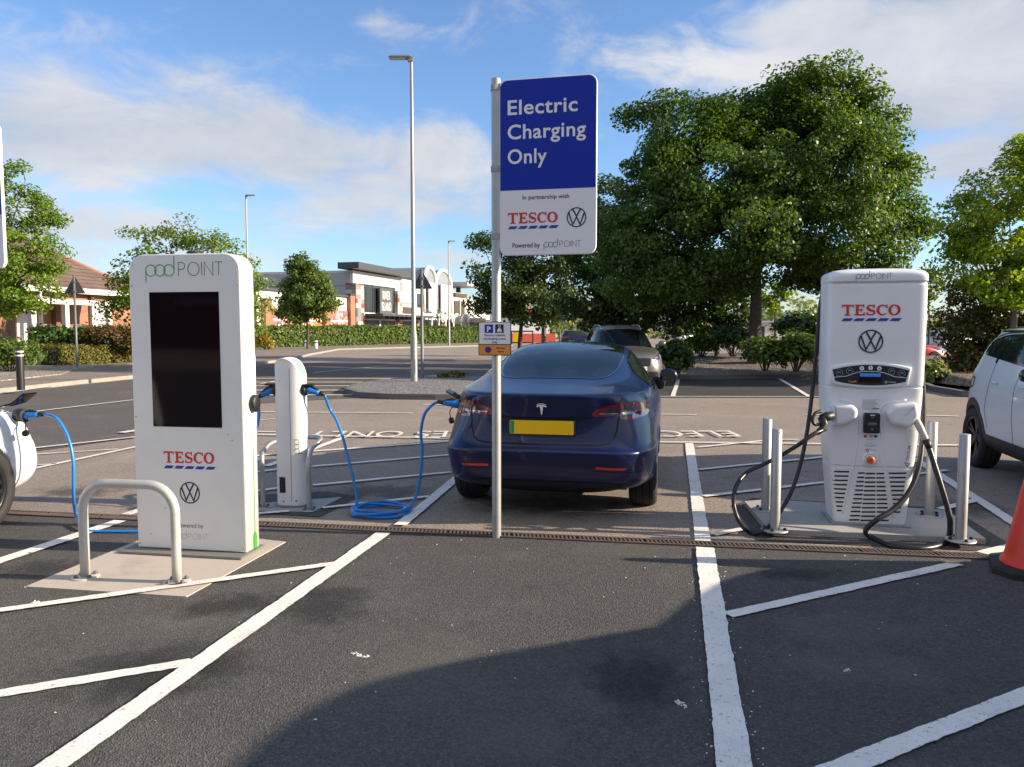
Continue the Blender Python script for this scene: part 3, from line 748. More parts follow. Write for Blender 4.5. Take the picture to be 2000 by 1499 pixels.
# planting bed behind the bays on the right: kerb, gravel, mound
bed = pxs((1130, 744), (1290, 742), (1600, 740), (1790, 752), (1815, 764), (1880, 776), (2200, 783), (2700, 786)) + [Vector((60, 26, 0)), Vector((60, 36, 0)), Vector((3, 36, 0))]
k = MB()
for i in range(7):
    a, b = bed[i], bed[i + 1]; t = (b - a).normalized(); n_ = Vector((-t.y, t.x, 0)) * .14
    k.prism([(a.x, a.y), (b.x, b.y), (b.x + n_.x, b.y + n_.y), (a.x + n_.x, a.y + n_.y)], 0.0, 0.14, 0, 'XY')
struct('bed_kerb', k, MT['kerb_dark'])
mbd = MB(); NB = 60; xs0 = bed[0].x
front = [(p.x, p.y) for p in bed[:8]]
def fy(x):
    for i in range(len(front) - 1):
        if front[i][0] <= x <= front[i + 1][0]: return front[i][1] + (front[i + 1][1] - front[i][1]) * (x - front[i][0]) / (front[i + 1][0] - front[i][0])
    return front[-1][1]
vs = []; nx, ny = 90, 24
for i in range(nx + 1):
    x = front[0][0] + (28 - front[0][0]) * i / nx
    for j in range(ny + 1):
        t = j / ny; y = fy(x) + .10 + t * (36 - fy(x))
        z = .12 + .42 * math.sin(min(1, t * 2.2) * math.pi / 2) ** 1.3 + .03 * math.sin(x * 2.1 + y) * min(1, t * 5) if t < .95 else .05
        vs.append((x, y, z))
mbd.add(vs, [(i * (ny + 1) + j, (i + 1) * (ny + 1) + j, (i + 1) * (ny + 1) + j + 1, i * (ny + 1) + j + 1) for i in range(nx) for j in range(ny)], 0, True)
struct('planting_bed', mbd, MT['soil'])

# concrete pads
PAD1 = pxs((52, 1150), (270, 1068), (400, 1052), (560, 1060), (362, 1170))
slab('charger_pad', pxs((50, 1150), (268, 1060), (470, 1052), (558, 1062), (364, 1170)), 0.0, 0.014, MT['concrete'])
slab('post_pad', pxs((470, 1000), (508, 986), (668, 974), (612, 1003)), 0.0, 0.014, MT['concrete_grey'])
slab('rapid_charger_pad', pxs((1454, 990), (1500, 986), (1850, 1008), (1925, 1066), (1500, 1046)), 0.0, 0.05, MT['concrete_grey'])
sheet('asphalt_patch', pxs((1432, 988), (1470, 975), (1860, 995), (1985, 1074), (1900, 1078), (1480, 1058)), 0.010, MT['asphalt_new'])
sheet('asphalt_patch', pxs((455, 1002), (510, 968), (640, 962), (700, 972), (625, 1012)), 0.010, MT['asphalt_new'])

# oil and damp stains with soft edges
def mat_stain(name, col, seed, amt):
    m, nt, b, out = new_mat(name); N, L = nt.nodes.new, nt.links.new
    tc = N('ShaderNodeTexCoord'); ln = N('ShaderNodeVectorMath'); ln.operation = 'LENGTH'; L(tc.outputs['Object'], ln.inputs[0])
    g = N('ShaderNodeNewGeometry'); n = N('ShaderNodeTexNoise'); n.inputs['Scale'].default_value = 5.0; n.inputs['Detail'].default_value = 7; n.inputs['Roughness'].default_value = .65; L(g.outputs['Position'], n.inputs['Vector'])
    a = N('ShaderNodeMath'); a.operation = 'SUBTRACT'; a.inputs[0].default_value = 1.0; L(ln.outputs['Value'], a.inputs[1])
    c = N('ShaderNodeMath'); c.operation = 'MULTIPLY_ADD'; L(n.outputs[0], c.inputs[0]); c.inputs[1].default_value = 2.2; c.inputs[2].default_value = -1.25
    d = N('ShaderNodeMath'); d.operation = 'ADD'; L(a.outputs[0], d.inputs[0]); L(c.outputs[0], d.inputs[1])
    e = N('ShaderNodeMath'); e.operation = 'MINIMUM'; L(d.outputs[0], e.inputs[0]); L(a.outputs[0], e.inputs[1])
    r = N('ShaderNodeMapRange'); L(e.outputs[0], r.inputs[0]); r.inputs[1].default_value = .05; r.inputs[2].default_value = .55; r.inputs[4].default_value = amt
    b.inputs['Base Color'].default_value = c4(col); b.inputs['Roughness'].default_value = .6; L(r.outputs[0], b.inputs['Alpha']); return m
MT['stain_dark'] = mat_stain('stain_dark', (.016, .015, .015), 1, .40); MT['stain_pale'] = mat_stain('stain_pale', (.22, .20, .175), 2, .20)
def stain(px, py, rx, ry, rz, m, z=.0112):
    mb = MB(); mb.add([(-1, -1, 0), (1, -1, 0), (1, 1, 0), (-1, 1, 0)], [(0, 1, 2, 3)]); o = struct('asphalt_stain', mb, m); o.location = G(px, py, z); o.scale = (rx, ry, 1); o.rotation_euler = (0, 0, R(rz))
for q in ((450, 1180, .50, .26, 20, 'stain_dark'), (1075, 985, 1.1, .55, -9, 'stain_dark'), (640, 1180, .35, .5, 10, 'stain_dark'), (1190, 1075, .5, .25, 0, 'stain_pale'), (830, 1300, .5, .7, 30, 'stain_pale'), (300, 1310, .6, .4, 0, 'stain_dark'),
          (1650, 1230, .5, .35, 0, 'stain_pale'), (1560, 1120, .45, .2, 0, 'stain_dark'), (1240, 1330, .35, .45, 0, 'stain_dark'), (1000, 1440, .4, .25, 0, 'stain_pale'), (740, 960, .8, .5, 0, 'stain_dark'), (150, 960, .6, .4, 0, 'stain_dark'), (90, 1110, .5, .3, 0, 'stain_dark'), (1880, 990, .5, .5, 0, 'stain_dark'), (1480, 930, .6, .6, 0, 'stain_pale')):
    stain(*q[:5], MT[q[5]], .0112 + .0004 * (q[0] % 7))

# painted lines
def line(mb, a, b, w=0.10, z=0.02, jit=0.0017, cut0=0.0, cut1=0.0, step=0.02):
    A, B = G(*a), G(*b); d = (B - A); L = d.length; d.normalize(); n = Vector((-d.y, d.x, 0)); A += d * cut0; L -= cut0 + cut1
    k = max(1, int(L / step)); vs = []; o1 = o2 = 0
    for i in range(k + 1):
        o1 = o1 * .6 + rnd.gauss(0, jit); o2 = o2 * .6 + rnd.gauss(0, jit)
        p = A + d * (L * i / k)
        e = rnd.uniform(-1, 1) * .012 if i in (0, k) else 0
        vs += [p + n * (w / 2 + o1) + d * e + Vector((0, 0, z)), p - n * (w / 2 + o2) + d * e + Vector((0, 0, z))]
    mb.add(vs, [(2 * i, 2 * i + 1, 2 * i + 3, 2 * i + 2) for i in range(k)])
near = MB()
line(near, (48, 1545), (750, 1045), .115); line(near, (1438, 1530), (1376.5, 1074), .125)
line(near, (-60, 1121), (236, 1021), .115)
line(near, (-60, 1208), (655, 1107), .075, z=.024); line(near, (-60, 1372), (378, 1299), .08, z=.018)
line(near, (1420, 1207), (1872, 1105), .085, z=.018); line(near, (1560, 1541), (2060, 1342), .095, z=.018)
struct('bay_lines', near, MT['paint_line'])
far = MB()
line(far, (782, 1030), (884, 944), .105); line(far, (884, 944), (960, 880), .10)
line(far, (1373, 1062), (1346, 868), .11, z=.016); line(far, (247, 1009), (300, 992), .10)
line(far, (520, 914), (674, 856), .10); line(far, (60, 1086), (58, 1085), .02)
line(far, (1392, 1049), (1456, 1037), .07); line(far, (1785, 898), (1990, 1032), .10)
line(far, (1838, 999), (1908, 981), .08, z=.024); line(far, (1920, 1086), (1985, 1070), .10)
for a, b in (((628, 997), (838, 974)), ((610, 952), (882, 926)), ((608, 915), (878, 892)), ((608, 885), (880, 865)), ((505, 1008), (568, 1003)), ((470, 968), (548, 957)), ((470, 929), (548, 920)), ((490, 895), (548, 889)),
             ((1366, 921), (1610, 896)), ((1372, 974), (1612, 946)), ((1362, 877), (1500, 863)), ((1790, 930), (1850, 922))):
    line(far, a, b, .07, z=.024)
line(far, (300, 848), (880, 859.5), .07, z=.028, jit=.003); line(far, (860, 859), (1300, 867), .07, z=.028); line(far, (1300, 867), (1890, 873.5), .07, z=.028)
line(far, (430, 844), (545, 846), .06)
struct('bay_lines', far, MT['paint_line'])
worn = MB()
line(worn, (505, 806.5), (808, 809), .08); line(worn, (826, 792), (900, 793), .08); line(worn, (1287, 811), (1360, 812), .08); line(worn, (1572, 812), (1640, 812.5), .08); line(worn, (1790, 813), (1872, 815), .08)
line(worn, (1180, 776), (1605, 776.5), .10); line(worn, (1605, 776.5), (1806, 777), .10)
line(worn, (1314, 776), (1325, 743), .11); line(worn, (1580, 776), (1522, 741), .11)
line(worn, (1500, 861), (1560, 861), .06)
line(worn, (60, 880), (268, 857), .085, z=.03, jit=.002); line(worn, (40, 892), (230, 880), .05); line(worn, (40, 924), (300, 868), .085); line(worn, (40, 913), (110, 909), .04)
line(worn, (90, 804), (300, 779), .09, z=.03); line(worn, (-100, 832), (90, 804), .09, z=.03); line(worn, (236, 849), (300, 839), .16, z=.03)
line(worn, (-200, 798), (100, 757), .10, z=.03); line(worn, (505, 752), (546, 744), .09)
line(worn, (612, 729), (750, 716), .10); line(worn, (750, 716), (910, 699), .06); line(worn, (508, 823), (560, 818), .05)
struct('road_lines', worn, MT['paint_worn'])
cr = MB()
for y, x0, x1 in ((740.5, 470, 775), (748, 470, 742), (755.5, 470, 735), (764, 470, 712), (773.5, 470, 690)):
    line(cr, (x0, y + .6), (x1, y + .6), .20, z=.03, jit=.002, step=.2)
struct('crossing_stripes', cr, MT['paint_cream'])

# lettering on the ground, read from the far side
let = MB();  p0 = G(1424, 845); LH = .64
W_ = (p0 - G(608, 846)).length
let_u = (G(608, 846) - p0).normalized(); let_v = Vector((let_u.y, -let_u.x, 0)) * -1
if let_v.y > 0: let_v = -let_v
Mtx = Matrix(((let_u.x, 0, let_v.x, p0.x), (let_u.y, 0, let_v.y, p0.y), (0, 1, 0, .03), (0, 0, 0, 1)))
widths = 0
full, _ = text_geo('ELECTRIC VEHICLES ONLY', 1.0, .012)
add_text(let, 'ELECTRIC VEHICLES ONLY', 0, 0, LH, width=W_, M=Mtx)
struct('road_lettering', let, MT['paint_worn'], fix=False)

# drain channel across the car park
d = MB(); DL0, DL1, DW = -9.0, 7.0, .135
def dquad(a0, a1, b0, b1, z0, z1, mi=0):
    P = [gr(a0, b0), gr(a1, b0), gr(a1, b1), gr(a0, b1)]
    d.add([(p.x, p.y, z0) for p in P] + [(p.x, p.y, z1) for p in P], [(0, 3, 2, 1), (4, 5, 6, 7), (0, 1, 5, 4), (1, 2, 6, 5), (2, 3, 7, 6), (3, 0, 4, 7)], mi)
dquad(DL0, DL1, -DW / 2, DW / 2, .0085, .0095, 1)
dquad(DL0, DL1, -DW / 2, -DW / 2 + .026, .010, .019); dquad(DL0, DL1, DW / 2 - .026, DW / 2, .010, .019)
a = DL0
while a < DL1:
    P = [gr(a, -DW / 2 + .026), gr(a + .017, -DW / 2 + .026), gr(a + .017 - .016, DW / 2 - .026), gr(a - .016, DW / 2 - .026)]
    d.add([(p.x, p.y, .010) for p in P] + [(p.x, p.y, .0175 + rnd.uniform(-.001, .001)) for p in P], [(4, 5, 6, 7), (0, 1, 5, 4), (1, 2, 6, 5), (2, 3, 7, 6), (3, 0, 4, 7)])
    a += .0305
    if abs((a / .5) % 1) < .03: a += .012
tag(d.build('drain_channel', [MT['rust'], MT['black_void']]), 'rusty slotted drain channel running across the car park asphalt', 'drain')

# crumbs of paint and grit lying about
sp = MB()
def crumb(p, r):
    n = rnd.randint(4, 6); st = rnd.uniform(.5, 1.0); an = rnd.uniform(0, 6.3); vs = []
    for i in range(n):
        a = 2 * math.pi * i / n; q = r * rnd.uniform(.6, 1.2); x, y = q * math.cos(a), q * st * math.sin(a)
        vs.append((p.x + x * math.cos(an) - y * math.sin(an), p.y + x * math.sin(an) + y * math.cos(an), p.z))
    vs.append((p.x, p.y, p.z + r * .45)); sp.add(vs, [(i, (i + 1) % n, n) for i in range(n)])
for i in range(260):
    a, b = rnd.uniform(-6, 5), -abs(rnd.gauss(0, 2.6)) - .1
    crumb(gr(a, b, .010), abs(rnd.gauss(.0035, .0025)) + .0015)
for i in range(70):
    t = rnd.random(); p = G(1438 + (1376 - 1438) * t, 1530 + (1074 - 1530) * t, .010) + Vector((rnd.choice((-1, 1)) * (.075 + abs(rnd.gauss(0, .025))), rnd.uniform(-.03, .03), 0)); crumb(p, abs(rnd.gauss(.003, .002)) + .001)
for px, py in ((690, 1276), (700, 1280), (712, 1283), (1330, 1375), (1336, 1380), (1325, 1371), (70, 1176), (76, 1178), (1655, 1310), (1410, 1178)):
    for q in range(6): crumb(G(px + rnd.uniform(-6, 6), py + rnd.uniform(-3, 3), .010), rnd.uniform(.004, .012))
tag(sp.build('grit', MT['crumb']), 'small white crumbs of road paint scattered over the dark asphalt', 'grit', kind='stuff')
tw = MB(); tw.tube(smoothpath([G(1836, 1094, .025), G(1852, 1097, .03), G(1868, 1098, .028), G(1886, 1096, .026)], 5), .009, 6)
tag(tw.build('twig', mat('twig', (.62, .50, .30), .8)), 'pale curled twig lying on the drain beside the cone', 'twig')
# ---------------------------------------------------------------- charging equipment in the foreground
def bev_prism(name, poly, y0, y1, bev, mats, parent, segs=3, matf=None):
    """Outline in the xz plane pushed from y0 to y1 with rounded rims."""
    bm = bmesh.new(); vs = [bm.verts.new((a, y0, b)) for a, b in poly]; f = bm.faces.new(vs)
    r = bmesh.ops.extrude_face_region(bm, geom=[f]); mv = [v for v in r['geom'] if isinstance(v, bmesh.types.BMVert)]
    for v in mv: v.co.y = y1
    bmesh.ops.recalc_face_normals(bm, faces=list(bm.faces))
    ed = [e for e in bm.edges if abs(e.verts[0].co.y - e.verts[1].co.y) < 1e-6]
    bmesh.ops.bevel(bm, geom=ed, offset=bev, segments=segs, affect='EDGES', profile=0.5)
    me = bpy.data.meshes.new(name)
    for fc in bm.faces:
        fc.smooth = len(fc.verts) == 4
        if matf: fc.material_index = matf(fc.calc_center_median(), fc.normal)
    bm.to_mesh(me); bm.free()
    for m in (mats if isinstance(mats, list) else [mats]): me.materials.append(m)
    o = bpy.data.objects.new(name, me); COL.objects.link(o); o.parent = parent
    return o
def bolts(parent, m, cx, cy, z, rad, n=4, a0=0.4, r=.011):
    for i in range(n):
        a = a0 + 2 * math.pi * i / n; b = MB()
        b.lathe([(r * 1.5, 0), (r * 1.5, .003), (r, .003), (r, .014), (r * .5, .018), (0, .018)], 6, smooth=False)
        b.build('bolt', m, parent, loc=(cx + rad * math.cos(a), cy + rad * math.sin(a), z))
# --- advertising kiosk with a screen
FL, FR = G(271, 1070, .03), G(480, 1081, .03)
ang = math.atan2((FR - FL).y, (FR - FL).x); KW, KD, KH = .83, .185, 2.075
kd = Vector((-math.sin(ang), math.cos(ang), 0)); kc = (FL + FR) / 2 + kd * KD / 2
kiosk = thing('charging_kiosk', 'tall white charging kiosk with a large black screen standing behind the front hoop barrier', 'charging kiosk', (kc.x, kc.y, .014), ang)
b = MB(); b.box((-.03, -.035, .008), (KW + .10, KD + .15, .016), bev=.004); b.build('base_plate', MT['grey_plastic'], kiosk)
outl = rrect(-KW / 2, KW / 2, .02, KH, .115, 10, (0, 0, 1, 1))
bev_prism('body', outl, -KD / 2, KD / 2, .010, MT['kiosk_white'], kiosk)
b = MB()
for y in (-.0005,): pass
# side trims on the right flank
b.add([(KW / 2 + .0015, .026, .05), (KW / 2 + .0015, .034, .05), (KW / 2 + .0015, .034, 1.86), (KW / 2 + .0015, .026, 1.86)], [(0, 1, 2, 3)])
b.add([(KW / 2 + .0015, -KD / 2 + .008, 1.862), (KW / 2 + .0015, KD / 2 - .008, 1.862), (KW / 2 + .0015, KD / 2 - .008, 1.868), (KW / 2 + .0015, -KD / 2 + .008, 1.868)], [(0, 1, 2, 3)])
b.build('panel_gap', MT['logo_pale'], kiosk)
for x, z in ((-.395, .05), (.395, .05), (-.395, 1.86), (.395, 1.86), (-.395, .95), (.395, .95)): b = MB(); b.lathe([(0, -KD / 2 - .0022), (.005, -KD / 2 - .0020), (.006, -KD / 2)], 12, (x, 0, z), axis='Y'); b.build('screw', MT['galv'], kiosk)
b = MB(); b.box((KW / 2 + .001, .030, .45), (.004, .005, .76)); b.prism([(.006, .02)] + [(.006, .105), (.018, .135), (.036, .135), (.048, .105), (.048, .02)], KW / 2, KW / 2 + .006, 0, 'YZ'); b.build('green_trim', MT['trim_green'], kiosk)
b = MB(); b.box((KW / 2 + .001, .035, 1.13), (.004, .105, .50), bev=.0015); st = b.build('instruction_label', MT['sign_white'], kiosk)
b = MB(); Mr = Matrix.Translation((KW / 2 + .0042, .035, 0)) @ Matrix.Rotation(R(90), 4, 'Z')
for z, w in ((1.345, .05), (1.315, .035), (1.235, .07), (1.22, .06), (1.205, .07), (1.14, .05), (1.095, .03), (1.08, .05), (.93, .07), (.915, .06)):
    b.add([Mr @ Vector(p) for p in ((-w / 2, 0, z), (w / 2, 0, z), (w / 2, 0, z + .006), (-w / 2, 0, z + .006))], [(0, 1, 2, 3)])
b.build('lettering', MT['logo_grey'], st, fix=False)
b = MB(); b.lathe([(0, .0), (.052, 0), (.055, .01), (.052, .030), (.046, .036), (0, .036)], 28, (KW / 2 + .002, .035, 1.045), axis='X')
for v in range(len(b.v)): x, y, z = b.v[v]; b.v[v] = (x, y, 1.045 + (z - 1.045) * 1.15)
b.build('socket', MT['black_plastic'], kiosk)
b = MB(); b.lathe([(.052, KH - .02), (.052, KH + .018), (.047, KH + .022), (.0, KH + .022)], 28, (.03, .0, 0)); b.build('roof_cap', MT['black_plastic'], kiosk)
b = MB(); b.prism(rrect(-.262, .257, .885, 1.815, .004, 2), -KD / 2 - .0025, -KD / 2 + .02); scr = b.build('screen', MT['screen'], kiosk)
fy_ = -KD / 2 - .0016
b = MB(); pod_point(b, -.283, 1.925, .077, fy_, 0, 1, w=.08); b.build('lettering', [MT['logo_green'], MT['logo_grey']], kiosk, fix=False)
b = MB(); serif_caps(b, -.192, .632, .382, .080, fy_, 0, 1); b.build('lettering', [MT['red_letter'], MT['blue_letter']], kiosk, fix=False)
b = MB(); ring_emblem(b, .0, .425, .076, fy_); b.build('emblem', MT['ink_navy'], kiosk, fix=False)
b = MB(); add_text(b, 'Powered by', -.105, .178, .030, fy_, width=.20, mi=0); pod_point(b, -.135, .095, .036, fy_, 1, 1, w=.08); b.build('lettering', [MT['logo_grey'], MT['logo_pale']], kiosk, fix=False)
for x, z in ((-.19, .31), (-.31, .12), (.30, .84), (.33, .80)): b = MB(); b.disc((x, fy_, z), .006, 7); b.build('scuff_mark', MT['logo_pale'], kiosk, fix=False)

# --- bent tube barriers
def hoop(name, pts, r, label, cat, feet, m):
    o = thing(name, label, cat, (feet[0].x, feet[0].y, feet[0].z)); L = Vector(feet[0])
    b = MB(); b.tube([p - L for p in pts], r, 18); b.build('tube', m, o)
    for f in feet:
        q = f - L; b = MB(); b.lathe([(.0, .010), (r + .048, .010), (r + .052, .006), (r + .052, 0)], 28, (q.x, q.y, 0)); fl = b.build('flange', m, o)
        bolts(fl, MT['kerb_dark'], q.x, q.y, .010, r + .030, 4, .9, .012)
    return o
A, B = G(167, 1128, .014), G(346, 1138, .014); ht = .605; rb = .17
u = (B - A).normalized(); up = Vector((0, 0, 1)); pts = [A, A + up * .2]
for i in range(13): a = R(180 - 90 * i / 12); pts.append(A + u * (rb + rb * math.cos(a)) + up * (ht - rb + rb * math.sin(a)))
for i in range(13): a = R(90 - 90 * i / 12); pts.append(B - u * (rb - rb * math.cos(a)) + up * (ht - rb + rb * math.sin(a)))
pts += [B + up * .2, B]
hoop('hoop_barrier', pts, .029, 'pale galvanised hoop barrier bolted to the concrete pad in front of the tall kiosk', 'barrier', [A, B], MT['galv_pale'])
A, B = G(514, 992, .014), G(604, 997, .014)
P = [A, A + up * .25, A + up * .46, at(516, 880, 6.9), at(528, 867, 7.0), at(550, 860, 7.08), at(590, 855.5, 7.12), at(614, 854, 7.08), at(626, 857, 6.98), at(622, 864, 6.88), at(609, 877, 6.80), Vector((B.x, B.y, .44)), B + up * .2, B]
hoop('hoop_barrier', smoothpath(P, 8), .021, 'thin grey tube barrier wrapped round the slim twin socket charging post', 'barrier', [A, B], MT['galv'])

# --- twin socket charging post
pc = (G(553, 993, .014) + G(600, 988, .014)) / 2; pc = G(573, 986, .014)
post = thing('charging_post', 'slim rounded white charging post with a blue plug in each side', 'charging post', (pc.x, pc.y, .014), R(-8))
b = MB(); b.lathe([(0, .012), (.165, .012), (.17, .008), (.17, 0)], 40)
for i in range(len(b.v)): x, y, z = b.v[i]; b.v[i] = (x, y * .8, z)
b.build('base_flange', MT['grey_plastic'], post)
NS = 64; sec = []
for j in range(NS):
    a = 2 * math.pi * j / NS; c, s_ = math.cos(a), math.sin(a); e = 2 / 2.9
    sec.append((.132 * math.copysign(abs(c) ** e, c), .098 * math.copysign(abs(s_) ** e, s_)))
ztop = pchip([-.14, -.125, -.08, -.02, .04, .09, .12, .14], [1.225, 1.255, 1.295, 1.308, 1.285, 1.225, 1.165, 1.11])
zs = [.014, .04, .3, .6, .9, 1.0]
b = MB(); V = []
for z in zs: V += [(x, y, z) for x, y in sec]
for t in (.3, .6, .9): V += [(x, y, 1.0 + (float(ztop(x)) - .012 - 1.0) * t) for x, y in sec]
V += [(x, y, float(ztop(x)) - .012) for x, y in sec]
nr_ = len(zs) + 4; b.add(V, [(i * NS + j, i * NS + (j + 1) % NS, (i + 1) * NS + (j + 1) % NS, (i + 1) * NS + j) for i in range(nr_ - 1) for j in range(NS)], 0, True)
b.build('body', MT['post_white'], post)
b = MB(); V = []
for k, (sc, dz) in enumerate(((1.0, -.010), (1.005, -.004), (.985, .003), (.9, .006), (.6, .008), (.3, .009), (.02, .009))): V += [(x * sc, y * sc, float(ztop(x * sc)) + dz) for x, y in sec]
b.add(V, [(i * NS + j, i * NS + (j + 1) % NS, (i + 1) * NS + (j + 1) % NS, (i + 1) * NS + j) for i in range(6) for j in range(NS)], 0, True); b.build('top_cap', MT['post_white'], post)
b = MB(); V = []
for t in np.linspace(.035, .128, 12):
    hw = .058 * math.sin(math.pi * min(1, max(0.02, (t - .03) / .11))) ** .5; z = float(ztop(t)) + .014
    V += [(t, -hw, z), (t, hw, z)]
b.add(V, [(2 * i, 2 * i + 1, 2 * i + 3, 2 * i + 2) for i in range(11)], 0, True); b.build('status_window', mat('status_window', (.28, .42, .38), .1), post)
for sx in (1, -1):
    b = MB(); b.lathe([(0, 0), (.05, 0), (.054, .006), (.05, .03), (.044, .036), (0, .036)], 26, (sx * .118, -.02, 1.03), axis='X')
    if sx < 0:
        b.v = [(2 * -.118 - x + .0, y, z) for x, y, z in b.v]
    so = b.build('socket', MT['black_plastic'], post)
    b = MB(); b.box((sx * .172, -.02, 1.075), (.10, .085, .018), bev=.006); b.build('socket_lid', MT['black_plastic'], so)
def sec_y(x): return -.098 * (1 - (abs(x) / .132) ** 2.9) ** (1 / 2.9) - .0018
b = MB(); V = []
for x in (.028, .032): V += [(x, sec_y(x), z) for z in (.05, 1.22)]
b.add(V, [(0, 2, 3, 1)]); b.disc((-.06, sec_y(-.06) - .001, 1.115), .005, 8); b.disc((-.045, sec_y(-.045) - .001, .05), .008, 10); b.disc((.07, sec_y(.07) - .002, .055), .009, 10)
b.build('seam', MT['logo_grey'], post, fix=False)
b = MB(); V = []
xs_ = [-.085 + .012 * i for i in range(6)]
for x in xs_: V += [(x, sec_y(x) - .0005, .125), (x, sec_y(x) - .0005, .265)]
b.add(V, [(2 * i, 2 * i + 2, 2 * i + 3, 2 * i + 1) for i in range(5)]); b.build('rating_plate', MT['ink'], post, fix=False)
b = MB(); Ml = Matrix.Translation((.082, sec_y(.082) - .003, .60)) @ Matrix.Rotation(R(28), 4, 'Z') @ Matrix.Rotation(R(90), 4, 'Y')
pod_point(b, 0, -.02, .045, 0, 0, 0, w=.08, M=Ml, only='pod'); b.build('lettering', MT['logo_grey'], post, fix=False)

# --- cables
def plug(o, p, d, side=1):
    """Blue grip in black trim, tip at p, pointing along -d (d runs towards the cable)."""
    d = Vector(d).normalized(); b = MB(); pts = [p + d * t for t in (-.02, .02, .045, .08, .11)]
    b.tube(pts, [.032, .033, .028, .024, .022], 14); pl = b.build('plug', MT['plug_blue'], o)
    b = MB(); b.tube([p + d * .09, p + d * .13, p + d * .165], [.021, .019, .015], 12)
    w = Vector((0, 0, 1)); w = (w - d * w.dot(d)).normalized()
    b.tube([p + d * t + w * h for t, h in ((-.02, .03), (.035, .036), (.08, .024), (.115, .016))], [.010, .012, .011, .006], 8)
    b.build('plug_trim', MT['black_plastic'], pl)
PX = Matrix.Rotation(R(-8), 4, 'Z')
sockR = Vector((pc.x, pc.y, .014)) + PX @ Vector((.16, -.02, 1.03)); sockL = Vector((pc.x, pc.y, .014)) + PX @ Vector((-.16, -.02, 1.03))
TES = (Vector((.225, 6.06, 0)), R(-11.3))
portT = at(892, 790, 6.34)
c1 = thing('charging_cable', 'blue cable coiled on the asphalt between the charging post and the dark blue car', 'cable', (G(740, 1004).x, G(740, 1004).y, 0)); O1 = Vector(c1.location)
p = [sockR + Vector((.150, -.012, -.040)), at(644, 799, 6.81), at(656, 819, 6.79), at(668, 850, 6.75), at(680, 895, 6.70), at(692, 945, 6.64), at(697, 980, 6.59)]
cc = G(741, 1004); turns = []
for i in range(1, 3 * 16 + 8):
    a = R(190) + i * 2 * math.pi / 16
    q = 1 + .07 * math.sin(i * .37) + .03 * math.sin(i * 1.3); rr_ = .232 + .014 * math.sin(i * .21)
    turns.append(Vector((cc.x + rr_ * q * math.cos(a) + .012 * math.sin(i * .15), cc.y + rr_ * .90 * q * math.sin(a), .024 + .011 * (i / 16) + .008 * math.sin(i * .9))))
e_ = [at(800, 992, 6.50), at(815, 962, 6.5), at(822, 920, 6.48), at(824.5, 875, 6.46), at(822, 845, 6.45), at(829, 810, 6.42), at(845, 791, 6.4), portT + Vector((-.155, .02, .018))]
b = MB(); b.tube([q - O1 for q in smoothpath(p + turns + e_, 5)], .0125, 10); b.build('flex', MT['cable_blue'], c1)
plug(c1, sockR - O1, (.24, -.02, -.062)); plug(c1, portT - O1, (-.24, .03, .028))
portW = at(52, 812, 6.30)
c2 = thing('charging_cable', 'blue cable hanging from the white car and running along the ground behind the tall kiosk', 'cable', (G(220, 1038).x, G(220, 1038).y, 0)); O2 = Vector(c2.location)
p = [portW + Vector((.155, -.02, .013)), at(108, 816, 6.22), at(124, 836, 6.2), at(137, 868, 6.18), at(143, 905, 6.16), at(143.5, 950, 6.14), at(145, 985, 6.12), at(150, 1012, 6.1), G(160, 1033, .03), G(178, 1038, .02), G(210, 1038.5, .02), G(270, 1038.5, .02), G(330, 1036, .02), G(420, 1020, .02), G(470, 985, .02), at(492, 920, 6.6), at(500, 850, 6.7), at(506, 806, 6.75), sockL + Vector((-.138, -.036, -.073))]
b = MB(); b.tube([q - O2 for q in smoothpath(p, 7)], .0125, 10); b.build('flex', MT['cable_blue'], c2)
plug(c2, portW - O2, (.24, -.03, .02)); plug(c2, sockL - O2, (-.19, -.05, -.10))

# --- big sign on its pole
def R0(o): return Vector(o.location)
sp_ = G(970, 1051)
sign = thing('charging_sign', 'tall blue and white electric charging sign on a galvanised pole behind the drain', 'sign', (sp_.x, sp_.y, 0), R(-12.5), 'electric charging signs')
b = MB(); b.lathe([(.034, 0), (.034, 3.385), (.033, 3.39), (0, 3.391)], 28); b.build('pole', MT['galv'], sign)
SX, SW, SZ0, SZ1 = .028, .711, 2.114, 3.372; SY = -.020
pan = bev_prism('sign_panel', rrect(SX, SX + SW, SZ0, SZ1, .062, 10), SY, SY + .032, .004, MT['sign_white'], sign)
split = SZ0 + (SZ1 - SZ0) * .372; m_ = .008
b = MB(); poly = [q for q in rrect(SX + m_, SX + SW - m_, SZ0 + m_, SZ1 - m_, .056, 10) if q[1] > split]; poly = [(SX + m_, split), (SX + SW - m_, split)] + [q for q in poly]
b.add([(x, SY - .0012, z) for x, z in poly], [list(range(len(poly)))]); b.build('blue_field', MT['sign_blue'], pan, fix=False)
ty = SY - .0022
def SF(fx, fz): return SX + SW * fx, SZ1 - (SZ1 - SZ0) * fz
for t, f, wf in (('Electric', .199, .715), ('Charging', .337, .80), ('Only', .476, .405)):
    x, z = SF(.09, f); b = MB(); add_text(b, t, x, z, .104, ty, width=SW * wf, bold=.016, spacing=1.05); b.build('lettering', MT['sign_white'], pan, fix=False)
b = MB(); x, z = SF(.245, .682); add_text(b, 'In partnership with', x, z, .030, ty, width=SW * .48, bold=.006); b.build('lettering', MT['ink'], pan, fix=False); b = MB(); x, z = SF(.14, .956); add_text(b, 'Powered by', x, z, .034, ty, width=SW * .285, bold=.006)
x, z = SF(.468, .957); pod_point(b, x, z, .036, ty, 1, 1, w=.10); b.build('lettering', [MT['ink'], MT['logo_grey']], pan, fix=False)
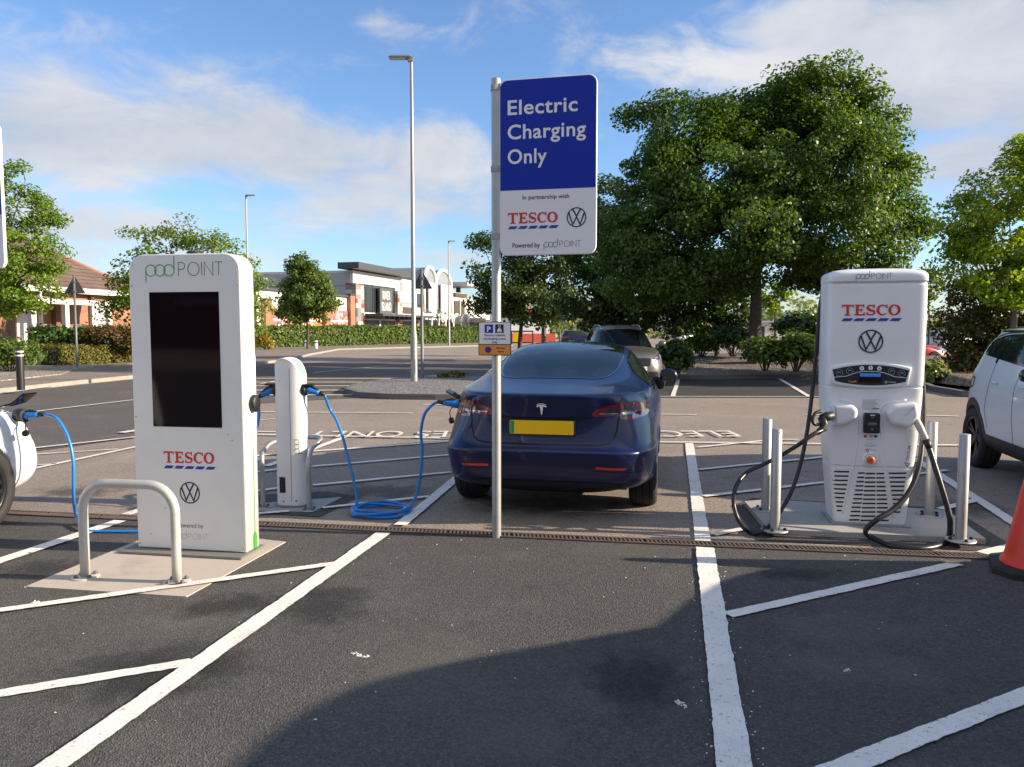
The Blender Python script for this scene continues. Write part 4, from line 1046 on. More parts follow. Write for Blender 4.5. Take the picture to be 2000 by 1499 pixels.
b = MB(); x, z = SF(.09, .818); serif_caps(b, x, z, SW * .515, .078, ty, 0, 1); b.build('lettering', [MT['red_letter'], MT['blue_letter']], pan, fix=False)
b = MB(); x, z = SF(.80, .792); ring_emblem(b, x, z, .070, ty); b.build('emblem', MT['ink_navy'], pan, fix=False)
b = MB()
for z in (SZ0 + .14, (SZ0 + SZ1) / 2, SZ1 - .05): b.lathe([(.039, z - .02), (.039, z - .02), (.039, z + .02), (.039, z + .02)], 24); b.box((.05, .02, z), (.06, .02, .035))
b.build('clamp', MT['galv'], sign)
z0, z1 = at(970, 694, 5.8).z, at(970, 629, 5.8).z; hw = .124
pl = bev_prism('restriction_plate', rrect(-hw, hw, z0, z1, .012, 5), -.052, -.046, .001, MT['ink'], sign)
b = MB(); q = rrect(-hw + .006, hw - .006, z0 + .086, z1 - .006, .009, 5, (0, 0, 1, 1)); b.add([(x, -.0528, z) for x, z in q], [list(range(len(q)))])
q = rrect(-hw + .006, hw - .006, z0 + .006, z0 + .080, .009, 5, (1, 1, 0, 0)); b.add([(x, -.0528, z) for x, z in q], [list(range(len(q)))], 1)
b.build('plate_face', [MT['sign_white'], MT['sign_orange']], pl, fix=False)
b = MB()
def rq(x0, x1, a0, a1, mi, y=-.0534): b.add([(x0, y, a0), (x1, y, a0), (x1, y, a1), (x0, y, a1)], [(0, 1, 2, 3)], mi)
rq(-.076, -.012, z1 - .083, z1 - .021, 1); rq(.004, .068, z1 - .083, z1 - .021, 0)
add_text(b, 'P', -.044, z1 - .074, .042, -.054, bold=.035, mi=2, align='CENTER')
q = [(.018, z1 - .074), (.018, z1 - .062), (.022, z1 - .060), (.027, z1 - .048), (.045, z1 - .048), (.050, z1 - .060), (.054, z1 - .062), (.054, z1 - .074), (.048, z1 - .074), (.048, z1 - .079), (.042, z1 - .079), (.042, z1 - .074), (.030, z1 - .074), (.030, z1 - .079), (.024, z1 - .079), (.024, z1 - .074)]
b.add([(x, -.054, z) for x, z in q], [list(range(len(q)))], 2); stroke(b, arc(.036, z1 - .034, .008, 0, 360, 14), .003, -.054, 2); stroke(b, [(.036, z1 - .042), (.036, z1 - .05)], .003, -.0541, 2)
zz = z1 - .107
for t, w in (('Electric vehicle', .155), ('recharging point', .168), ('only', .042)): add_text(b, t, 0, zz, .0155, -.054, width=w, bold=.012, mi=0, align='CENTER'); zz -= .0255
b.disc((-.050, -.0536, z0 + .043), .024, 24, 3); stroke(b, arc(-.050, z0 + .043, .021, 0, 360, 24), .005, -.0542, 4); stroke(b, [(-.064, z0 + .057), (-.036, z0 + .029)], .006, -.0542, 4)
add_text(b, 'At any', .045, z0 + .049, .0155, -.054, width=.066, bold=.012, mi=0, align='CENTER'); add_text(b, 'time', .045, z0 + .024, .0155, -.054, width=.044, bold=.012, mi=0, align='CENTER')
b.build('lettering', [MT['ink'], MT['sign_pblue'], MT['sign_white'], MT['sign_pblue'], MT['sign_purple']], pl, fix=False)
sg2 = copy_tree(sign); sg2.location = (-5.19, 7.02, 0)
sg2['label'] = 'white edge of a second charging sign cut off beside the leafy tree'

# --- rapid charger
RC0 = G(1701, 1026, .06); RCA = R(-12)
rc = thing('rapid_charger', 'stout white rapid charger with two black cables on a concrete pad between bollards', 'rapid charger', (RC0.x, RC0.y, .05), RCA)
body = Body([(0.012, 0.035, 0.40040000000000003, 0.264, 9, 9), (0.05, 0.03, 0.40495000000000003, 0.2693, 9, 9), (0.25, 0.012, 0.40950000000000003, 0.286, 9, 9), (0.455, 0.004, 0.41405000000000003, 0.3062, 9, 9), (0.458, 0.012, 0.41405000000000003, 0.3027, 9, 9), (0.47, 0.012, 0.41405000000000003, 0.3036, 9, 9), (0.473, 0.002, 0.41405000000000003, 0.308, 9, 9), (0.75, 0.0, 0.4186, 0.3326, 9, 9), (1.0, 0.0, 0.4186, 0.3494, 9, 9), (1.075, 0.0, 0.4186, 0.352, 9, 9), (1.08, 0.008, 0.4186, 0.3485, 9, 9), (1.09, 0.008, 0.4186, 0.3485, 9, 9), (1.095, 0.0, 0.4186, 0.3529, 9, 9), (1.45, -0.008, 0.4186, 0.3555, 10, 9), (1.85, -0.01, 0.4186, 0.3555, 10, 9), (1.872, -0.006, 0.4186, 0.3538, 10, 9), (1.884, 0.006, 0.4186, 0.3502, 10, 9), (1.888, -0.022, 0.4186, 0.3564, 10, 9), (1.93, -0.026, 0.4186, 0.3564, 9, 9), (1.952, -0.02, 0.41405000000000003, 0.3502, 7, 8), (1.966, -0.004, 0.40040000000000003, 0.3362, 6, 7), (1.978, 0.03, 0.3822, 0.3036, 4.5, 5), (1.989, 0.08, 0.3458, 0.2288, 3.5, 4), (1.994, 0.14, 0.2912, 0.1056, 2.5, 3), (1.995, 0.2, 0.2366, 0.0264, 2, 2)], 110, .012)
shell = body.mesh('body', MT['charger_white'], rc)
b = MB(); b.box((0, .215, .006), (.58, .43, .012), bev=.003); b.build('base_plate', MT['galv'], rc)
def q2l(px, py):                                   # where a point of the front shows, in the charger's own frame
    d = ray(px, py); Mi = (Matrix.Translation(rc.location) @ Matrix.Rotation(RCA, 4, 'Z')).inverted()
    o_, d_ = Mi @ Vector((0, 0, CAM_H)), Mi.to_3x3() @ d; t = -o_.y / d_.y; p = o_ + d_ * t; return (p.x, p.z)
xc = q2l(1699, 700)[0]
# dashboard
zt0, zb0 = q2l(1700, 730)[1], q2l(1700, 768)[1]
def dash(g): 
    top = [(-.272 - g + (.544 + 2 * g) * i / 16, 1.215 + .040 * (1 - ((i - 8) / 8) ** 2) + g) for i in range(17)]
    bot = [(-.250 - g + (.50 + 2 * g) * i / 16, 1.128 - .030 * (1 - ((i - 8) / 8) ** 2) - g) for i in range(17)]
    return bot + top[::-1]
pf = [(xc + x, z) for x, z in dash(.022)]
bev_prism('dashboard_frame', pf, -.028, .02, .014, MT['charger_white'], rc)
dp = [(xc + x, z) for x, z in dash(.0)]
b = MB(); b.prism(dp, -.0305, -.02); ds = b.build('dashboard', MT['ink'], rc)
b = MB(); y = -.0318
def arcline(z0_, k, x0, x1, w): stroke(b, [(xc + x0 + (x1 - x0) * i / 14, z0_ + k * (1 - ((x0 + (x1 - x0) * i / 14) / .26) ** 2)) for i in range(15)], w, y, 0)
stroke(b, [(xc - .258, 1.158), (xc - .17, 1.167), (xc - .10, 1.195), (xc - .05, 1.205), (xc + .05, 1.205), (xc + .10, 1.195), (xc + .17, 1.167), (xc + .258, 1.158)], .004, y, 0)
for dx, z in ((-.062, 1.228), (0, 1.232), (.062, 1.228)): b.disc((xc + dx, y, z), .0165, 20, 0); stroke(b, [(xc + dx - .007, z), (xc + dx + .007, z)], .004, y - .0006, 3); stroke(b, [(xc + dx, z - .007), (xc + dx, z + .007)], .004, y - .0008, 3)
for dx, z in ((-.222, 1.192), (-.148, 1.207), (.148, 1.207), (.222, 1.192)): stroke(b, arc(xc + dx, z, .024, 0, 360, 20), .002, y, 2); stroke(b, [(xc + dx - .012, z), (xc + dx - .003, z + .006), (xc + dx + .012, z + .002)], .005, y, 2)
add_text(b, 'Veefil', xc - .155, 1.118, .016, y, width=.058, bold=.01, mi=1); add_text(b, 'TRITIUM', xc + .128, 1.120, .009, y, width=.052, mi=0); stroke(b, arc(xc + .112, 1.125, .008, 0, 360, 10), .003, y, 0)
b.build('lettering', [MT['sign_white'], MT['sign_orange'], MT['logo_pale'], MT['ink']], ds, fix=False)
b = MB(); b.prism(rrect(xc - .08, xc + .08, 1.120, 1.196, .006, 4), -.0320, -.031); dsp = b.build('display', MT['screen'], ds)
m_lcd, nt_, bb_, _o = new_mat('lcd_blue'); bb_.inputs['Base Color'].default_value = (.01, .05, .16, 1); bb_.inputs['Emission Color'].default_value = (.03, .13, .42, 1); bb_.inputs['Emission Strength'].default_value = .35
b = MB(); b.add([(xc - .074, -.0324, 1.165), (xc + .074, -.0324, 1.165), (xc + .074, -.0324, 1.191), (xc - .074, -.0324, 1.191)], [(0, 1, 2, 3)]); b.build('lit_screen', m_lcd, dsp, fix=False)
# plug holsters
def holster(pts, y, name='plug_holster'): return bev_prism(name, round_poly(pts, .03, 6), y, .03, .035, MT['charger_white'], rc, 5)
hl = [q2l(*p) for p in ((1622, 832), (1620, 786), (1664, 790), (1673, 800), (1670, 818), (1645, 829))]
hr = [q2l(*p) for p in ((1774, 836), (1737, 827), (1727, 805), (1737, 790), (1787, 785), (1792, 812))]
holster(hl, -.085); holster(hr, -.085)
# middle column: ridges, reader, stop button, notices
b = MB()
def onface(px, py, lift=.004):
    x, z = q2l(px, py); loc, nor, _i, _d = body.bvh.ray_cast(Vector((x, -2, z)), Vector((0, 1, 0))); return loc + Vector((0, -lift, 0))
for path in ([(1722, 848), (1724, 880), (1730, 922), (1738, 965), (1746, 1012)], [(1676, 805), (1674, 850), (1670, 890), (1663, 922), (1654, 965), (1646, 1005)]):
    P_ = [onface(*p, .000) for p in path]; b.tube(smoothpath(P_, 6), .008, 10)
b.build('ridge', MT['charger_white'], rc)
P_ = [onface(*p, -.004) for p in ((1722, 850), (1716, 815), (1722, 795), (1738, 786), (1770, 781))]
b = MB(); b.tube(smoothpath(P_, 6), .010, 10); P_ = [onface(*p, -.004) for p in ((1676, 806), (1672, 793), (1660, 785), (1640, 781))]; b.tube(smoothpath(P_, 6), .010, 10); b.build('ridge', MT['charger_white'], rc)
x0, z0 = q2l(1685, 845); x1, z1 = q2l(1717, 807)
cr_ = bev_prism('card_reader', rrect(x0, x1, z0, z1, .012, 5), -.045, .01, .006, MT['black_plastic'], rc)
b = MB(); xm = (x0 + x1) / 2
for zz_, w, h_, mi in ((z1 - .018, .035, .007, 0), (z1 - .032, .02, .003, 1), (z0 + .062, .062, .022, 2), (z0 + .028, .014, .006, 1)): b.add([(xm - w / 2, -.0457, zz_), (xm + w / 2, -.0457, zz_), (xm + w / 2, -.0457, zz_ + h_), (xm - w / 2, -.0457, zz_ + h_)], [(0, 1, 2, 3)], mi)
b.build('keypad', [MT['sign_white'], MT['logo_pale'], MT['logo_grey']], cr_, fix=False)
x, z = q2l(1699, 898)
b = MB(); b.lathe([(0, -.012), (.052, -.012), (.056, -.008), (.056, .01)], 36, (x, 0, z), axis='Y'); sb = b.build('stop_button', MT['charger_white'], rc)
b = MB(); b.lathe([(0, -.034), (.018, -.034), (.027, -.030), (.030, -.022), (.030, -.012)], 30, (x, 0, z), axis='Y'); b.build('push_cap', mat('stop_orange', (.72, .14, .04), .35), sb)
b = MB(); b.lathe([(0, -.0352), (.011, -.0348)], 20, (x, 0, z), axis='Y'); stroke(b, arc(x, z, .043, 20, 160, 16), .005, -.0128, 1); stroke(b, arc(x, z, .043, 200, 340, 16), .003, -.0128, 1); b.build('marking', [MT['cone_red'], MT['logo_pale']], sb, fix=False)
b = MB()
def bar(px0, px1, py, h, mi):
    a, q = onface(px0, py, .0016), onface(px1, py, .0016); b.add([a, q, q + Vector((0, 0, h)), a + Vector((0, 0, h))], [(0, 1, 2, 3)], mi)
for i in range(9): bar(1684, 1717 - (i * 7 % 9), 782 + i * 2.3, .0035, 0)
bar(1705, 1718, 799, .005, 1)
for px_, mi in ((1687, 2), (1698, 0), (1707, 3)): bar(px_, px_ + 6, 855, .018, mi)
for py_, a_, q_ in ((860, 1692, 1708), (866, 1692, 1706), (870, 1687, 1713), (872.5, 1690, 1710), (880, 1700, 1711)): bar(a_, q_, py_, .004, 0)
p_ = onface(1694, 881, .0018); stroke(b, [(p_.x - .012, p_.z + .012), (p_.x + .012, p_.z + .012), (p_.x, p_.z - .012)], .004, p_.y, 1, closed=True)
b.build('notice', [MT['logo_pale'], MT['ink'], MT['red_letter'], MT['blue_letter']], rc, fix=False)
b = MB(); p_ = onface(1772, 908, .0025); Mv = Matrix.Translation(p_) @ Matrix.Rotation(R(-86), 4, 'Y') @ Matrix.Rotation(R(0), 4, 'Z')
stroke(b, [(-.016, .0), (.012, .018), (.012, -.018)], .006, 0, 0, closed=True, M=Mv); add_text(b, 'TRITIUM', .03, -.010, .020, 0, width=.115, bold=.004, M=Mv); b.build('lettering', MT['logo_grey'], rc, fix=False)
b = MB(); p_ = q2l(1699, 554); pod_point(b, xc - .122, 1.908, .034, -.0285, 0, 0, w=.11)
b.build('lettering', MT['logo_grey'], rc, fix=False)
b = MB(); xa, za = q2l(1643, 617); xb, zb = q2l(1758, 595); serif_caps(b, xa, za, xb - xa, zb - za, -.013, 0, 1); b.build('lettering', [MT['red_letter'], MT['blue_letter']], rc, fix=False)
b = MB(); x, z = q2l(1700, 667); ring_emblem(b, x, z, .088, -.0135); b.build('emblem', MT['ink_navy'], rc, fix=False)
# vent slots
b = MB()
def slot(px0, px1, py, bow=0.0, w=.0125):
    pts = [onface(px0 + (px1 - px0) * i / 6, py, .0014) for i in range(7)]
    vs = []
    for i, p in enumerate(pts): vs += [p + Vector((0, 0, w / 2)), p - Vector((0, 0, w / 2))]
    b.add(vs, [(2 * i, 2 * i + 1, 2 * i + 3, 2 * i + 2) for i in range(6)])
for i in range(10):
    t = i / 9; y_ = 922 + 77 * t; slot(1625 + 11 * t, 1659 - 13 * t, y_)
    slot(1736 + 12 * t, 1771 - 11 * t, y_ + 3)
for i in range(12):
    t = i / 11; y_ = 925 + 93 * t; L_, R_ = 1676 - 16 * t, 1727 + 11 * t; w_ = R_ - L_
    for f0, f1, dy in ((0, .26, -.4), (.29, .66, .6), (.70, 1.0, .6)): slot(L_ + w_ * f0, L_ + w_ * f1, y_ + dy)
b.build('vent_grille', MT['ink'], rc, fix=False)
# cables and plugs: points taken in the world, kept in the charger's frame
MI = (Matrix.Translation(rc.location) @ Matrix.Rotation(RCA, 4, 'Z')).inverted()
def rcable(pts, r): 
    b = MB(); b.tube([MI @ q for q in smoothpath(pts, 8)], r, 12); return b.build('cable', MT['cable_black'], rc)
rcable([at(1613, 838, 5.82), at(1590, 848, 5.75), at(1555, 872, 5.75), at(1520, 893, 5.9), at(1490, 908, 5.95), at(1458, 924, 5.9), at(1438, 950, 5.8), at(1433, 985, 5.75), at(1443, 1018, 5.7), G(1460, 1038, .03), G(1478, 1042, .03), G(1500, 1030, .07), at(1524, 1000, 6.05), at(1548, 955, 6.12), at(1565, 900, 6.2), at(1577, 840, 6.25), at(1586, 770, 6.3), at(1594, 690, 6.3), at(1600, 610, 6.3), at(1606, 575, 6.3)], .0160)
rcable([at(1812, 868, 5.72), at(1824, 905, 5.66), at(1838, 950, 5.6), at(1850, 990, 5.56), at(1856, 1022, 5.54), G(1852, 1052, .03), G(1830, 1067, .025), G(1790, 1072, .025), G(1740, 1066, .025), G(1705, 1051, .025), G(1691, 1037, .07), at(1712, 1016, 5.66), at(1745, 995, 5.7), at(1775, 962, 5.76), at(1794, 915, 5.84), at(1802, 850, 5.95), at(1803, 780, 6.02), at(1799, 700, 6.06), at(1795, 640, 6.1), at(1792, 600, 6.12)], .0205)
# left: black plug with an open grip; right: pale plug
b = MB(); pv_ = MI @ at(1606, 812, 5.86)
def lw(px, py, Y): return MI @ at(px, py, Y)
b.tube([lw(1626, 812, 5.86), lw(1612, 815, 5.85), lw(1604, 817, 5.84)], [.034, .037, .028], 8)
b.tube(smoothpath([lw(1604, 803, 5.84), lw(1592, 808, 5.82), lw(1587, 820, 5.81), lw(1591, 829, 5.81), lw(1602, 829, 5.82)], 5), .013, 10)
b.tube([lw(1604, 815, 5.84), lw(1610, 830, 5.82), lw(1606, 838, 5.81), lw(1596, 846, 5.77)], [.03, .030, .026, .020], 12)
b.build('plug', MT['black_plastic'], rc)
b = MB(); b.tube(smoothpath([lw(1786, 818, 5.78), lw(1794, 830, 5.76), lw(1801, 845, 5.74), lw(1808, 860, 5.73)], 4), [.030] * 3 + [.027] * 4 + [.026] * 5 + [.022], 14)
b.build('plug', mat('plug_beige', (.52, .48, .42), .5), rc)
b = MB(); b.tube([lw(1808, 859, 5.73), lw(1812, 868, 5.72), lw(1815, 877, 5.70)], [.027, .026, .022], 12); b.build('plug_boot', MT['black_plastic'], rc)

# --- galvanised bollards round the rapid charger
BP = [((1513, 1036), 'front left'), ((1495, 996), 'rear left'), ((1815, 1007), 'rear right'), ((1876, 1056), 'front right')]
LB = ['galvanised steel bollard with a black cable passing behind it, nearer of the left pair', 'galvanised steel bollard rising behind its nearer twin left of the rapid charger',
      'galvanised steel bollard half hidden behind the right hand charger cable', 'galvanised steel bollard on the right corner of the pad beside the white car']
bol = None
for i, ((px, py), _n) in enumerate(BP):
    p_ = G(px, py, .05)
    if bol is None:
        bol = thing('steel_bollard', LB[0], 'bollard', p_, R(15)); b = MB(); b.lathe([(.0375, .0), (.0375, .772), (.035, .775), (0, .775)], 30); b.build('tube', MT['galv'], bol)
        b = MB(); b.lathe([(.0, .010), (.098, .010), (.102, .007), (.102, 0)], 32); fl = b.build('flange', MT['galv'], bol)
        bolts(fl, MT['black_plastic'], 0, 0, .010, .074, 4, .75, .012); o = bol
        b = MB(); b.disc((0.0, -.0382, .752), .004, 8); b.build('hole', MT['black_void'], bol, fix=False)
    else: o = copy_tree(bol); o.location = p_; o.rotation_euler = (0, 0, R(15 + 70 * i))
    o['label'] = LB[i]; o['group'] = 'galvanised bollards round the rapid charger'

# --- traffic cone
cp = Vector((3.41, 4.88, .008)); cone = thing('traffic_cone', 'tall red traffic cone on a black rubber base at the edge of the drain', 'traffic cone', cp, R(-28))
oct_ = [(math.copysign(.265, a), math.copysign(.265, c)) for a, c in ()]
base = []
for sx, sy in ((1, 1), (-1, 1), (-1, -1), (1, -1)):
    p1, p2 = (sx * .27, sy * .17), (sx * .17, sy * .27)
    base += [p1, p2] if sx * sy > 0 else [p2, p1]
b = MB(); n8 = len(base); V = []
for sc, z in ((1, 0), (1, .035), (.95, .048), (.80, .055)): V += [(x * sc, y * sc, z) for x, y in base]
b.add(V, [(i * n8 + j, i * n8 + (j + 1) % n8, (i + 1) * n8 + (j + 1) % n8, (i + 1) * n8 + j) for i in range(3) for j in range(n8)]); b.add(V[-n8:], [list(range(n8))]); b.build('base', MT['rubber'], cone)
b = MB(); b.lathe([(.225, .052), (.218, .075), (.205, .085), (.195, .12), (.038, .97), (.030, .985), (.030, .99)], 40); b.build('cone_body', MT['cone_red'], cone)
b = MB(); b.lathe([(.101, .63), (.1025, .63), (.064, .84), (.063, .84)], 40); b.build('reflective_sleeve', MT['sign_white'], cone)
# ---------------------------------------------------------------- cars
def paint(name, col, metal=0.3, rough=0.32, flake=0.06):
    m = mat(name, col, rough, metal, var=flake, scale=1.2, coat=.30); return m
MT['navy_paint'] = paint('navy_paint', (.0013, .0078, .058), .12)
MT['white_paint'] = paint('white_paint', (.70, .71, .72), .0, .35, .02)
MT['grey_paint'] = paint('grey_paint', (.17, .16, .148), .55, .32)
MT['red_paint'] = paint('red_paint', (.36, .008, .012), .1, .35)
MT['silver_paint'] = paint('silver_paint', (.42, .45, .48), .5, .35)
MT['black_gloss'] = mat('black_gloss', (.008, .008, .009), .12, var=.1, coat=.6)
MT['car_glass'] = mat('car_glass', (.016, .021, .021), .03, var=.45, scale=1.6, ior=1.45, spec=.5)
MT['rear_glass'] = mat_glass('rear_glass', (.012, .018, .018), .62, ior=1.34)
MT['seat_pale'] = mat('seat_pale', (.16, .165, .155), .7)
MT['clear_glass'] = mat_glass('clear_glass', (.008, .010, .010), .72, ior=1.22)
MT['rim'] = mat('rim', (.30, .30, .31), .35, .8); MT['rim_dark'] = mat('rim_dark', (.03, .03, .032), .3, .5)
MT['lamp_red'] = mat('lamp_red', (.26, .010, .014), .06, var=.1, scale=6, coat=.8)
MT['reflector_red'] = mat('reflector_red', (.62, .012, .02), .15, var=.1, coat=.8)
MT['lamp_clear'] = mat('lamp_clear', (.060, .064, .072), .08, .3, var=.15, scale=9, coat=1.0)
MT['lamp_bright'] = mat('lamp_bright', (.50, .50, .52), .10, .7, var=.3, scale=14, coat=1.0)
MT['mirror'] = mat('mirror', (.10, .13, .12), .05, .9, var=.1)
MT['chrome'] = mat('chrome', (.62, .63, .64), .14, 1.0, var=.08)
MT['plate_yellow'] = mat('plate_yellow', (.92, .56, .004), .4, var=.03); MT['plate_green'] = mat('plate_green', (.02, .30, .10), .4, var=.03)
MT['seat_cloth'] = mat('seat_cloth', (.02, .02, .022), .8); MT['cladding'] = mat('cladding', (.022, .022, .023), .55, var=.15)
def arches(centres, r, hw, zmax=.80):
    def f(x, y, z): return abs(x) > hw and z < zmax and any((y - c) ** 2 + (z - zc) ** 2 < r * r for c, zc in centres)
    return f
def circle_pts(c, zc, r, a0=-12, a1=192, n=40): return [(c + r * math.cos(R(a0 + (a1 - a0) * i / n)), zc + r * math.sin(R(a0 + (a1 - a0) * i / n))) for i in range(n + 1)]
def arch_lip(B, car, c, zc, r, sx, w, m):
    """A rim that covers the edge of the wheel opening and returns inwards."""
    mb = MB(); hit = []
    for p in circle_pts(c, zc, r):
        loc, nor, _i, _d = B.bvh.ray_cast(Vector((sx * 3, p[0], p[1])), Vector((-sx, 0, 0)))
        if loc is None: continue
        hit.append(loc)
    vs = []
    for p in hit:
        rad = Vector((0, p.y - c, p.z - zc)).normalized()
        for dr, dx in ((w, .001), (w * .5, .008), (0, .010), (-.012, .004), (-.014, -.10), (-.012, -.24)): vs.append(p + rad * dr + Vector((sx * dx, 0, 0)))
    k = 6; mb.add(vs, [(i * k + j, (i + 1) * k + j, (i + 1) * k + j + 1, i * k + j + 1) for i in range(len(hit) - 1) for j in range(k - 1)], 0, True)
    return mb.build('wheel_arch', m, car)
def mirror_(car, loc, sx, m):
    b = MB(); V = []
    pr = [(-.10, .02), (-.085, .062), (-.03, .082), (.04, .078), (.09, .05), (.105, .0), (.09, -.045), (.03, -.062), (-.05, -.06), (-.09, -.035)]
    for y, s_ in ((-.045, .80), (-.03, .97), (.0, 1.0), (.04, .92), (.08, .66), (.10, .25)): V += [(px * s_, y, pz * s_) for px, pz in pr]
    k = len(pr); b.add(V, [(i * k + j, i * k + (j + 1) % k, (i + 1) * k + (j + 1) % k, (i + 1) * k + j) for i in range(5) for j in range(k)] + [list(range(5 * k, 6 * k))], 0, True)
    b.box((-sx * .12, .02, -.035), (.12, .05, .03))
    mo = b.build('door_mirror', m, car, loc=loc)
    b = MB(); b.add([(px * .78, -.046, pz * .78) for px, pz in pr], [list(range(k))]); b.build('mirror_glass', MT['mirror'], mo)

# --- dark blue electric saloon, its tail to the camera
tes = thing('electric_car', 'glossy dark blue electric saloon plugged in at its left tail lamp behind the sign pole', 'car', TES[0], TES[1])
TB = Body([(.19, .46, 4.38, .72, 4, 4), (.23, .38, 4.46, .79, 5, 4), (.29, .18, 4.57, .870, 6.5, 4), (.35, .105, 4.64, .893, 7, 4), (.45, .055, 4.68, .906, 7, 4), (.55, .014, 4.69, .915, 7, 3.6), (.598, .0, 4.675, .919, 6.8, 3.4), (.612, .006, 4.67, .920, 6.6, 3.3),
           (.64, .045, 4.64, .921, 6.2, 3.1), (.68, .068, 4.60, .923, 5.8, 3), (.74, .080, 4.52, .924, 5.2, 2.8), (.82, .086, 4.38, .920, 4.6, 2.6), (.89, .080, 4.16, .911, 4.1, 2.5), (.95, .066, 3.9, .896, 3.9, 2.4), (1.00, .048, 3.62, .878, 3.7, 2.3),
           (1.04, .034, 3.48, .857, 3.55, 2.3), (1.052, .034, 3.45, .850, 3.5, 2.3), (1.061, .058, 3.42, .845, 3.45, 2.3), (1.082, .22, 3.36, .828, 3.3, 2.3), (1.11, .43, 3.29, .803, 3.2, 2.3), (1.15, .65, 3.18, .770, 3.1, 2.3), (1.20, .87, 3.05, .734, 3.0, 2.3),
           (1.26, 1.11, 2.92, .690, 3, 2.4), (1.32, 1.37, 2.80, .640, 3, 2.6), (1.37, 1.63, 2.70, .583, 3, 2.8), (1.405, 1.87, 2.63, .508, 3, 3), (1.43, 2.09, 2.56, .385, 2.8, 2.8), (1.441, 2.23, 2.48, .24, 2.5, 2.5), (1.444, 2.33, 2.39, .06, 2, 2)], 110, .016)
TW = [(.985, .335), (3.86, .335)]; cutA = arches(TW, .378, .5)
s45 = math.sqrt(.5)
rgp = round_poly([(-.44, 1.285), (.44, 1.285), (.535, 1.60), (.565, 2.05), (.53, 2.46), (-.53, 2.46), (-.565, 2.05), (-.535, 1.60)], [.20, .20, .3, .3, .02, .02, .3, .3], 8)
rg_in = in_poly(shrink(rgp, .02))
TB.mesh('body', [MT['navy_paint'], MT['black_plastic']], tes, lambda x, y, z: cutA(x, y, z) or (z > 1.1 and y < 2.08 and rg_in(x, s45 * (y + z))), lambda x, y, z: 1 if z < .235 else 0)
for sx in (1, -1):
    for c, zc in TW:
        arch_lip(TB, tes, c, zc, .374, sx, .018, MT['navy_paint'])
        make_wheel(tes, (sx * .785, c, zc), 0 if sx > 0 else math.pi, .335, .235, .245, 10, 'rim_dark', False)
s45 = math.sqrt(.5); RG = ((0, -2 * s45, 2 * s45 + .0), (1, 0, 0), (0, s45, s45), (0, s45, -s45))
rgp = round_poly([(-.44, 1.285), (.44, 1.285), (.535, 1.60), (.565, 2.05), (.53, 2.46), (-.53, 2.46), (-.565, 2.05), (-.535, 1.60)], [.20, .20, .3, .3, .02, .02, .3, .3], 8)
rw = TB.lay('rear_window', rgp, RG, MT['rear_glass'], tes, .0035, .05)
b = MB(); b.box((0, 1.02, .985), (1.36, .74, .03), bev=.01); b.build('parcel_shelf', MT['seat_cloth'], tes)
b = MB(); b.box((0, 1.50, .78), (1.32, .16, .62), bev=.05); rs_seat = b.build('rear_seat_panel', MT['seat_cloth'], tes)
for x in (-.40, 0, .40): b = MB(); b.box((x, 1.50, 1.145), (.25, .10, .13), bev=.04); b.build('headrest', MT['seat_pale'], rs_seat)
for x in (-.38, .38):
    b = MB(); b.box((x, 2.55, .80), (.50, .16, .66), bev=.05); st_ = b.build('front_seat', MT['seat_pale'], tes); b = MB(); b.box((x, 2.56, 1.21), (.26, .10, .20), bev=.04); b.build('headrest', MT['seat_pale'], st_)
b = MB(); b.box((0, 2.2, .50), (1.5, 2.9, .04)); b.box((0, 3.30, .90), (1.40, .30, .16), bev=.03); b.build('cabin_floor', MT['seat_cloth'], tes)
rwm = MB()
for off_, w_ in ((.030, .004),): pass
TB.strip('window_seal', shrink(rgp, -.004)[0:len(rgp)], RG, .014, MT['black_gloss'], tes, .0040, True)
TB.lay('roof_glass', round_poly([(-.50, 2.10), (.50, 2.10), (.52, 2.5), (.50, 2.78), (-.50, 2.78), (-.52, 2.5)], .1), TOP, MT['car_glass'], tes, .003, .08)
s35 = R(35); FG = ((0, 5.5, 3.2), (1, 0, 0), (0, -math.sin(s35), math.cos(s35)), (0, -math.cos(s35), -math.sin(s35)))
def fgv(y, z): return (y - 5.5) * -math.sin(s35) + (z - 3.2) * math.cos(s35)
v0, v1 = fgv(3.33, 1.08), fgv(2.72, 1.36)
TB.lay('windscreen', round_poly([(-.66, v0), (.66, v0), (.55, v1), (-.55, v1)], .08), FG, MT['car_glass'], tes, .003, .08)
swp = round_poly([(1.06, 1.075), (1.22, 1.185), (1.5, 1.285), (1.9, 1.345), (2.3, 1.352), (2.68, 1.29), (3.02, 1.165), (3.34, 1.015), (3.26, .985), (2.2, .982), (1.28, 1.002)], .06, 4)
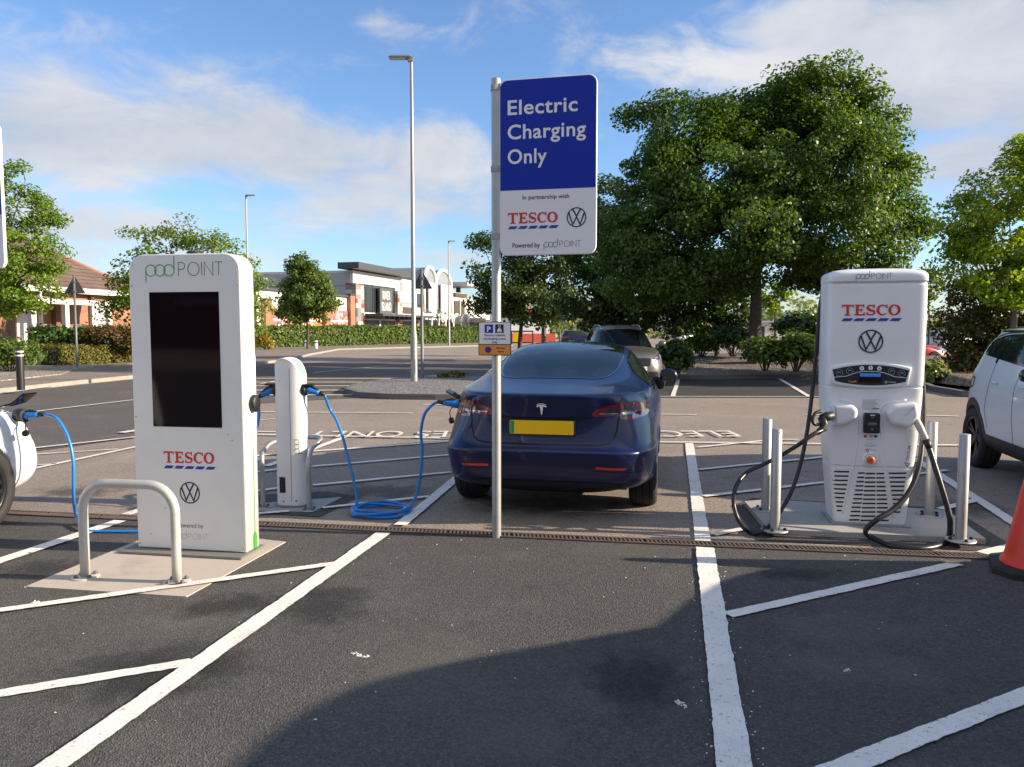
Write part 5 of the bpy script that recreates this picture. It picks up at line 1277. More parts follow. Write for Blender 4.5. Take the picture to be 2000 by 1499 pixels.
for sx in (1, -1):
    sw = TB.lay('side_window', swp, SIDE(sx), MT['car_glass'], tes, .003, .06)
    TB.strip('window_trim', swp, SIDE(sx), .020, MT['black_gloss'], tes, .0038, True)
    g = MB()
    TB.strip('', [(2.02, .99), (2.05, 1.345)], SIDE(sx), .045, None, None, .0045, mb=g); g.build('door_pillar', MT['black_gloss'], tes, fix=False)
    g = MB()
    for pts in ([(2.06, .32), (2.04, .97)], [(1.33, .60), (1.14, .86), (1.08, .99), (1.10, 1.06)], [(3.38, .30), (3.36, .7), (3.22, .97)], [(1.42, .28), (3.36, .28)], [(.55, 1.0), (1.0, .985)]): TB.strip('', pts, SIDE(sx), .011, None, None, .0018, mb=g)
    g.build('panel_gap', MT['black_void'], tes, fix=False)
    for y in (1.52, 2.62): TB.lay('door_handle', round_poly([(y, .865), (y + .21, .868), (y + .21, .888), (y, .885)], .008), SIDE(sx), MT['chrome'], tes, .004, .05)
    mirror_(tes, (sx * 1.00, 3.06, 1.045), sx, MT['navy_paint'])
    k = lambda pts: [(sx * x, z) for x, z in pts]
    base = round_poly(k([(.395, .895), (.43, .938), (.51, .968), (.62, .982), (.735, .985), (.80, .968), (.835, .93), (.83, .868), (.70, .848), (.63, .853), (.58, .886), (.41, .884)]), .014, 4)
    tl = TB.lay('tail_lamp', base, REAR, MT['lamp_red'], tes, .004, .03, .015)
    TB.lay('lamp_lens', round_poly(k([(.445, .900), (.47, .930), (.53, .951), (.595, .960), (.595, .892)]), .012, 4), REAR, MT['lamp_clear'], tl, .0055, .03, .015)
    TB.lay('lamp_lens', round_poly(k([(.612, .866), (.612, .961), (.70, .964), (.742, .945), (.752, .885), (.72, .870)]), .012, 4), REAR, MT['lamp_clear'], tl, .0055, .03, .015)
    TB.lay('lamp_strip', round_poly(k([(.45, .902), (.60, .898), (.60, .906), (.46, .914)]), .003, 3), REAR, MT['lamp_bright'], tl, .0065, .03, .015)
    TB.lay('lamp_strip', round_poly(k([(.63, .895), (.71, .890), (.735, .905), (.735, .918), (.63, .912)]), .003, 3), REAR, MT['lamp_bright'], tl, .0065, .03, .015)
    TB.strip('lamp_seam', k([(.604, .850), (.604, .984)]), REAR, .007, MT['black_void'], tl, .007)
    TB.lay('reflector', round_poly(k([(.43, .470), (.655, .466), (.675, .480), (.44, .494)]), .006, 3), REAR, MT['reflector_red'], tes, .004, .05)
g = MB(); lid = [(.602, .848), (.592, .77), (.565, .70), (.53, .672), (.45, .660), (0, .655)]
TB.strip('', lid + [(-x, z) for x, z in lid[::-1][1:]], REAR, .011, None, None, .0018, mb=g)
TB.strip('', [(-.40, .872), (-.2, .866), (.2, .866), (.40, .872)], REAR, .016, None, None, .0018, mb=g)
for sx in (1, -1): TB.strip('', [(sx * .60, .985), (sx * .63, 1.02)], REAR, .007, None, None, .0018, mb=g); TB.strip('', [(sx * .42, .455), (sx * .80, .44)], REAR, .006, None, None, .0018, mb=g)
g.build('panel_gap', MT['black_void'], tes, fix=False)
TB.lay('diffuser', round_poly([(-.66, .205), (.66, .205), (.64, .315), (.55, .352), (-.55, .352), (-.64, .315)], .03), REAR, MT['black_plastic'], tes, .004, .06)
b = MB(); b.prism(rrect(-.27, .27, .726, .852, .012, 4), .052, .066); ph = b.build('plate_holder', MT['black_plastic'], tes)
b = MB(); b.prism(rrect(-.258, .258, .738, .848, .008, 4), .0485, .053); np_ = b.build('number_plate', MT['plate_yellow'], ph)
b = MB(); b.add([(-.255, .0478, .741), (-.222, .0478, .741), (-.222, .0478, .845), (-.255, .0478, .845)], [(0, 1, 2, 3)]); b.build('plate_band', MT['plate_green'], np_, fix=False)
b = MB(); yb = .0545; zb_ = .935
def T_(poly): b.add([(x, yb - (z - .935) * .2, z) for x, z in poly], [list(range(len(poly)))])
T_([(-.015, .965), (.015, .965), (.004, .895), (-.004, .895)]); up_ = arc(0, .90, .075, 125, 55, 10); dn_ = arc(0, .90, .064, 57, 123, 10); T_(up_ + dn_)
T_([(x, z + .010) for x, z in arc(0, .90, .076, 122, 58, 8)] + [(x, z + .010) for x, z in arc(0, .90, .070, 59, 121, 8)])
b.build('emblem', MT['sign_white'], tes, fix=False)
# charge flap raised over the left lamp, cap hanging on its strap
MTI = (Matrix.Translation(TES[0]) @ Matrix.Rotation(TES[1], 4, 'Z')).inverted()
b = MB(); p_ = [MTI @ at(*q) for q in ((874, 763, 6.36), (886, 769, 6.40), (897, 778, 6.46))]; vs = []
for q in p_: vs += [q + Vector((0, -.05, 0)), q + Vector((0, .05, .01)), q + Vector((0, -.05, -.012)), q + Vector((0, .05, -.002))]
b.add(vs, [(0, 1, 5, 4), (4, 5, 9, 8), (2, 6, 7, 3), (6, 10, 11, 7), (0, 4, 6, 2), (4, 8, 10, 6), (1, 3, 7, 5), (5, 7, 11, 9), (0, 2, 3, 1), (8, 9, 11, 10)]); b.tube([p_[2], MTI @ at(899, 786, 6.46)], .008, 6); b.build('charge_flap', MT['black_gloss'], tes)
b = MB(); b.tube(smoothpath([MTI @ at(*q) for q in ((884, 795, 6.32), (879, 803, 6.30), (879, 812, 6.30), (881, 819, 6.30))], 5), .004, 6); q = MTI @ at(881, 819, 6.30); b.tube([q, q + Vector((0, .02, -.025))], .022, 10); b.build('socket_cap', MT['black_plastic'], tes)
b = MB(); b.box((0, 2.3, .235), (1.36, 3.3, .10), bev=.03); b.build('underbody', MT['black_plastic'], tes)

# --- crossover: one builder for the three tall cars
def suv(name, label, paintm, roofm, L=4.25, Hs=1.0, rim='rim', clear=False, clad=True, belt=(1.27, 1.10), rails=False, group=None, half=.905, lx=1.0, oh=.86):
    o = thing(name, label, 'car', group=group); s = L / 4.25; h = Hs
    B = Body([(.24 * h, .20, L - .25, .74, 4.5, 4), (.29 * h, .09, L - .10, .83, 5, 4), (.38 * h, .03, L - .03, .875, 5, 4), (.50 * h, .0, L, .892, 5, 3.8), (.60 * h, .0, L - .004, .900, 5, 3.6), (.66 * h, .02, L - .015, half, 5, 3.4), (.78 * h, .035, L - .05, .903, 4.8, 3.2), (.88 * h, .05, L - .13, .897, 4.6, 3),
              (.95 * h, .06, L - .30, .888, 4.5, 2.8), (1.0 * h, .07, L - .62, .877, 4.4, 2.7), (1.04 * h, .085, L - .95, .865, 4.3, 2.7), (1.07 * h, .10, L - 1.12, .855, 4.2, 2.8), (1.15 * h, .15, L - 1.25, .830, 4, 2.8), (1.25 * h, .23, L - 1.42, .795, 4, 2.8), (1.35 * h, .31, L - 1.60, .752, 4, 2.9),
              (1.44 * h, .385, L - 1.77, .705, 3.8, 3), (1.505 * h, .44, L - 1.90, .660, 3.6, 3), (1.53 * h, .36, L - 1.96, .640, 3.4, 3), (1.545 * h, .38, L - 2.02, .615, 3.4, 3), (1.575 * h, .62, L - 2.13, .54, 3.2, 3), (1.60 * h, 1.0, L - 2.27, .42, 3, 3), (1.615 * h, 1.35, L - 2.45, .27, 2.6, 2.6), (1.62 * h, 1.6, L - 2.6, .08, 2, 2)], 100, .020)
    ax = [(.80 * s, .345), (L - oh, .345)]; ca = arches(ax, .392, .5)
    b0, b1 = belt[0] * h, belt[1] * h
    side = round_poly([(.60, b0 + .02), (.78, 1.42 * h), (1.15, 1.475 * h), (1.7, 1.495 * h), (L - 1.95, 1.465 * h), (L - 1.72, 1.37 * h), (L - 1.42, 1.22 * h), (L - 1.17, b1), (2.2, b1 + (b0 - b1) * .45), (1.35, b0 - .03)], [.05, .1, .1, .1, .1, .05, .03, .03, .1, .1], 4)
    fa = R(38); FF = ((0, L + 1.5, 3.0), (1, 0, 0), (0, -math.sin(fa), math.cos(fa)), (0, -math.cos(fa), -math.sin(fa)))
    fv = lambda y, z: (y - L - 1.5) * -math.sin(fa) + (z - 3.0) * math.cos(fa)
    w0, w1 = fv(L - 1.16, 1.085 * h), fv(L - 1.93, 1.512 * h)
    ws = round_poly([(-.715, w0), (-.3, w0 - .03), (.3, w0 - .03), (.715, w0), (.60, w1), (-.60, w1)], [.06, .2, .2, .06, .08, .08], 5)
    rearw = round_poly([(-.62, 1.12 * h), (.62, 1.12 * h), (.56, 1.46 * h), (-.56, 1.46 * h)], .08)
    cut = None
    if clear:
        pw, ps = in_poly(shrink(ws, .025)), in_poly(shrink(side, .02)); pr = in_poly(shrink(rearw, .03))
        def cut(x, y, z):
            if ca(x, y, z): return True
            if y > L / 2 and z > 1.05 and pw(x, fv(y, z)): return True
            if abs(x) > .5 and z > 1.0 and ps(y, z): return True
            return y < .6 and z > 1.1 and pr(x, z)
    B.mesh('body', [paintm, MT['black_plastic'], roofm], o, cut or ca, lambda x, y, z: 1 if z < .27 * h else (2 if z > 1.515 * h or (z > b0 + .02 and y < .62 and roofm != paintm) else 0))
    gl = MT['clear_glass'] if clear else MT['car_glass']
    B.lay('windscreen', ws, FF, gl, o, .003, .08); B.lay('rear_window', rearw, REAR, MT['car_glass'], o, .003, .08)
    for sx in (1, -1):
        B.lay('side_window', side, SIDE(sx), MT['car_glass'], o, .003, .07); B.strip('window_trim', side, SIDE(sx), .024, MT['black_gloss'], o, .004, True)
        g = MB()
        for yy in (1.26, L - 2.22): B.strip('door_pillar', [(yy, b0 - .08 if yy < 2 else b1 + .05), (yy + .04, 1.47 * h)], SIDE(sx), .05, MT['black_gloss'], o, .005)
        g = MB()
        for pts in ([(1.28, .95 * h), (1.26, b0 - .05)], [(1.28, .95 * h), (1.22, .70 * h), (1.30, .50 * h)], [(L - 2.20, .36 * h), (L - 2.24, 1.10 * h)], [(L - 1.22, .36 * h), (L - 1.20, 1.0 * h)]): B.strip('', pts, SIDE(sx), .009, None, None, .0018, mb=g)
        g.build('panel_gap', MT['black_void'], o, fix=False)
        for yy in (1.36, L - 2.14): 
            hp = [(yy + .19 * i / 6, 1.00 * h + .006 * math.sin(i)) for i in range(7)]; g = MB(); q = []
            for p in hp:
                loc, nor, _i, _d = B.bvh.ray_cast(Vector((sx * 3, p[0], p[1])), Vector((-sx, 0, 0))); q.append(loc + Vector((sx * (.012 + .014 * math.sin(math.pi * hp.index(p) / 6)), 0, 0)))
            g.tube(q, .013, 8); g.build('door_handle', paintm, o)
        for c, zc in ax:
            arch_lip(B, o, c, zc, .388, sx, .07 if clad else .02, MT['cladding'] if clad else paintm)
            make_wheel(o, (sx * .775, c, zc), 0 if sx > 0 else math.pi, .345, .22, .24, 5, rim)
        if clad: B.lay('sill_cladding', [(.80 * s + .36, .26 * h), (L - oh - .36, .26 * h), (L - oh - .40, .43 * h), (.80 * s + .40, .43 * h)], SIDE(sx), MT['cladding'], o, .006, .08)
        mirror_(o, (sx * 1.01, L - 1.48, 1.13 * h), sx, MT['black_gloss'] if roofm != paintm else paintm)
        kf = lambda pts: [(sx * x * lx, z * h) for x, z in pts]
        hl = B.lay('headlight', round_poly(kf([(.40, .80), (.58, .86), (.76, .93), (.82, .92), (.83, .85), (.78, .78), (.62, .755), (.47, .765)]), .03, 5), FRONT(L), MT['lamp_clear'], o, .004, .04, .02)
        B.lay('lamp_reflector', [(sx * lx * (.70 + .05 * math.cos(a)), (.845 + .045 * math.sin(a)) * h) for a in np.linspace(0, 2 * math.pi, 18, endpoint=False)], FRONT(L), MT['lamp_bright'], hl, .006, .03, .02)
        B.lay('lamp_reflector', round_poly(kf([(.47, .79), (.60, .80), (.60, .835), (.52, .825)]), .01), FRONT(L), MT['lamp_bright'], hl, .006, .03, .02)
        B.lay('tail_lamp', round_poly(kf([(.60, .86), (.80, .84), (.86, .90), (.85, 1.02), (.70, 1.0), (.58, .96)]), .02), REAR, MT['lamp_red'], o, .004, .05)
        if rails:
            g = MB(); q = []
            for i in range(13):
                y = .75 + (L - 2.15 - .75) * i / 12; loc, nor, _i, _d = B.bvh.ray_cast(Vector((sx * .56, y, 3)), Vector((0, 0, -1))); q.append(loc + Vector((0, 0, .045 * math.sin(math.pi * min(1, min(i, 12 - i) / 2.0) / 2) + .005)))
            g.tube(smoothpath(q, 3), .017, 8); g.build('roof_rail', MT['chrome'], o)
    B.lay('grille', round_poly([(-.34, .60 * h), (.34, .60 * h), (.38, .80 * h), (-.38, .80 * h)], .04), FRONT(L), MT['black_gloss'], o, .004, .07)
    B.lay('bumper_intake', round_poly([(-.60, .33 * h), (.60, .33 * h), (.55, .47 * h), (-.55, .47 * h)], .04), FRONT(L), MT['black_plastic'], o, .004, .07)
    g = MB(); B.strip('', [(-.62, .93 * h), (-.3, .945 * h), (.3, .945 * h), (.62, .93 * h)], FRONT(L), .008, None, None, .002, mb=g); g.build('panel_gap', MT['black_void'], o, fix=False)
    for nm, yy, m_ in (('number_plate', None, 'sign_white'),):
        B.lay('number_plate', [(-.26, .50 * h), (.26, .50 * h), (.26, .60 * h), (-.26, .60 * h)], FRONT(L), MT[m_], o, .012, .1)
    if clear:
        g = MB(); g.box((0, L / 2 - .1, .42), (1.5, L - 1.4, .06)); g.box((0, L - 1.32, .92), (1.44, .36, .14), bev=.04); g.build('dashboard', MT['seat_cloth'], o)
        for sx in (1, -1):
            g = MB(); g.box((sx * .37, L - 2.12, .62), (.50, .52, .18), bev=.05); g.box((sx * .37, L - 2.40, .95), (.50, .14, .62), bev=.05); g.box((sx * .37, L - 2.43, 1.34), (.26, .10, .18), bev=.04); g.build('seat', MT['seat_cloth'], o)
        g = MB(); g.box((0, L / 2 - .75, .95), (1.40, .16, 1.0), bev=.04); g.build('rear_seat_panel', MT['seat_cloth'], o)  # full-width dark panel added to darken the view through the windscreen
        g = MB(); g.tube([(-.37 + .17 * math.cos(a), L - 1.62 + .05 * math.sin(a), 1.0 + .16 * math.sin(a)) for a in np.linspace(0, 2 * math.pi, 24, endpoint=False)], .014, 6, closed=True); g.build('steering_wheel', MT['black_plastic'], o)
    return o, B
def place(o, x, y, heading_deg): o.location = (x, y, 0); o.rotation_euler = (0, 0, -R(heading_deg))
def solve_origin(local, world, heading_deg):
    p = Matrix.Rotation(-R(heading_deg), 4, 'Z') @ Vector(local); return (world.x - p.x, world.y - p.y)

wsuv, WB = suv('parked_car', 'white crossover with a black roof seen from the side beside the right hand bollard', MT['white_paint'], MT['black_gloss'], L=4.22, Hs=1.02, rim='rim_dark')
hd = 194; wc = G(1900, 912); x, y = solve_origin((.86, .80, 0), wc, hd); place(wsuv, x, y, hd)
g = MB(); 
for sx in (1, -1): WB.strip('', [(.56, 1.24 * 1.02), (.64, 1.36 * 1.02), (.80, 1.455 * 1.02), (1.15, 1.505 * 1.02), (1.7, 1.522 * 1.02), (2.3, 1.49 * 1.02)], SIDE(sx), .018, None, None, .006, mb=g)
g.build('chrome_trim', MT['chrome'], wsuv, fix=False)
shade_car, _b = suv('parked_car', 'tall white people carrier parked beside the bay line right of the traffic cone', MT['white_paint'], MT['white_paint'], L=4.22, Hs=1.12)
for ch in [c for c in shade_car.children if c.name.startswith('door_mirror')]:       # mirrors left off so the cast shadow keeps a smooth edge
    for g_ in list(ch.children): bpy.data.objects.remove(g_, do_unlink=True)
    bpy.data.objects.remove(ch, do_unlink=True)
place(shade_car, 3.90, .66, 12)

gsuv, GB = suv('parked_car', 'grey crossover with chrome roof rails facing the camera behind the dark blue saloon', MT['grey_paint'], MT['grey_paint'], L=4.35, Hs=1.06, clear=True, clad=False, belt=(1.20, 1.06), rails=True)
hd = 180 - 3; fc = at(1247, 700, 19.4); x, y = solve_origin((0, 4.35, 0), Vector((fc.x, 19.6, 0)), hd); place(gsuv, x, y, hd)

lcar, LB_ = suv('parked_car', 'white car at the left edge with a blue plug under its open wing flap', MT['white_paint'], MT['white_paint'], L=4.05, Hs=.97, clad=False, belt=(1.12, 1.03), rim='rim_dark', lx=.74, oh=.98)
hd = 11.0; wc = G(-52, 1048); x, y = solve_origin((.80, 4.05 - .98, 0), wc, hd); place(lcar, x, y, hd)
LI = (Matrix.Translation(lcar.location) @ Matrix.Rotation(-R(hd), 4, 'Z')).inverted()
b = MB(); q = [LI @ at(*p) for p in ((12, 792, 6.12), (34, 786, 6.16), (56, 768, 6.2))]; vs = []
for p in q: vs += [p + Vector((0, -.06, 0)), p + Vector((0, .08, 0)), p + Vector((0, -.06, -.012)), p + Vector((0, .08, -.012))]
b.add(vs, [(0, 1, 5, 4), (4, 5, 9, 8), (2, 6, 7, 3), (6, 10, 11, 7), (0, 4, 6, 2), (4, 8, 10, 6), (1, 3, 7, 5), (5, 7, 11, 9), (0, 2, 3, 1), (8, 9, 11, 10)]); b.build('charge_flap', MT['black_gloss'], lcar)
b = MB(); pw_ = LI @ portW; b.tube([pw_ + Vector((-.10, .02, .0)), pw_ + Vector((-.005, 0, 0))], .055, 16); b.tube(smoothpath([pw_ + Vector((-.01, .0, -.05)), LI @ at(50, 835, 6.2), LI @ at(51, 845, 6.19)], 4), .005, 6); e = LI @ at(51, 846, 6.19); b.tube([e, e + Vector((.02, -.03, 0))], .026, 12); b.build('charge_socket', MT['black_plastic'], lcar)

# small far cars
def far_car(label, pm, x, y, hd, group=None):
    o, B_ = suv('parked_car', label, pm, pm, L=4.1, Hs=.95, clad=False, belt=(1.08, 1.0)); place(o, x, y, hd); return o
p = at(1800, 690, 30); far_car('red car half hidden behind the rapid charger and shrubs', MT['red_paint'], 13.4, 31, 85)
p = at(1812, 640, 58); far_car('pale silver car far behind the red car', MT['silver_paint'], p.x + 1.0, 60, 85)
p = at(1318, 650, 85); silver = far_car('silver car in the far car park before the grey warehouse', MT['silver_paint'], p.x, 86, 60)
p = at(1086, 650, 72); far_car('dark blue car parked beside the red and white hoarding', MT['navy_paint'], p.x + .5, 74, 80)

# --- person sitting in the grey car
def skin_mesh(name, joints, edges, m, parent=None, sub=2):
    me = bpy.data.meshes.new(name); me.from_pydata([j[0] for j in joints], edges, []); o = bpy.data.objects.new(name, me); COL.objects.link(o)
    sk = o.modifiers.new('skin', 'SKIN'); ss = o.modifiers.new('sub', 'SUBSURF'); ss.levels = ss.render_levels = sub
    for i, j in enumerate(joints): me.skin_vertices[0].data[i].radius = (j[1], j[1] if len(j) < 3 else j[2]); me.skin_vertices[0].data[i].use_root = (i == 0)
    dg = bpy.context.evaluated_depsgraph_get(); dg.update(); m2 = bpy.data.meshes.new_from_object(o.evaluated_get(dg)); bpy.data.objects.remove(o, do_unlink=True)
    m2.materials.clear(); m2.materials.append(m)
    for p in m2.polygons: p.use_smooth = True
    o = bpy.data.objects.new(name, m2); COL.objects.link(o); o.parent = parent; return o
pw = gsuv.matrix_basis @ Vector((.37, 4.35 - 2.15, .70))
per = thing('person', 'person in a dark top sitting behind the windscreen of the grey car', 'person', pw, gsuv.rotation_euler.z)
skin = mat('skin', (.42, .24, .16), .5, var=.08); cloth = mat('dark_top', (.05, .045, .06), .85); hairm = mat('hair', (.10, .06, .035), .7)
J = [((0, 0, .10), .15, .12), ((0, -.04, .30), .15, .11), ((0, -.06, .48), .16, .10), ((0, -.05, .56), .06, .06), ((0, -.03, .64), .055, .055), ((0, -.02, .70), .080, .085), ((0, -.02, .78), .085, .095), ((0, -.02, .85), .065, .075),
     ((.19, -.05, .47), .055), ((.23, .12, .28), .045), ((.15, .36, .30), .036), ((.13, .44, .32), .03), ((-.19, -.05, .47), .055), ((-.23, .12, .28), .045), ((-.15, .36, .30), .036), ((-.13, .44, .32), .03),
     ((.11, .20, .06), .085), ((.12, .46, .05), .065), ((.12, .55, -.18), .05), ((-.11, .20, .06), .085), ((-.12, .46, .05), .065), ((-.12, .55, -.18), .05)]
E = [(0, 1), (1, 2), (2, 3), (3, 4), (4, 5), (5, 6), (6, 7), (2, 8), (8, 9), (9, 10), (10, 11), (2, 12), (12, 13), (13, 14), (14, 15), (0, 16), (16, 17), (17, 18), (0, 19), (19, 20), (20, 21)]
bd = skin_mesh('body', J, E, skin, per, 1)
b = MB(); b.lathe([(.02, .885), (.07, .875), (.103, .83), (.110, .78), (.108, .72), (.095, .69)], 20, (0, -.035, 0)); b.build('hair', hairm, per)
b = MB(); b.lathe([(.15, .06), (.168, .12), (.165, .30), (.175, .44), (.12, .52), (.07, .55)], 20, (0, -.05, 0)); b.v = [(x * 1.12, (y + .05) * .86 - .05, z) for x, y, z in b.v]
for sx in (1, -1): b.tube(smoothpath([(sx * .16, -.05, .48), (sx * .20, -.04, .45), (sx * .235, .12, .28), (sx * .18, .30, .295)], 4), .062, 10)
b.build('top', cloth, per)
b = MB(); b.lathe([(.012, .004), (.0, .012)], 8, (0, .085, .775), axis='Y')
for sx in (1, -1): b.lathe([(.010, 0), (.006, .006), (0, .007)], 8, (sx * .034, .072, .785), axis='Y'); b.lathe([(.022, -.01), (.02, .01), (0, .012)], 8, (sx * .098, -.02, .77), axis='X')
b.tube([(-.025, .072, .715), (0, .078, .712), (.025, .072, .715)], .005, 6); b.build('face', mat('face_features', (.22, .10, .07), .5), per)
# ---------------------------------------------------------------- trees, hedges, shrubs
LEAF2D = np.array([(0, -.5), (.30, -.22), (.36, .12), (0, .5), (-.36, .12), (-.30, -.22)])
def leaf_mesh(name, cen, nor, size, m, parent, seed, fold=.12):
    rs = np.random.RandomState(seed); n = len(cen)
    nor = nor / np.maximum(1e-6, np.linalg.norm(nor, axis=1, keepdims=True))
    r = rs.normal(size=(n, 3)); u = r - nor * (r * nor).sum(1, keepdims=True); u /= np.maximum(1e-6, np.linalg.norm(u, axis=1, keepdims=True))
    v = np.cross(nor, u); s = (size * rs.uniform(.45, 1.35, n))[:, None, None]
    P = cen[:, None, :] + s * (u[:, None, :] * LEAF2D[None, :, 1:2] + v[:, None, :] * LEAF2D[None, :, 0:1] * rs.uniform(.75, 1.15, n)[:, None, None] + nor[:, None, :] * (np.abs(LEAF2D[None, :, 0:1]) * fold * 2))
    k = 6; me = bpy.data.meshes.new(name); me.vertices.add(n * k); me.vertices.foreach_set('co', P.reshape(-1).astype(np.float32))
    me.loops.add(n * k); me.loops.foreach_set('vertex_index', np.arange(n * k, dtype=np.int32)); me.polygons.add(n)
    me.polygons.foreach_set('loop_start', np.arange(0, n * k, k, dtype=np.int32)); me.polygons.foreach_set('loop_total', np.full(n, k, dtype=np.int32))
    me.materials.append(m); me.update(calc_edges=True); me.validate()
    o = bpy.data.objects.new(name, me); COL.objects.link(o); o.parent = parent; return o

MT['leaf_maple'] = mat_leaf('leaf_maple', [(.034, .082, .009), (.056, .118, .013), (.080, .148, .018), (.125, .195, .032)], .36, .48)
MT['leaf_dark'] = mat_leaf('leaf_dark', [(.026, .054, .009), (.045, .082, .013), (.07, .11, .016)], .30, .5)
MT['leaf_lime'] = mat_leaf('leaf_lime', [(.15, .24, .016), (.21, .31, .024), (.28, .37, .035)], .48, .45)
MT['leaf_ash'] = mat_leaf('leaf_ash', [(.085, .165, .012), (.13, .22, .018), (.18, .27, .025)], .40, .45)
MT['leaf_ash2'] = mat_leaf('leaf_ash2', [(.095, .165, .014), (.145, .22, .02), (.20, .28, .03)], .42, .45)
MT['leaf_mid'] = mat_leaf('leaf_mid', [(.060, .112, .016), (.095, .155, .022), (.14, .20, .03)], .36, .58)
MT['leaf_yew'] = mat_leaf('leaf_yew', [(.080, .088, .010), (.13, .125, .014), (.19, .165, .022)], .22, .6)
MT['leaf_laurel'] = mat_leaf('leaf_laurel', [(.028, .064, .012), (.05, .10, .018), (.085, .15, .026)], .25, .3)
MT['leaf_red'] = mat_leaf('leaf_red', [(.04, .08, .02), (.07, .10, .022), (.26, .075, .035), (.06, .09, .02), (.09, .085, .025)], .28, .4)
MT['leaf_hawthorn'] = mat_leaf('leaf_hawthorn', [(.030, .062, .012), (.06, .088, .015), (.045, .08, .014), (.17, .06, .014), (.075, .105, .018)], .30, .45)
MT['leaf_gold'] = mat_leaf('leaf_gold', [(.26, .19, .02), (.36, .25, .03), (.18, .16, .02)], .25, .5)
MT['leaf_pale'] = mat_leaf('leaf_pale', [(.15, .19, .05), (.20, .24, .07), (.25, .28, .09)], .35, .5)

def tree(name, label, px, Y, lobes, trunk_r, m, leaf, dens=1.0, seed=1, base_z=0.0, bark='bark', group=None, clump=.55, lean=0.0, limbs=16, fork=None, fill=1.0, inset=0):
    """Lobes are (px, py, half width, half height, depth offset) as seen, each given its own depth and roundness in the world."""
    rs = np.random.RandomState(seed); rr_ = random.Random(seed)
    bx = (px - 1000) / FPX * Y
    t = thing(name, label, 'tree', (bx, Y, base_z), 0, group)
    W = []
    for (lx, ly, a, c, dy) in lobes:
        p = at(lx, ly, Y + dy); k = Y / FPX; a, c = max(8, a - inset), max(8, c - inset); W.append((np.array([p.x - bx, dy, p.z - base_z]), np.array([a * k, .85 * max(a, c) * k, c * k])))
    cl = []; vol = [w[1].prod() for w in W]
    for (c, r), v in zip(W, vol):
        area = (r[0] * r[2] + r[0] * r[1] + r[1] * r[2])
        n = max(6, int(area * 5.2 / clump ** 1.5 * .55 * dens * fill))
        for _ in range(n):
            d = rs.normal(size=3); d /= np.linalg.norm(d); q = rs.uniform(.35, 1.0) ** .5 * (1 + .10 * rs.normal())
            cl.append(c + d * r * q)
    cl = np.array(cl); cen_ = np.average([w[0] for w in W], axis=0, weights=vol)
    # limbs: trunk, then main limbs to lobes, then twigs to clumps
    b = MB(); ztop = cen_[2] + .35 * max(w[1][2] for w in W)
    zf = fork or max(.8, min(c[2] for c in cl) * .95 + .15)
    tp = [Vector((0, 0, -.15)), Vector((0, 0, .25)), Vector((lean * .3 + .03, .02, zf * .6)), Vector((lean * .6 + cen_[0] * .15, .0, zf)), Vector((cen_[0] * .45, cen_[1] * .3, (zf + ztop) / 2)), Vector((cen_[0] * .8, cen_[1] * .6, ztop))]
    tpp = smoothpath(tp, 6); nT = len(tpp); rad = [trunk_r * (1.55 if i == 0 else (1.18 if i < 5 else 1.0)) * (1 - .82 * (i / (nT - 1)) ** 1.2) for i in range(nT)]
    b.tube(tpp, rad, 14)
    ends = []
    for i in range(limbs):
        c, r = W[i % len(W)]; d = rs.normal(size=3); d[2] = abs(d[2]) * .4; d /= np.linalg.norm(d); e = c + d * r * .55
        i0 = rr_.randint(17, 26); s_ = tpp[i0]; e = Vector(e); mid = s_.lerp(e, .5) + Vector((0, 0, -.10 * (e - s_).length))
        pp = smoothpath([s_, s_.lerp(mid, .55) + Vector(rs.normal(size=3) * .06), mid, e], 5); r0 = min(rad[i0] * .62, trunk_r * .42)
        b.tube(pp, [r0 * (1 - .8 * j / (len(pp) - 1)) for j in range(len(pp))], 7); ends += pp[6:]
    for c in cl[rs.permutation(len(cl))[:min(len(cl), limbs * 9)]]:
        c = Vector(c); n_ = min(ends, key=lambda q: (q - c).length_squared); m2 = n_.lerp(c, .5) + Vector(rs.normal(size=3) * .08)
        L_ = (c - n_).length; b.tube([n_, m2, c], [min(.035, trunk_r * .14), min(.022, trunk_r * .1), .006], 5, cap=False)
    b.build('trunk', MT[bark], t, fix=False)
    lc, ln = [], []
    per = int(max(10, 62 * dens * (clump / leaf) ** 2 * .085))
    for c in cl:
        n = int(per * rs.uniform(.6, 1.4)); g = rs.normal(size=(n, 3)); g *= (np.minimum(1, 1.7 / np.linalg.norm(g, axis=1)))[:, None]; g = g * np.array([1, 1, .55]) * clump * .52
        lc.append(c + g); o_ = (c - cen_); o_ = o_ / max(.3, np.linalg.norm(o_)); ln.append(o_ * .55 + g / clump * .35 + np.array([0, 0, .55]) + rs.normal(size=(n, 3)) * .55)
    lc, ln = np.concatenate(lc), np.concatenate(ln)
    leaf_mesh('crown', lc, ln, leaf, m, t, seed)
    return t

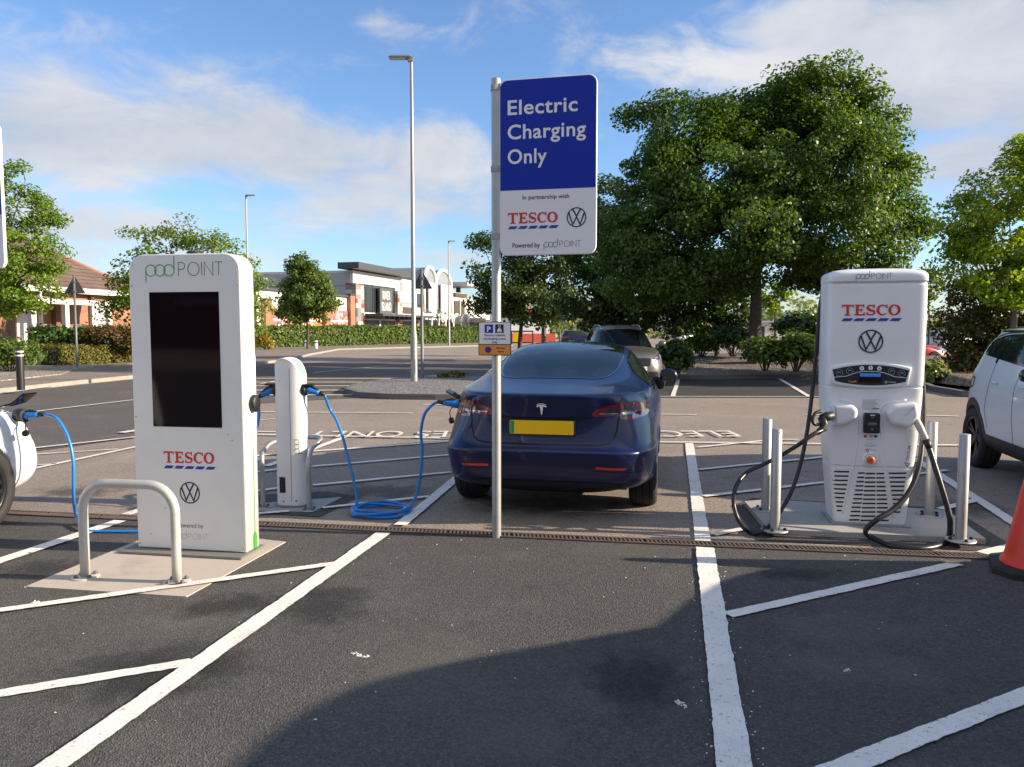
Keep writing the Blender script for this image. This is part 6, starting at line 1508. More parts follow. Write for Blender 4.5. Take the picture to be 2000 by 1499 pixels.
def shrub(name, label, px, py, a, c, Y, m, leaf, seed, n=2600, cat='shrub', group=None, floor_z=None):
    rs = np.random.RandomState(seed); p = at(px, py, Y); k = Y / FPX; r = np.array([a * k, max(a, c) * k * .9, c * k])
    z0 = p.z - r[2] if floor_z is None else floor_z
    t = thing(name, label, cat, (p.x, Y, z0), 0, group); cz = p.z - z0
    nc = 34; d = rs.normal(size=(nc, 3)); d /= np.linalg.norm(d, axis=1, keepdims=True); d[:, 2] = np.where(d[:, 2] < -.35, -d[:, 2], d[:, 2])
    C = d * r * (rs.uniform(.45, 1.0, nc) ** .6)[:, None] + np.array([0, 0, cz])
    g = rs.normal(size=(n, 3)); idx = rs.randint(0, nc, n); cen = C[idx] + g * r * np.array([.20, .20, .20]); cen[:, 2] = np.maximum(cen[:, 2], .03)
    nor = (cen - np.array([0, 0, cz * .6])) / r * .5 + rs.normal(size=(n, 3)) * .5 + np.array([0, 0, .45])
    leaf_mesh('foliage', cen, nor, leaf, m, t, seed)
    b = MB()
    for i in range(14):
        e = Vector(C[i]); b.tube([Vector((e.x * .12, e.y * .12, -.05)), Vector((e.x * .5, e.y * .5, e.z * .55)), e], [.022, .016, .006], 5, cap=False)
    b.build('stem', MT['bark'], t, fix=False)
    return t

def hedge(name, label, path, width, height, m, leaf, n, seed, group=None, rag=.06):
    """Clipped hedge along world points: leaves over a twiggy core."""
    rs = np.random.RandomState(seed); P = [Vector(p) for p in path]; o0 = P[0].copy()
    t = thing(name, label, 'hedge', o0, 0, group); b = MB(); cen, nor = [], []
    Ls = [(P[i + 1] - P[i]).length for i in range(len(P) - 1)]; tot = sum(Ls)
    for i, L in enumerate(Ls):
        A, Bp = P[i] - o0, P[i + 1] - o0; d = (Bp - A).normalized(); w = Vector((-d.y, d.x, 0)); h = height
        q = []
        for s_, p in ((0, A), (1, Bp)):
            for aa, zz in ((-.36, -.02), (-.38, .80 * h), (.38, .80 * h), (.36, -.02)): q.append(p + w * width * aa + Vector((0, 0, zz)))
        b.add(q, [(0, 1, 5, 4), (1, 2, 6, 5), (2, 3, 7, 6), (3, 2, 1, 0), (4, 5, 6, 7)])
        k = int(n * L / tot); f = rs.uniform(0, 1, k); side = rs.choice(5, k, p=[.36, .12, .40, .06, .06]); a, z, nn = np.zeros(k), np.zeros(k), np.zeros((k, 3))
        und = height * (.045 * np.sin(f * L * 1.1 + seed) + .04 * np.sin(f * L * 2.9) + .025 * np.sin(f * L * 6.7 + 1))
        for j in range(k):
            if side[j] == 0: a[j], z[j], v = -.5, rs.uniform(0.02, 1), -w
            elif side[j] == 1: a[j], z[j], v = .5, rs.uniform(0.02, 1), w
            elif side[j] == 2: a[j], z[j], v = rs.uniform(-.5, .5), 1, Vector((0, 0, 1))
            else: f[j] = 0 if side[j] == 3 else 1; a[j], z[j], v = rs.uniform(-.5, .5), rs.uniform(.02, 1), (-d if side[j] == 3 else d)
            nn[j] = (v.x, v.y, v.z + .35)
        base = np.array(A)[None, :] + f[:, None] * np.array(Bp - A)[None, :] + (a * width)[:, None] * np.array(w)[None, :]
        base[:, 2] += z * (height + und); base += rs.normal(size=(k, 3)) * rag
        base[:, 2] = np.maximum(base[:, 2], .02); cen.append(base); nor.append(nn + rs.normal(size=(k, 3)) * .6)
    leaf_mesh('foliage', np.concatenate(cen), np.concatenate(nor), leaf, m, t, seed); b.build('twigs', MT['twig_core'], t)
    return t

tree('maple_tree', 'large broad green tree with a thick trunk rising from the planting bed', 1473, 27.3,
     [(1330, 262, 125, 78, -.3), (1475, 235, 95, 75, .3), (1600, 200, 120, 72, 0), (1545, 165, 60, 45, .2), (1700, 250, 70, 65, .3), (1410, 345, 170, 95, -.8), (1610, 330, 165, 105, -.4), (1745, 370, 75, 65, .4), (1290, 360, 90, 65, .5), (1285, 460, 110, 80, -.6),
      (1440, 455, 150, 85, -1.0), (1620, 450, 140, 85, -.8), (1740, 455, 75, 60, 0), (1230, 440, 55, 75, 1.0), (1330, 545, 95, 45, -.5), (1660, 530, 110, 38, .2), (1250, 230, 45, 30, 0), (1575, 545, 60, 30, .6), (1265, 545, 100, 60, -.4), (1205, 500, 52, 66, .4), (1520, 300, 150, 110, 1.5), (1420, 545, 70, 40, .2)],
     .27, MT['leaf_maple'], .120, 1.25, 11, base_z=.35, clump=.72, limbs=26, fork=3.6, fill=1.05, inset=9)
tree('broad_tree', 'dark spreading tree left of the big maple behind the sign', 1015, 40, [(960, 478, 38, 24, 0), (990, 545, 72, 48, 0), (1075, 520, 85, 62, .3), (1050, 590, 90, 38, -.5), (965, 595, 42, 30, 0)], .16, MT['leaf_dark'], .17, 1.2, 21, clump=.75, limbs=12)
tree('broad_tree', 'dark dense tree standing directly behind the grey car', 1195, 33, [(1190, 400, 55, 60, 0), (1160, 490, 75, 62, .3), (1235, 560, 85, 60, -.4), (1160, 590, 70, 48, 0), (1230, 480, 70, 70, .4), (1215, 625, 75, 30, 0)], .15, MT['leaf_dark'], .16, 1.3, 22, base_z=.2, clump=.58, limbs=12)
tree('broad_tree', 'low dark tree hanging over the shrubs just left of the thick trunk', 1400, 31.5, [(1380, 590, 85, 50, 0), (1330, 600, 55, 42, 0), (1430, 620, 60, 45, .3), (1360, 640, 60, 28, 0), (1415, 560, 70, 40, .5)], .12, MT['leaf_dark'], .15, 1.2, 23, base_z=.35, clump=.52, limbs=10)
tree('lime_tree', 'tall yellow green tree cut by the right edge', 1975, 21.5, [(1935, 390, 62, 60, 0), (2010, 340, 70, 70, .3), (2080, 400, 100, 120, 0), (1890, 455, 60, 52, -.3), (1975, 480, 90, 70, .4), (1870, 420, 34, 30, .2), (1960, 565, 90, 40, 0), (2070, 540, 100, 60, 0), (1880, 520, 50, 40, .3), (2000, 295, 25, 25, 0)], .13, MT['leaf_lime'], .10, 1.15, 31, base_z=.3, bark='bark_grey', clump=.48, limbs=18)
tree('hawthorn_tree', 'dark bushy tree with rusty red leaf tips behind the white crossover', 1885, 22.6, [(1885, 590, 62, 45, 0), (1872, 650, 36, 42, 0), (1930, 640, 70, 50, .2), (1876, 705, 34, 26, -.3), (1905, 695, 60, 35, 0), (1985, 610, 60, 55, .2), (1990, 680, 60, 45, .2)], .09, MT['leaf_hawthorn'], .10, 1.2, 33, base_z=.25, clump=.40, limbs=12)
tree('ash_tree', 'light green leafy tree at the left edge before the brick building', -35, 33, [(25, 352, 45, 40, 0), (50, 415, 60, 45, .3), (25, 480, 80, 50, -.4), (85, 500, 45, 34, 0), (45, 560, 75, 42, 0), (-60, 440, 70, 90, 0), (-60, 560, 80, 55, .3), (100, 425, 22, 18, 0), (15, 590, 50, 26, 0)], .15, MT['leaf_ash'], .125, 1.0, 41, clump=.60, limbs=14)
tree('ash_tree', 'green tree rising behind the tall kiosk', 385, 36, [(300, 480, 50, 40, 0), (350, 455, 42, 36, .2), (420, 495, 60, 40, 0), (265, 545, 60, 45, .3), (250, 610, 50, 36, 0), (350, 560, 90, 60, 0), (440, 570, 70, 55, .3), (492, 555, 38, 50, 0), (490, 620, 35, 40, .3), (230, 580, 32, 22, 0), (400, 640, 90, 30, 0)], .13, MT['leaf_ash2'], .135, 1.0, 42, clump=.62, limbs=14, fill=.75)
tree('round_tree', 'small round green tree growing behind the long hedge', 601, 60, [(598, 575, 50, 40, 0), (590, 525, 27, 27, 0), (570, 608, 36, 24, 0), (630, 598, 26, 30, .3), (602, 555, 40, 36, .4)], .13, MT['leaf_mid'], .19, 1.5, 43, clump=.62, limbs=10)
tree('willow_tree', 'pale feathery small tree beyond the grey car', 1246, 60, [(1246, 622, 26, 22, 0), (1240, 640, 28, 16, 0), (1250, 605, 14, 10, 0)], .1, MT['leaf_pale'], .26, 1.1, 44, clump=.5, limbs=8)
tree('street_tree', 'thin tree with bright lower leaves beside the dark post', 1092, 46, [(1085, 605, 30, 26, 0), (1055, 590, 20, 18, 0), (1105, 585, 24, 22, 0), (1065, 625, 18, 12, 0)], .07, MT['leaf_mid'], .22, 1.1, 45, bark='bark_grey', clump=.45, limbs=8)
tree('street_tree', 'bright green tree lit up right behind the thick trunk', 1512, 41, [(1512, 580, 30, 24, 0), (1530, 565, 18, 16, 0), (1500, 600, 26, 14, 0)], .08, MT['leaf_ash'], .2, 1.1, 46, clump=.42, limbs=8)
tree('street_tree', 'rounded green tree right of the top of the rapid charger', 1812, 44, [(1812, 560, 26, 34, 0), (1800, 590, 22, 24, 0)], .08, MT['leaf_mid'], .22, 1.1, 47, clump=.45, limbs=8)
SH = [('leafy shrub standing alone beside the front corner of the grey car', 1318, 704, 36, 31, 23.6, 'leaf_laurel', 51), ('glossy green shrub just left of the thick trunk', 1495, 692, 40, 30, 24.2, 'leaf_mid', 52),
      ('green shrub between the thick trunk and the rapid charger', 1555, 690, 42, 34, 24.0, 'leaf_mid', 53), ('dark shrub in the second row left of the thick trunk', 1432, 668, 42, 26, 28.5, 'leaf_laurel', 54),
      ('tall dark shrub in the second row behind the bollards', 1560, 645, 48, 30, 29.0, 'leaf_laurel', 55), ('dark green shrub tucked against the left flank of the rapid charger', 1598, 672, 30, 46, 25.2, 'leaf_laurel', 56),
      ('low shrub spreading by the kerb behind the charger', 1690, 690, 70, 40, 24.5, 'leaf_mid', 57), ('small yellow green shrub under the rusty leaved tree', 1815, 728, 26, 22, 21.2, 'leaf_pale', 58),
      ('shrub with thin pale stems right of the grey car', 1370, 676, 30, 20, 29.5, 'leaf_mid', 60)]
for l, px, py, a, c, Y, m, sd in SH: shrub('shrub', l, px, py, a, c, Y, MT[m], .13, sd, 2600)
shrub('shrub', 'sparse low dry shrub on the gravel island', 884, 734, 26, 8, 23.6, MT['leaf_yew'], .07, 61, 700, floor_z=.12)
hedge('hedge', 'long clipped green hedge along the far side of the road', [G(480, 682), G(700, 676), G(950, 670.5)], 1.8, 1.75, MT['leaf_mid'], .23, 24000, 71, rag=.10)
hedge('hedge', 'low clipped yellow brown yew hedge on the gravel beside the kiosk', [G(70, 722) + Vector((0, .9, .1)), G(165, 718) + Vector((0, 1.0, .1)), G(330, 706) + Vector((0, 1.0, .1))], 1.7, .78, MT['leaf_yew'], .085, 16000, 72, rag=.05)
hedge('hedge', 'dark glossy laurel hedge in front of the brick wall', [at(66, 690, 34), at(180, 690, 35), at(330, 690, 37)], 1.4, 1.05, MT['leaf_laurel'], .16, 7000, 73, rag=.09)
shrub('shrub', 'bushy shrub behind the black bollard', 18, 698, 50, 32, 27.0, MT['leaf_mid'], .10, 62, 4200)
shrub('shrub', 'red tipped shrub against the brick wall', 205, 660, 42, 22, 33.6, MT['leaf_red'], .12, 63, 3200)
shrub('shrub', 'smaller red tipped shrub partly hidden by the kiosk', 262, 668, 36, 22, 33.8, MT['leaf_red'], .12, 64, 2600)
shrub('shrub', 'rounded golden shrub at the end of the long hedge', 519, 672, 14, 16, 58, MT['leaf_gold'], .16, 65, 1500)
# distant belt of trees that reads as one mass
rs = np.random.RandomState(5); c_ = []
for i in range(420):
    x = rs.uniform(-40, 170); h = rs.uniform(2, 6.5) * (1 + .3 * math.sin(x * .13)); y = 150 + rs.uniform(-12, 12)
    if -8 < x - 28 < 12: h *= .4
    k = 46; c_.append(np.stack([x + rs.normal(size=k) * 1.7, y + rs.normal(size=k) * 1.5, np.abs(rs.uniform(0, h) + rs.normal(size=k) * .9)], 1))
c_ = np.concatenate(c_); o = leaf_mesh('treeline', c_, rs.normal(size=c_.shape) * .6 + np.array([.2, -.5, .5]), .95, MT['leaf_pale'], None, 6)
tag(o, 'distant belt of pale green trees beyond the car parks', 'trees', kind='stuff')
# ---------------------------------------------------------------- lamp posts, small signs, bollards
def lamp_post(label, px, pyb, Y, ytop, r0, r1, zs, arm, m, group=None):
    p = at(px, pyb, Y); H = at(px, ytop, Y).z; o = thing('lamp_post', label, 'lamp post', (p.x, Y, 0), 0, group)
    b = MB(); b.lathe([(r0 * 1.0, 0), (r0, zs), (r0 * .98, zs + .03), (r1 * 1.15, zs + .22), (r1, zs + .3), (r1 * .62, H - .05), (r1 * .62, H + .04), (0, H + .04)], 20); b.build('pole', m, o)
    b = MB(); b.box((arm * .30, 0, H + .07), (.62, .26, .07), bev=.025); b.box((arm * .02, 0, H + .02), (.16, .12, .14), bev=.02); hd_ = b.build('lantern', MT['lamp_metal'], o)
    b = MB(); b.box((arm * .36, 0, H + .033), (.40, .18, .012)); b.build('lens', MT['sign_white'], hd_)
    if r0 > .08: b = MB(); b.box((0, -r0, .55), (.10, .02, .42), bev=.006); b.build('access_door', m, o)
    return o
lamp_post('tall galvanised lamp post standing on the gravel island', 809, 755, 21.7, 118, .098, .066, 1.30, -1, MT['lamp_metal'])
lamp_post('distant lamp post whose lantern shows above the kiosk', 487, 672, 52, 384, .10, .07, 1.3, 1, MT['lamp_metal'])
lamp_post('thin distant lamp post rising from the end of the long hedge', 877, 669, 72, 473, .11, .075, 2.0, 1, MT['lamp_metal'])
p = G(1062, 668); o = thing('post', 'dark grey post in front of the dark tree beyond the car roof', 'post', (at(1062, 660, 42).x, 42, 0)); b = MB(); b.lathe([(.13, 0), (.13, 3.0), (.10, 3.2), (.10, 4.4), (.05, 4.45), (0, 4.45)], 16); b.build('pole', MT['sign_back'], o)
b = MB(); b.box((0, -.1, 1.1), (.22, .16, .3), bev=.02); b.build('control_box', MT['sign_back'], o)
def tri_sign(label, px, pyb, Y, pyt, side, rz=0):
    p = at(px, pyb, Y); H = at(px, pyt, Y).z; o = thing('warning_sign', label, 'road sign', (p.x, Y, 0), rz, 'triangular road signs seen from behind')
    b = MB(); b.lathe([(.045, 0), (.045, H), (0, H)], 16); b.build('pole', MT['grey_post'], o)
    h = side * .87; tri = round_poly([(-side / 2, H - h - .02), (side / 2, H - h - .02), (0, H - .02)], .05, 5)
    pl = bev_prism('sign_plate', tri, .048, .054, .001, MT['sign_back'], o)
    b = MB()
    for z in (H - h + .06, H - .28): b.box((0, .0, z), (.13, .11, .05))
    b.build('clamp', MT['grey_post'], o); return o
tri_sign('back of a triangular road sign before the brick building', 151, 719, 30.5, 537, .82, R(4))
tri_sign('back of a triangular road sign beside the tall lamp post', 825, 746, 23.4, 526, .66, R(-6))
p = G(41, 762, .10); o = thing('black_bollard', 'black bollard with two white bands at the kerb', 'bollard', p); b = MB(); b.lathe([(.088, 0), (.088, .93), (.08, .97), (.06, 1.0), (.02, 1.015), (0, 1.016)], 24); b.build('post_body', MT['black_plastic'], o)
b = MB()
for z in (.83, .925): b.lathe([(.0895, z), (.0895, z + .035)], 24)
b.build('reflective_band', MT['sign_white'], o)
o1 = None
for i, px in enumerate((598, 617)):
    p = G(px, 681, .10)
    o = thing('white_bollard', ['left of two short white posts before the long hedge', 'right of two short white posts before the long hedge'][i], 'bollard', p, 0, 'short white posts by the hedge')
    b = MB(); b.lathe([(.16, 0), (.16, .55), (.13, .62), (0, .64)], 16); b.build('post_body', MT['sign_white'], o); b = MB(); b.lathe([(.162, .42), (.162, .52)], 16); b.build('reflective_band', MT['sign_pblue'], o)

# ---------------------------------------------------------------- buildings
MT['brick'] = mat_brick('brick', (.30, .115, .055), (.36, .15, .075), (.30, .24, .19), 1.0, .225, .075, msize=.010)
MT['brick_dark'] = mat_brick('brick_dark', (.20, .075, .045), (.24, .09, .05), (.22, .17, .14), 1.0, .225, .075, msize=.010)
MT['tile'] = mat_brick('tile', (.14, .098, .075), (.18, .125, .095), (.06, .045, .036), 1.0, .30, .24, msize=.022, bump=.8)
MT['ridge'] = mat('ridge', (.26, .12, .085), .85, var=.2)
MT['render_white'] = mat('render_white', (.66, .63, .58), .8, var=.06, dirt=(.48, .45, .41), dirt_scale=.6, dirt_amt=.4)
MT['white_frame'] = mat('white_frame', (.72, .71, .69), .5, var=.04)
MT['clad_grey'] = mat('clad_grey', (.40, .41, .44), .6, var=.06, scale=.5)
MT['fascia_dark'] = mat('fascia_dark', (.055, .062, .072), .5, var=.1)
MT['shop_glass'] = mat('shop_glass', (.022, .032, .033), .06, var=.4, scale=.5, ior=1.6)
MT['shop_dark'] = mat('shop_dark', (.025, .027, .03), .3, var=.3, scale=.6)
MT['sign_grey'] = mat('sign_grey', (.085, .088, .088), .55, var=.08)
MT['bay_grey'] = mat('bay_grey', (.24, .25, .28), .3, var=.15, scale=.6)
MT['brown'] = mat('brown', (.075, .052, .042), .7, var=.15)
MT['hoard_red'] = mat('hoard_red', (.62, .11, .07), .6, var=.1)
MT['fascia_green'] = mat('fascia_green', (.27, .52, .34), .6, var=.06)
MT['mosaic'] = mat_brick('mosaic', (.42, .38, .33), (.22, .055, .05), (.20, .20, .21), 1.0, 1.25, .62, offset=.37, msize=.0, bump=0)
mz, nt_, bz, _o = new_mat('mosaic_blocks')
tc_ = nt_.nodes.new('ShaderNodeTexCoord'); sp0 = nt_.nodes.new('ShaderNodeSeparateXYZ'); nt_.links.new(tc_.outputs['Object'], sp0.inputs[0])
ad_ = nt_.nodes.new('ShaderNodeMath'); ad_.operation = 'ADD'; nt_.links.new(sp0.outputs[0], ad_.inputs[0]); nt_.links.new(sp0.outputs[1], ad_.inputs[1])
fl = []
for src, k in ((ad_.outputs[0], 1.3), (sp0.outputs[2], 2.0)):
    a_ = nt_.nodes.new('ShaderNodeMath'); a_.operation = 'MULTIPLY'; nt_.links.new(src, a_.inputs[0]); a_.inputs[1].default_value = k
    f_ = nt_.nodes.new('ShaderNodeMath'); f_.operation = 'FLOOR'; nt_.links.new(a_.outputs[0], f_.inputs[0]); fl.append(f_.outputs[0])
cb_ = nt_.nodes.new('ShaderNodeCombineXYZ'); nt_.links.new(fl[0], cb_.inputs[0]); nt_.links.new(fl[1], cb_.inputs[1])
wn = nt_.nodes.new('ShaderNodeTexWhiteNoise'); nt_.links.new(cb_.outputs[0], wn.inputs['Vector'])
rp = nt_.nodes.new('ShaderNodeValToRGB'); rp.color_ramp.interpolation = 'CONSTANT'; nt_.links.new(wn.outputs['Value'], rp.inputs[0])
while len(rp.color_ramp.elements) < 6: rp.color_ramp.elements.new(.5)
for i, c in enumerate(((.46, .42, .36), (.10, .11, .12), (.36, .33, .30), (.40, .055, .05), (.22, .22, .22), (.50, .47, .42))): rp.color_ramp.elements[i].position = i / 6; rp.color_ramp.elements[i].color = c4(c)
nt_.links.new(rp.outputs[0], bz.inputs['Base Color']); bz.inputs['Roughness'].default_value = .8; MT['mosaic'] = mz
def mat_poster(name, cols, seed):
    m, nt, b, out = new_mat(name); tc = nt.nodes.new('ShaderNodeTexCoord'); n = nt.nodes.new('ShaderNodeTexNoise'); n.inputs['Scale'].default_value = .55; n.inputs['Detail'].default_value = 2.5; n.inputs['Distortion'].default_value = 1.6
    mp = nt.nodes.new('ShaderNodeMapping'); mp.inputs['Location'].default_value = (seed * 3.7, seed * 1.3, seed); mp.inputs['Rotation'].default_value = (0, .5, 0); nt.links.new(tc.outputs['Object'], mp.inputs[0]); nt.links.new(mp.outputs[0], n.inputs['Vector'])
    r = nt.nodes.new('ShaderNodeValToRGB'); r.color_ramp.interpolation = 'CONSTANT'; nt.links.new(n.outputs[0], r.inputs[0])
    while len(r.color_ramp.elements) < len(cols): r.color_ramp.elements.new(.5)
    for i, c in enumerate(cols): r.color_ramp.elements[i].position = .30 + .42 * i / len(cols) if i else 0; r.color_ramp.elements[i].color = c4(c)
    nt.links.new(r.outputs[0], b.inputs['Base Color']); b.inputs['Roughness'].default_value = .4; return m

MX, MY, MA = -17.4, 85.0, 75.0
md = Vector((math.cos(R(MA)), math.sin(R(MA)), 0))
def tpx(px, off=0.0):
    u = (px - 1000) / FPX; ox, oy = MX + off * math.sin(R(MA)), MY - off * math.cos(R(MA)); return (u * oy - ox) / (md.x - u * md.y)
def zpx(px, py, off=0.0): t = tpx(px, off); y = MY + md.y * t - off * math.cos(R(MA)); return at(px, py, y).z
def mall(name, label, cat='shop'): return thing(name, label, cat, (MX, MY, 0), R(MA))
class LB2(MB):
    def bx(s, x0, x1, y0, y1, z0, z1, mi=0): return s.box(((x0 + x1) / 2, (y0 + y1) / 2, (z0 + z1) / 2), (abs(x1 - x0), abs(y1 - y0), abs(z1 - z0)), mi=mi)
SPLIT = ('brick_pier', 'window', 'strut', 'loading_door')
def part(o, name, m, *boxes):
    if name in SPLIT:
        for q in boxes[:-1]: LB2().bx(*q).build(name, m, o)
        boxes = boxes[-1:]
    b = LB2()
    for q in boxes: b.bx(*q)
    return b.build(name, m, o)
# low wing with posters
ri0 = 0.0
wg = mall('shop', 'low shop wing with orange and pink window posters between brick piers')
tA, HW = -18.5, 5.1
part(wg, 'wall', MT['render_white'], (tA, -.02, .0, 8, 0, HW)); part(wg, 'roof', MT['fascia_dark'], (tA - .2, -.02, -.3, 8, HW, HW + .18))
pc_ = [((.62, .58, .55), (.62, .10, .10), (.55, .20, .25), (.10, .09, .09), (.65, .62, .60)), ((.66, .62, .58), (.70, .16, .05), (.72, .30, .10), (.60, .10, .06), (.70, .66, .62)), ((.70, .66, .62), (.68, .16, .06), (.45, .08, .22), (.72, .30, .12), (.25, .30, .45))]
for i, (a, b_) in enumerate(((527, 572), (586, 628), (641, 678))):
    t0, t1 = tpx(a), tpx(b_); w = part(wg, 'window', mat_poster('poster_print', pc_[i], i + 1), (t0, t1, -.12, .02, .9, 3.6)); fr = part(w, 'frame', MT['white_frame'], (t0, t1, -.16, -.121, 2.42, 2.58), ((t0 + t1) / 2 - .06, (t0 + t1) / 2 + .06, -.155, -.122, .9, 3.6))
for a, b_ in ((512, 526), (573, 585), (629, 640), (679, 688)):
    t0, t1 = tpx(a), tpx(b_); part(wg, 'brick_pier', MT['brick'], (t0, min(t1, -.06), -.45, -.02, 0, 4.2 if a < 670 else 5.3)); part(wg, 'pier_cap', MT['fascia_dark'], (t0 - .1, min(t1, -.04) + .02, -.55, -.05, 4.2 if a < 670 else 5.3, (4.2 if a < 670 else 5.3) + .15))
# two-storey fashion shop
rs_ = mall('shop', 'two storey white fashion shop with a dark flat roof and patchwork pillars')
H1, LR = 8.1, tpx(782)
part(rs_, 'wall', MT['render_white'], (0, LR, .05, 14, 0, H1)); part(rs_, 'side_wall', MT['clad_grey'], (-.06, -.001, .3, 22, 0, H1 - .25))
part(rs_, 'roof', MT['fascia_dark'], (-1.1, LR + .9, -1.2, 1.3, H1 + .12, H1 + .80)); part(rs_, 'side_extension', MT['clad_grey'], (2.0, 12, 14.001, 40, 0, H1 - .25))
b = LB2()
for k in range(1, 5): b.bx(-.075, -.061, .3, 22, k * 1.6, k * 1.6 + .05)
b.build('cladding_joint', MT['sign_grey'], rs_)
zt = zpx(690, 553); part(rs_, 'patchwork_pillar', MT['mosaic'], (-.12, tpx(707), -.35, .9, 0, zt)); part(rs_, 'patchwork_pillar', MT['mosaic'], (tpx(773), LR + .05, -.35, .6, 0, zt - .3))
w0, w1 = tpx(708) , tpx(772); gz0, gz1 = 3.6, zpx(740, 556) - .15
wn_ = part(rs_, 'window', MT['shop_glass'], (w0, w1, -.05, .045, gz0, gz1)); part(wn_, 'frame', MT['fascia_dark'], *[(w0 + (w1 - w0) * f, w0 + (w1 - w0) * f + .10, -.09, -.051, gz0, gz1) for f in (0, .16, .30, .70, .985)])
part(wn_, 'dark_panel', MT['shop_dark'], (w0 + (w1 - w0) * .08, w0 + (w1 - w0) * .26, -.085, -.052, gz0 + .2, gz1 - .25))
s0, s1 = tpx(735), tpx(759); sgn = part(rs_, 'shop_sign', MT['sign_grey'], (s0, s1, -.55, -.25, gz0 - .1, gz1 - .3))
b = MB(); sw_ = s1 - s0; add_text(b, 'RIVER', (s0 + s1) / 2 + .1, gz0 + 1.55, 1.0, -.56, width=sw_ * .62, bold=.0, align='CENTER'); add_text(b, 'ISLAND', (s0 + s1) / 2 + .1, gz0 + .25, 1.0, -.56, width=sw_ * .76, bold=.0, align='CENTER'); b.build('lettering', MT['sign_white'], sgn, fix=False)
part(rs_, 'canopy', MT['fascia_dark'], (w0 - .1, tpx(812), -2.6, -.40, 3.15, 3.40)); b = LB2()
for i in range(9): x = w0 + (w1 + 3 - w0) * i / 8.5; b.bx(x, x + .12, -2.7, -.42, 2.85, 3.14)
b.build('canopy_rib', MT['shop_dark'], rs_)
sf = part(rs_, 'shopfront', MT['shop_dark'], (w0, w1, -.10, .046, .2, 2.75)); part(sf, 'frame', MT['white_frame'], (w0, w0 + .1, -.16, -.101, .2, 2.8), ((w0 + w1) / 2 - .25, (w0 + w1) / 2 + .1, -.16, -.101, .2, 2.75), (w1 - .1, w1, -.16, -.101, .2, 2.8), (w0 + .101, w1 - .101, -.155, -.102, 2.70, 2.82))
b = MB(); add_text(b, 'RIVER ISLAND', w0 + .6, 1.25, .55, -.18, width=(w1 - w0) * .36); add_text(b, 'RIVER ISLAND', (w0 + w1) / 2 + .5, 1.25, .55, -.18, width=(w1 - w0) * .36); b.build('lettering', MT['sign_white'], sf, fix=False)
# next shop
nl = mall('shop', 'narrow white shop unit with pale raised lettering behind the lamp post'); x0, x1 = LR + .06, tpx(812); H2 = zpx(790, 546)
part(nl, 'wall', MT['render_white'], (x0, x1, .03, 12, 0, H2)); sg_ = part(nl, 'shop_sign', MT['white_frame'], (x0 + .2, x1 - .2, -.20, .029, 5.0, 7.6)); b = MB(); add_text(b, 'NEW LOOK', x0 + .5, 5.9, .95, -.21, width=(x1 - x0) * .80, bold=.01); b.build('lettering', MT['clad_grey'], sg_, fix=False)
part(nl, 'name_board', MT['brown'], (x0 + .5, x1 - .4, -.16, .028, 3.7, 4.5)); part(nl, 'shopfront', MT['shop_dark'], (x0 + .3, x1 - .2, -.10, .027, .2, 2.7)); part(nl, 'brick_pier', MT['brick'], (x1 - .9, x1 - .1, -.6, -.11, 0, 2.8))
# arcade with arched glazed bays
ar = mall('arcade', 'white shopping arcade entrance with twin arched glazed bays and tall grey banners', 'arcade'); a0_, a1_ = x1 + .05, tpx(886); H3 = zpx(850, 560)
part(ar, 'wall', MT['render_white'], (a0_, a1_, .05, 14, 0, H3))
for pa, pb, ban in ((826, 849, 0), (849, 879, 1)):
    xa, xb = tpx(pa), tpx(pb); zc_ = H3 + .1; xm = (xa + xb) / 2; ry_ = (zpx(862, 528) - zc_)
    b = MB(); b.prism([(xa, 4.5)] + [(xb, 4.5)] + arc(xm, zc_, (xb - xa) / 2, 0, 180, 18, ry_), -.15, 9); by = b.build('arched_bay', MT['bay_grey'], ar)
    b = MB(); P_ = [Vector((x, -.2, z)) for x, z in [(xa, 4.0)] + arc(xm, zc_, (xb - xa) / 2, 180, 0, 18, ry_) + [(xb, 4.0)]]; b.tube(P_, .28, 8); b.build('arch_rib', MT['white_frame'], by)
    bz0, bz1 = 4.3, zpx(862, 559); bn = part(ar, 'banner', MT['sign_white'], (xm - (xb - xa) * .30, xm + (xb - xa) * .30, -.62, -.45, bz0, bz1)); part(bn, 'frame', MT['clad_grey'], (xm - (xb - xa) * .33, xm + (xb - xa) * .33, -.60, -.50, bz1 + .001, bz1 + .2), (xm - (xb - xa) * .33, xm + (xb - xa) * .33, -.60, -.50, bz0 - .2, bz0 - .001))
    b = MB(); tt = 'THE FORGE'; dz = (bz1 - bz0 - .6) / len(tt)
    for i, chh in enumerate(tt):
        if chh != ' ': add_text(b, chh, xm, bz1 - .3 - dz * (i + 1), dz * .72, -.63, align='CENTER', width=(xb - xa) * .22)
    b.build('lettering', MT['sign_grey'], bn, fix=False)
xw0, xw1 = tpx(816), tpx(834); part(ar, 'window', MT['shop_glass'], (xw0, xw1, -.12, .04, 4.6, zpx(825, 575)))
for pa in (822, 836, 850, 866, 882, 896):
    xa, xb = tpx(pa), tpx(pa + 13); xm = (xa + xb) / 2; b = MB(); b.tube([Vector((x, -1.6, z)) for x, z in arc(xm, 2.6, (xb - xa) / 2, 0, 180, 12, 1.3)], .14, 8); b.tube([(xa, -1.6, 0), (xa, -1.6, 2.6)], .12, 8); b.build('low_arch', MT['white_frame'], ar)
part(ar, 'entrance_glass', MT['shop_glass'], (a0_ + .3, a1_ - .3, -.10, .045, .2, 3.0))
for pa in (846, 877): xa = tpx(pa); part(ar, 'brick_pier', MT['brick_dark'], (xa, xa + 1.6, -1.3, -.4, 0, 2.4))
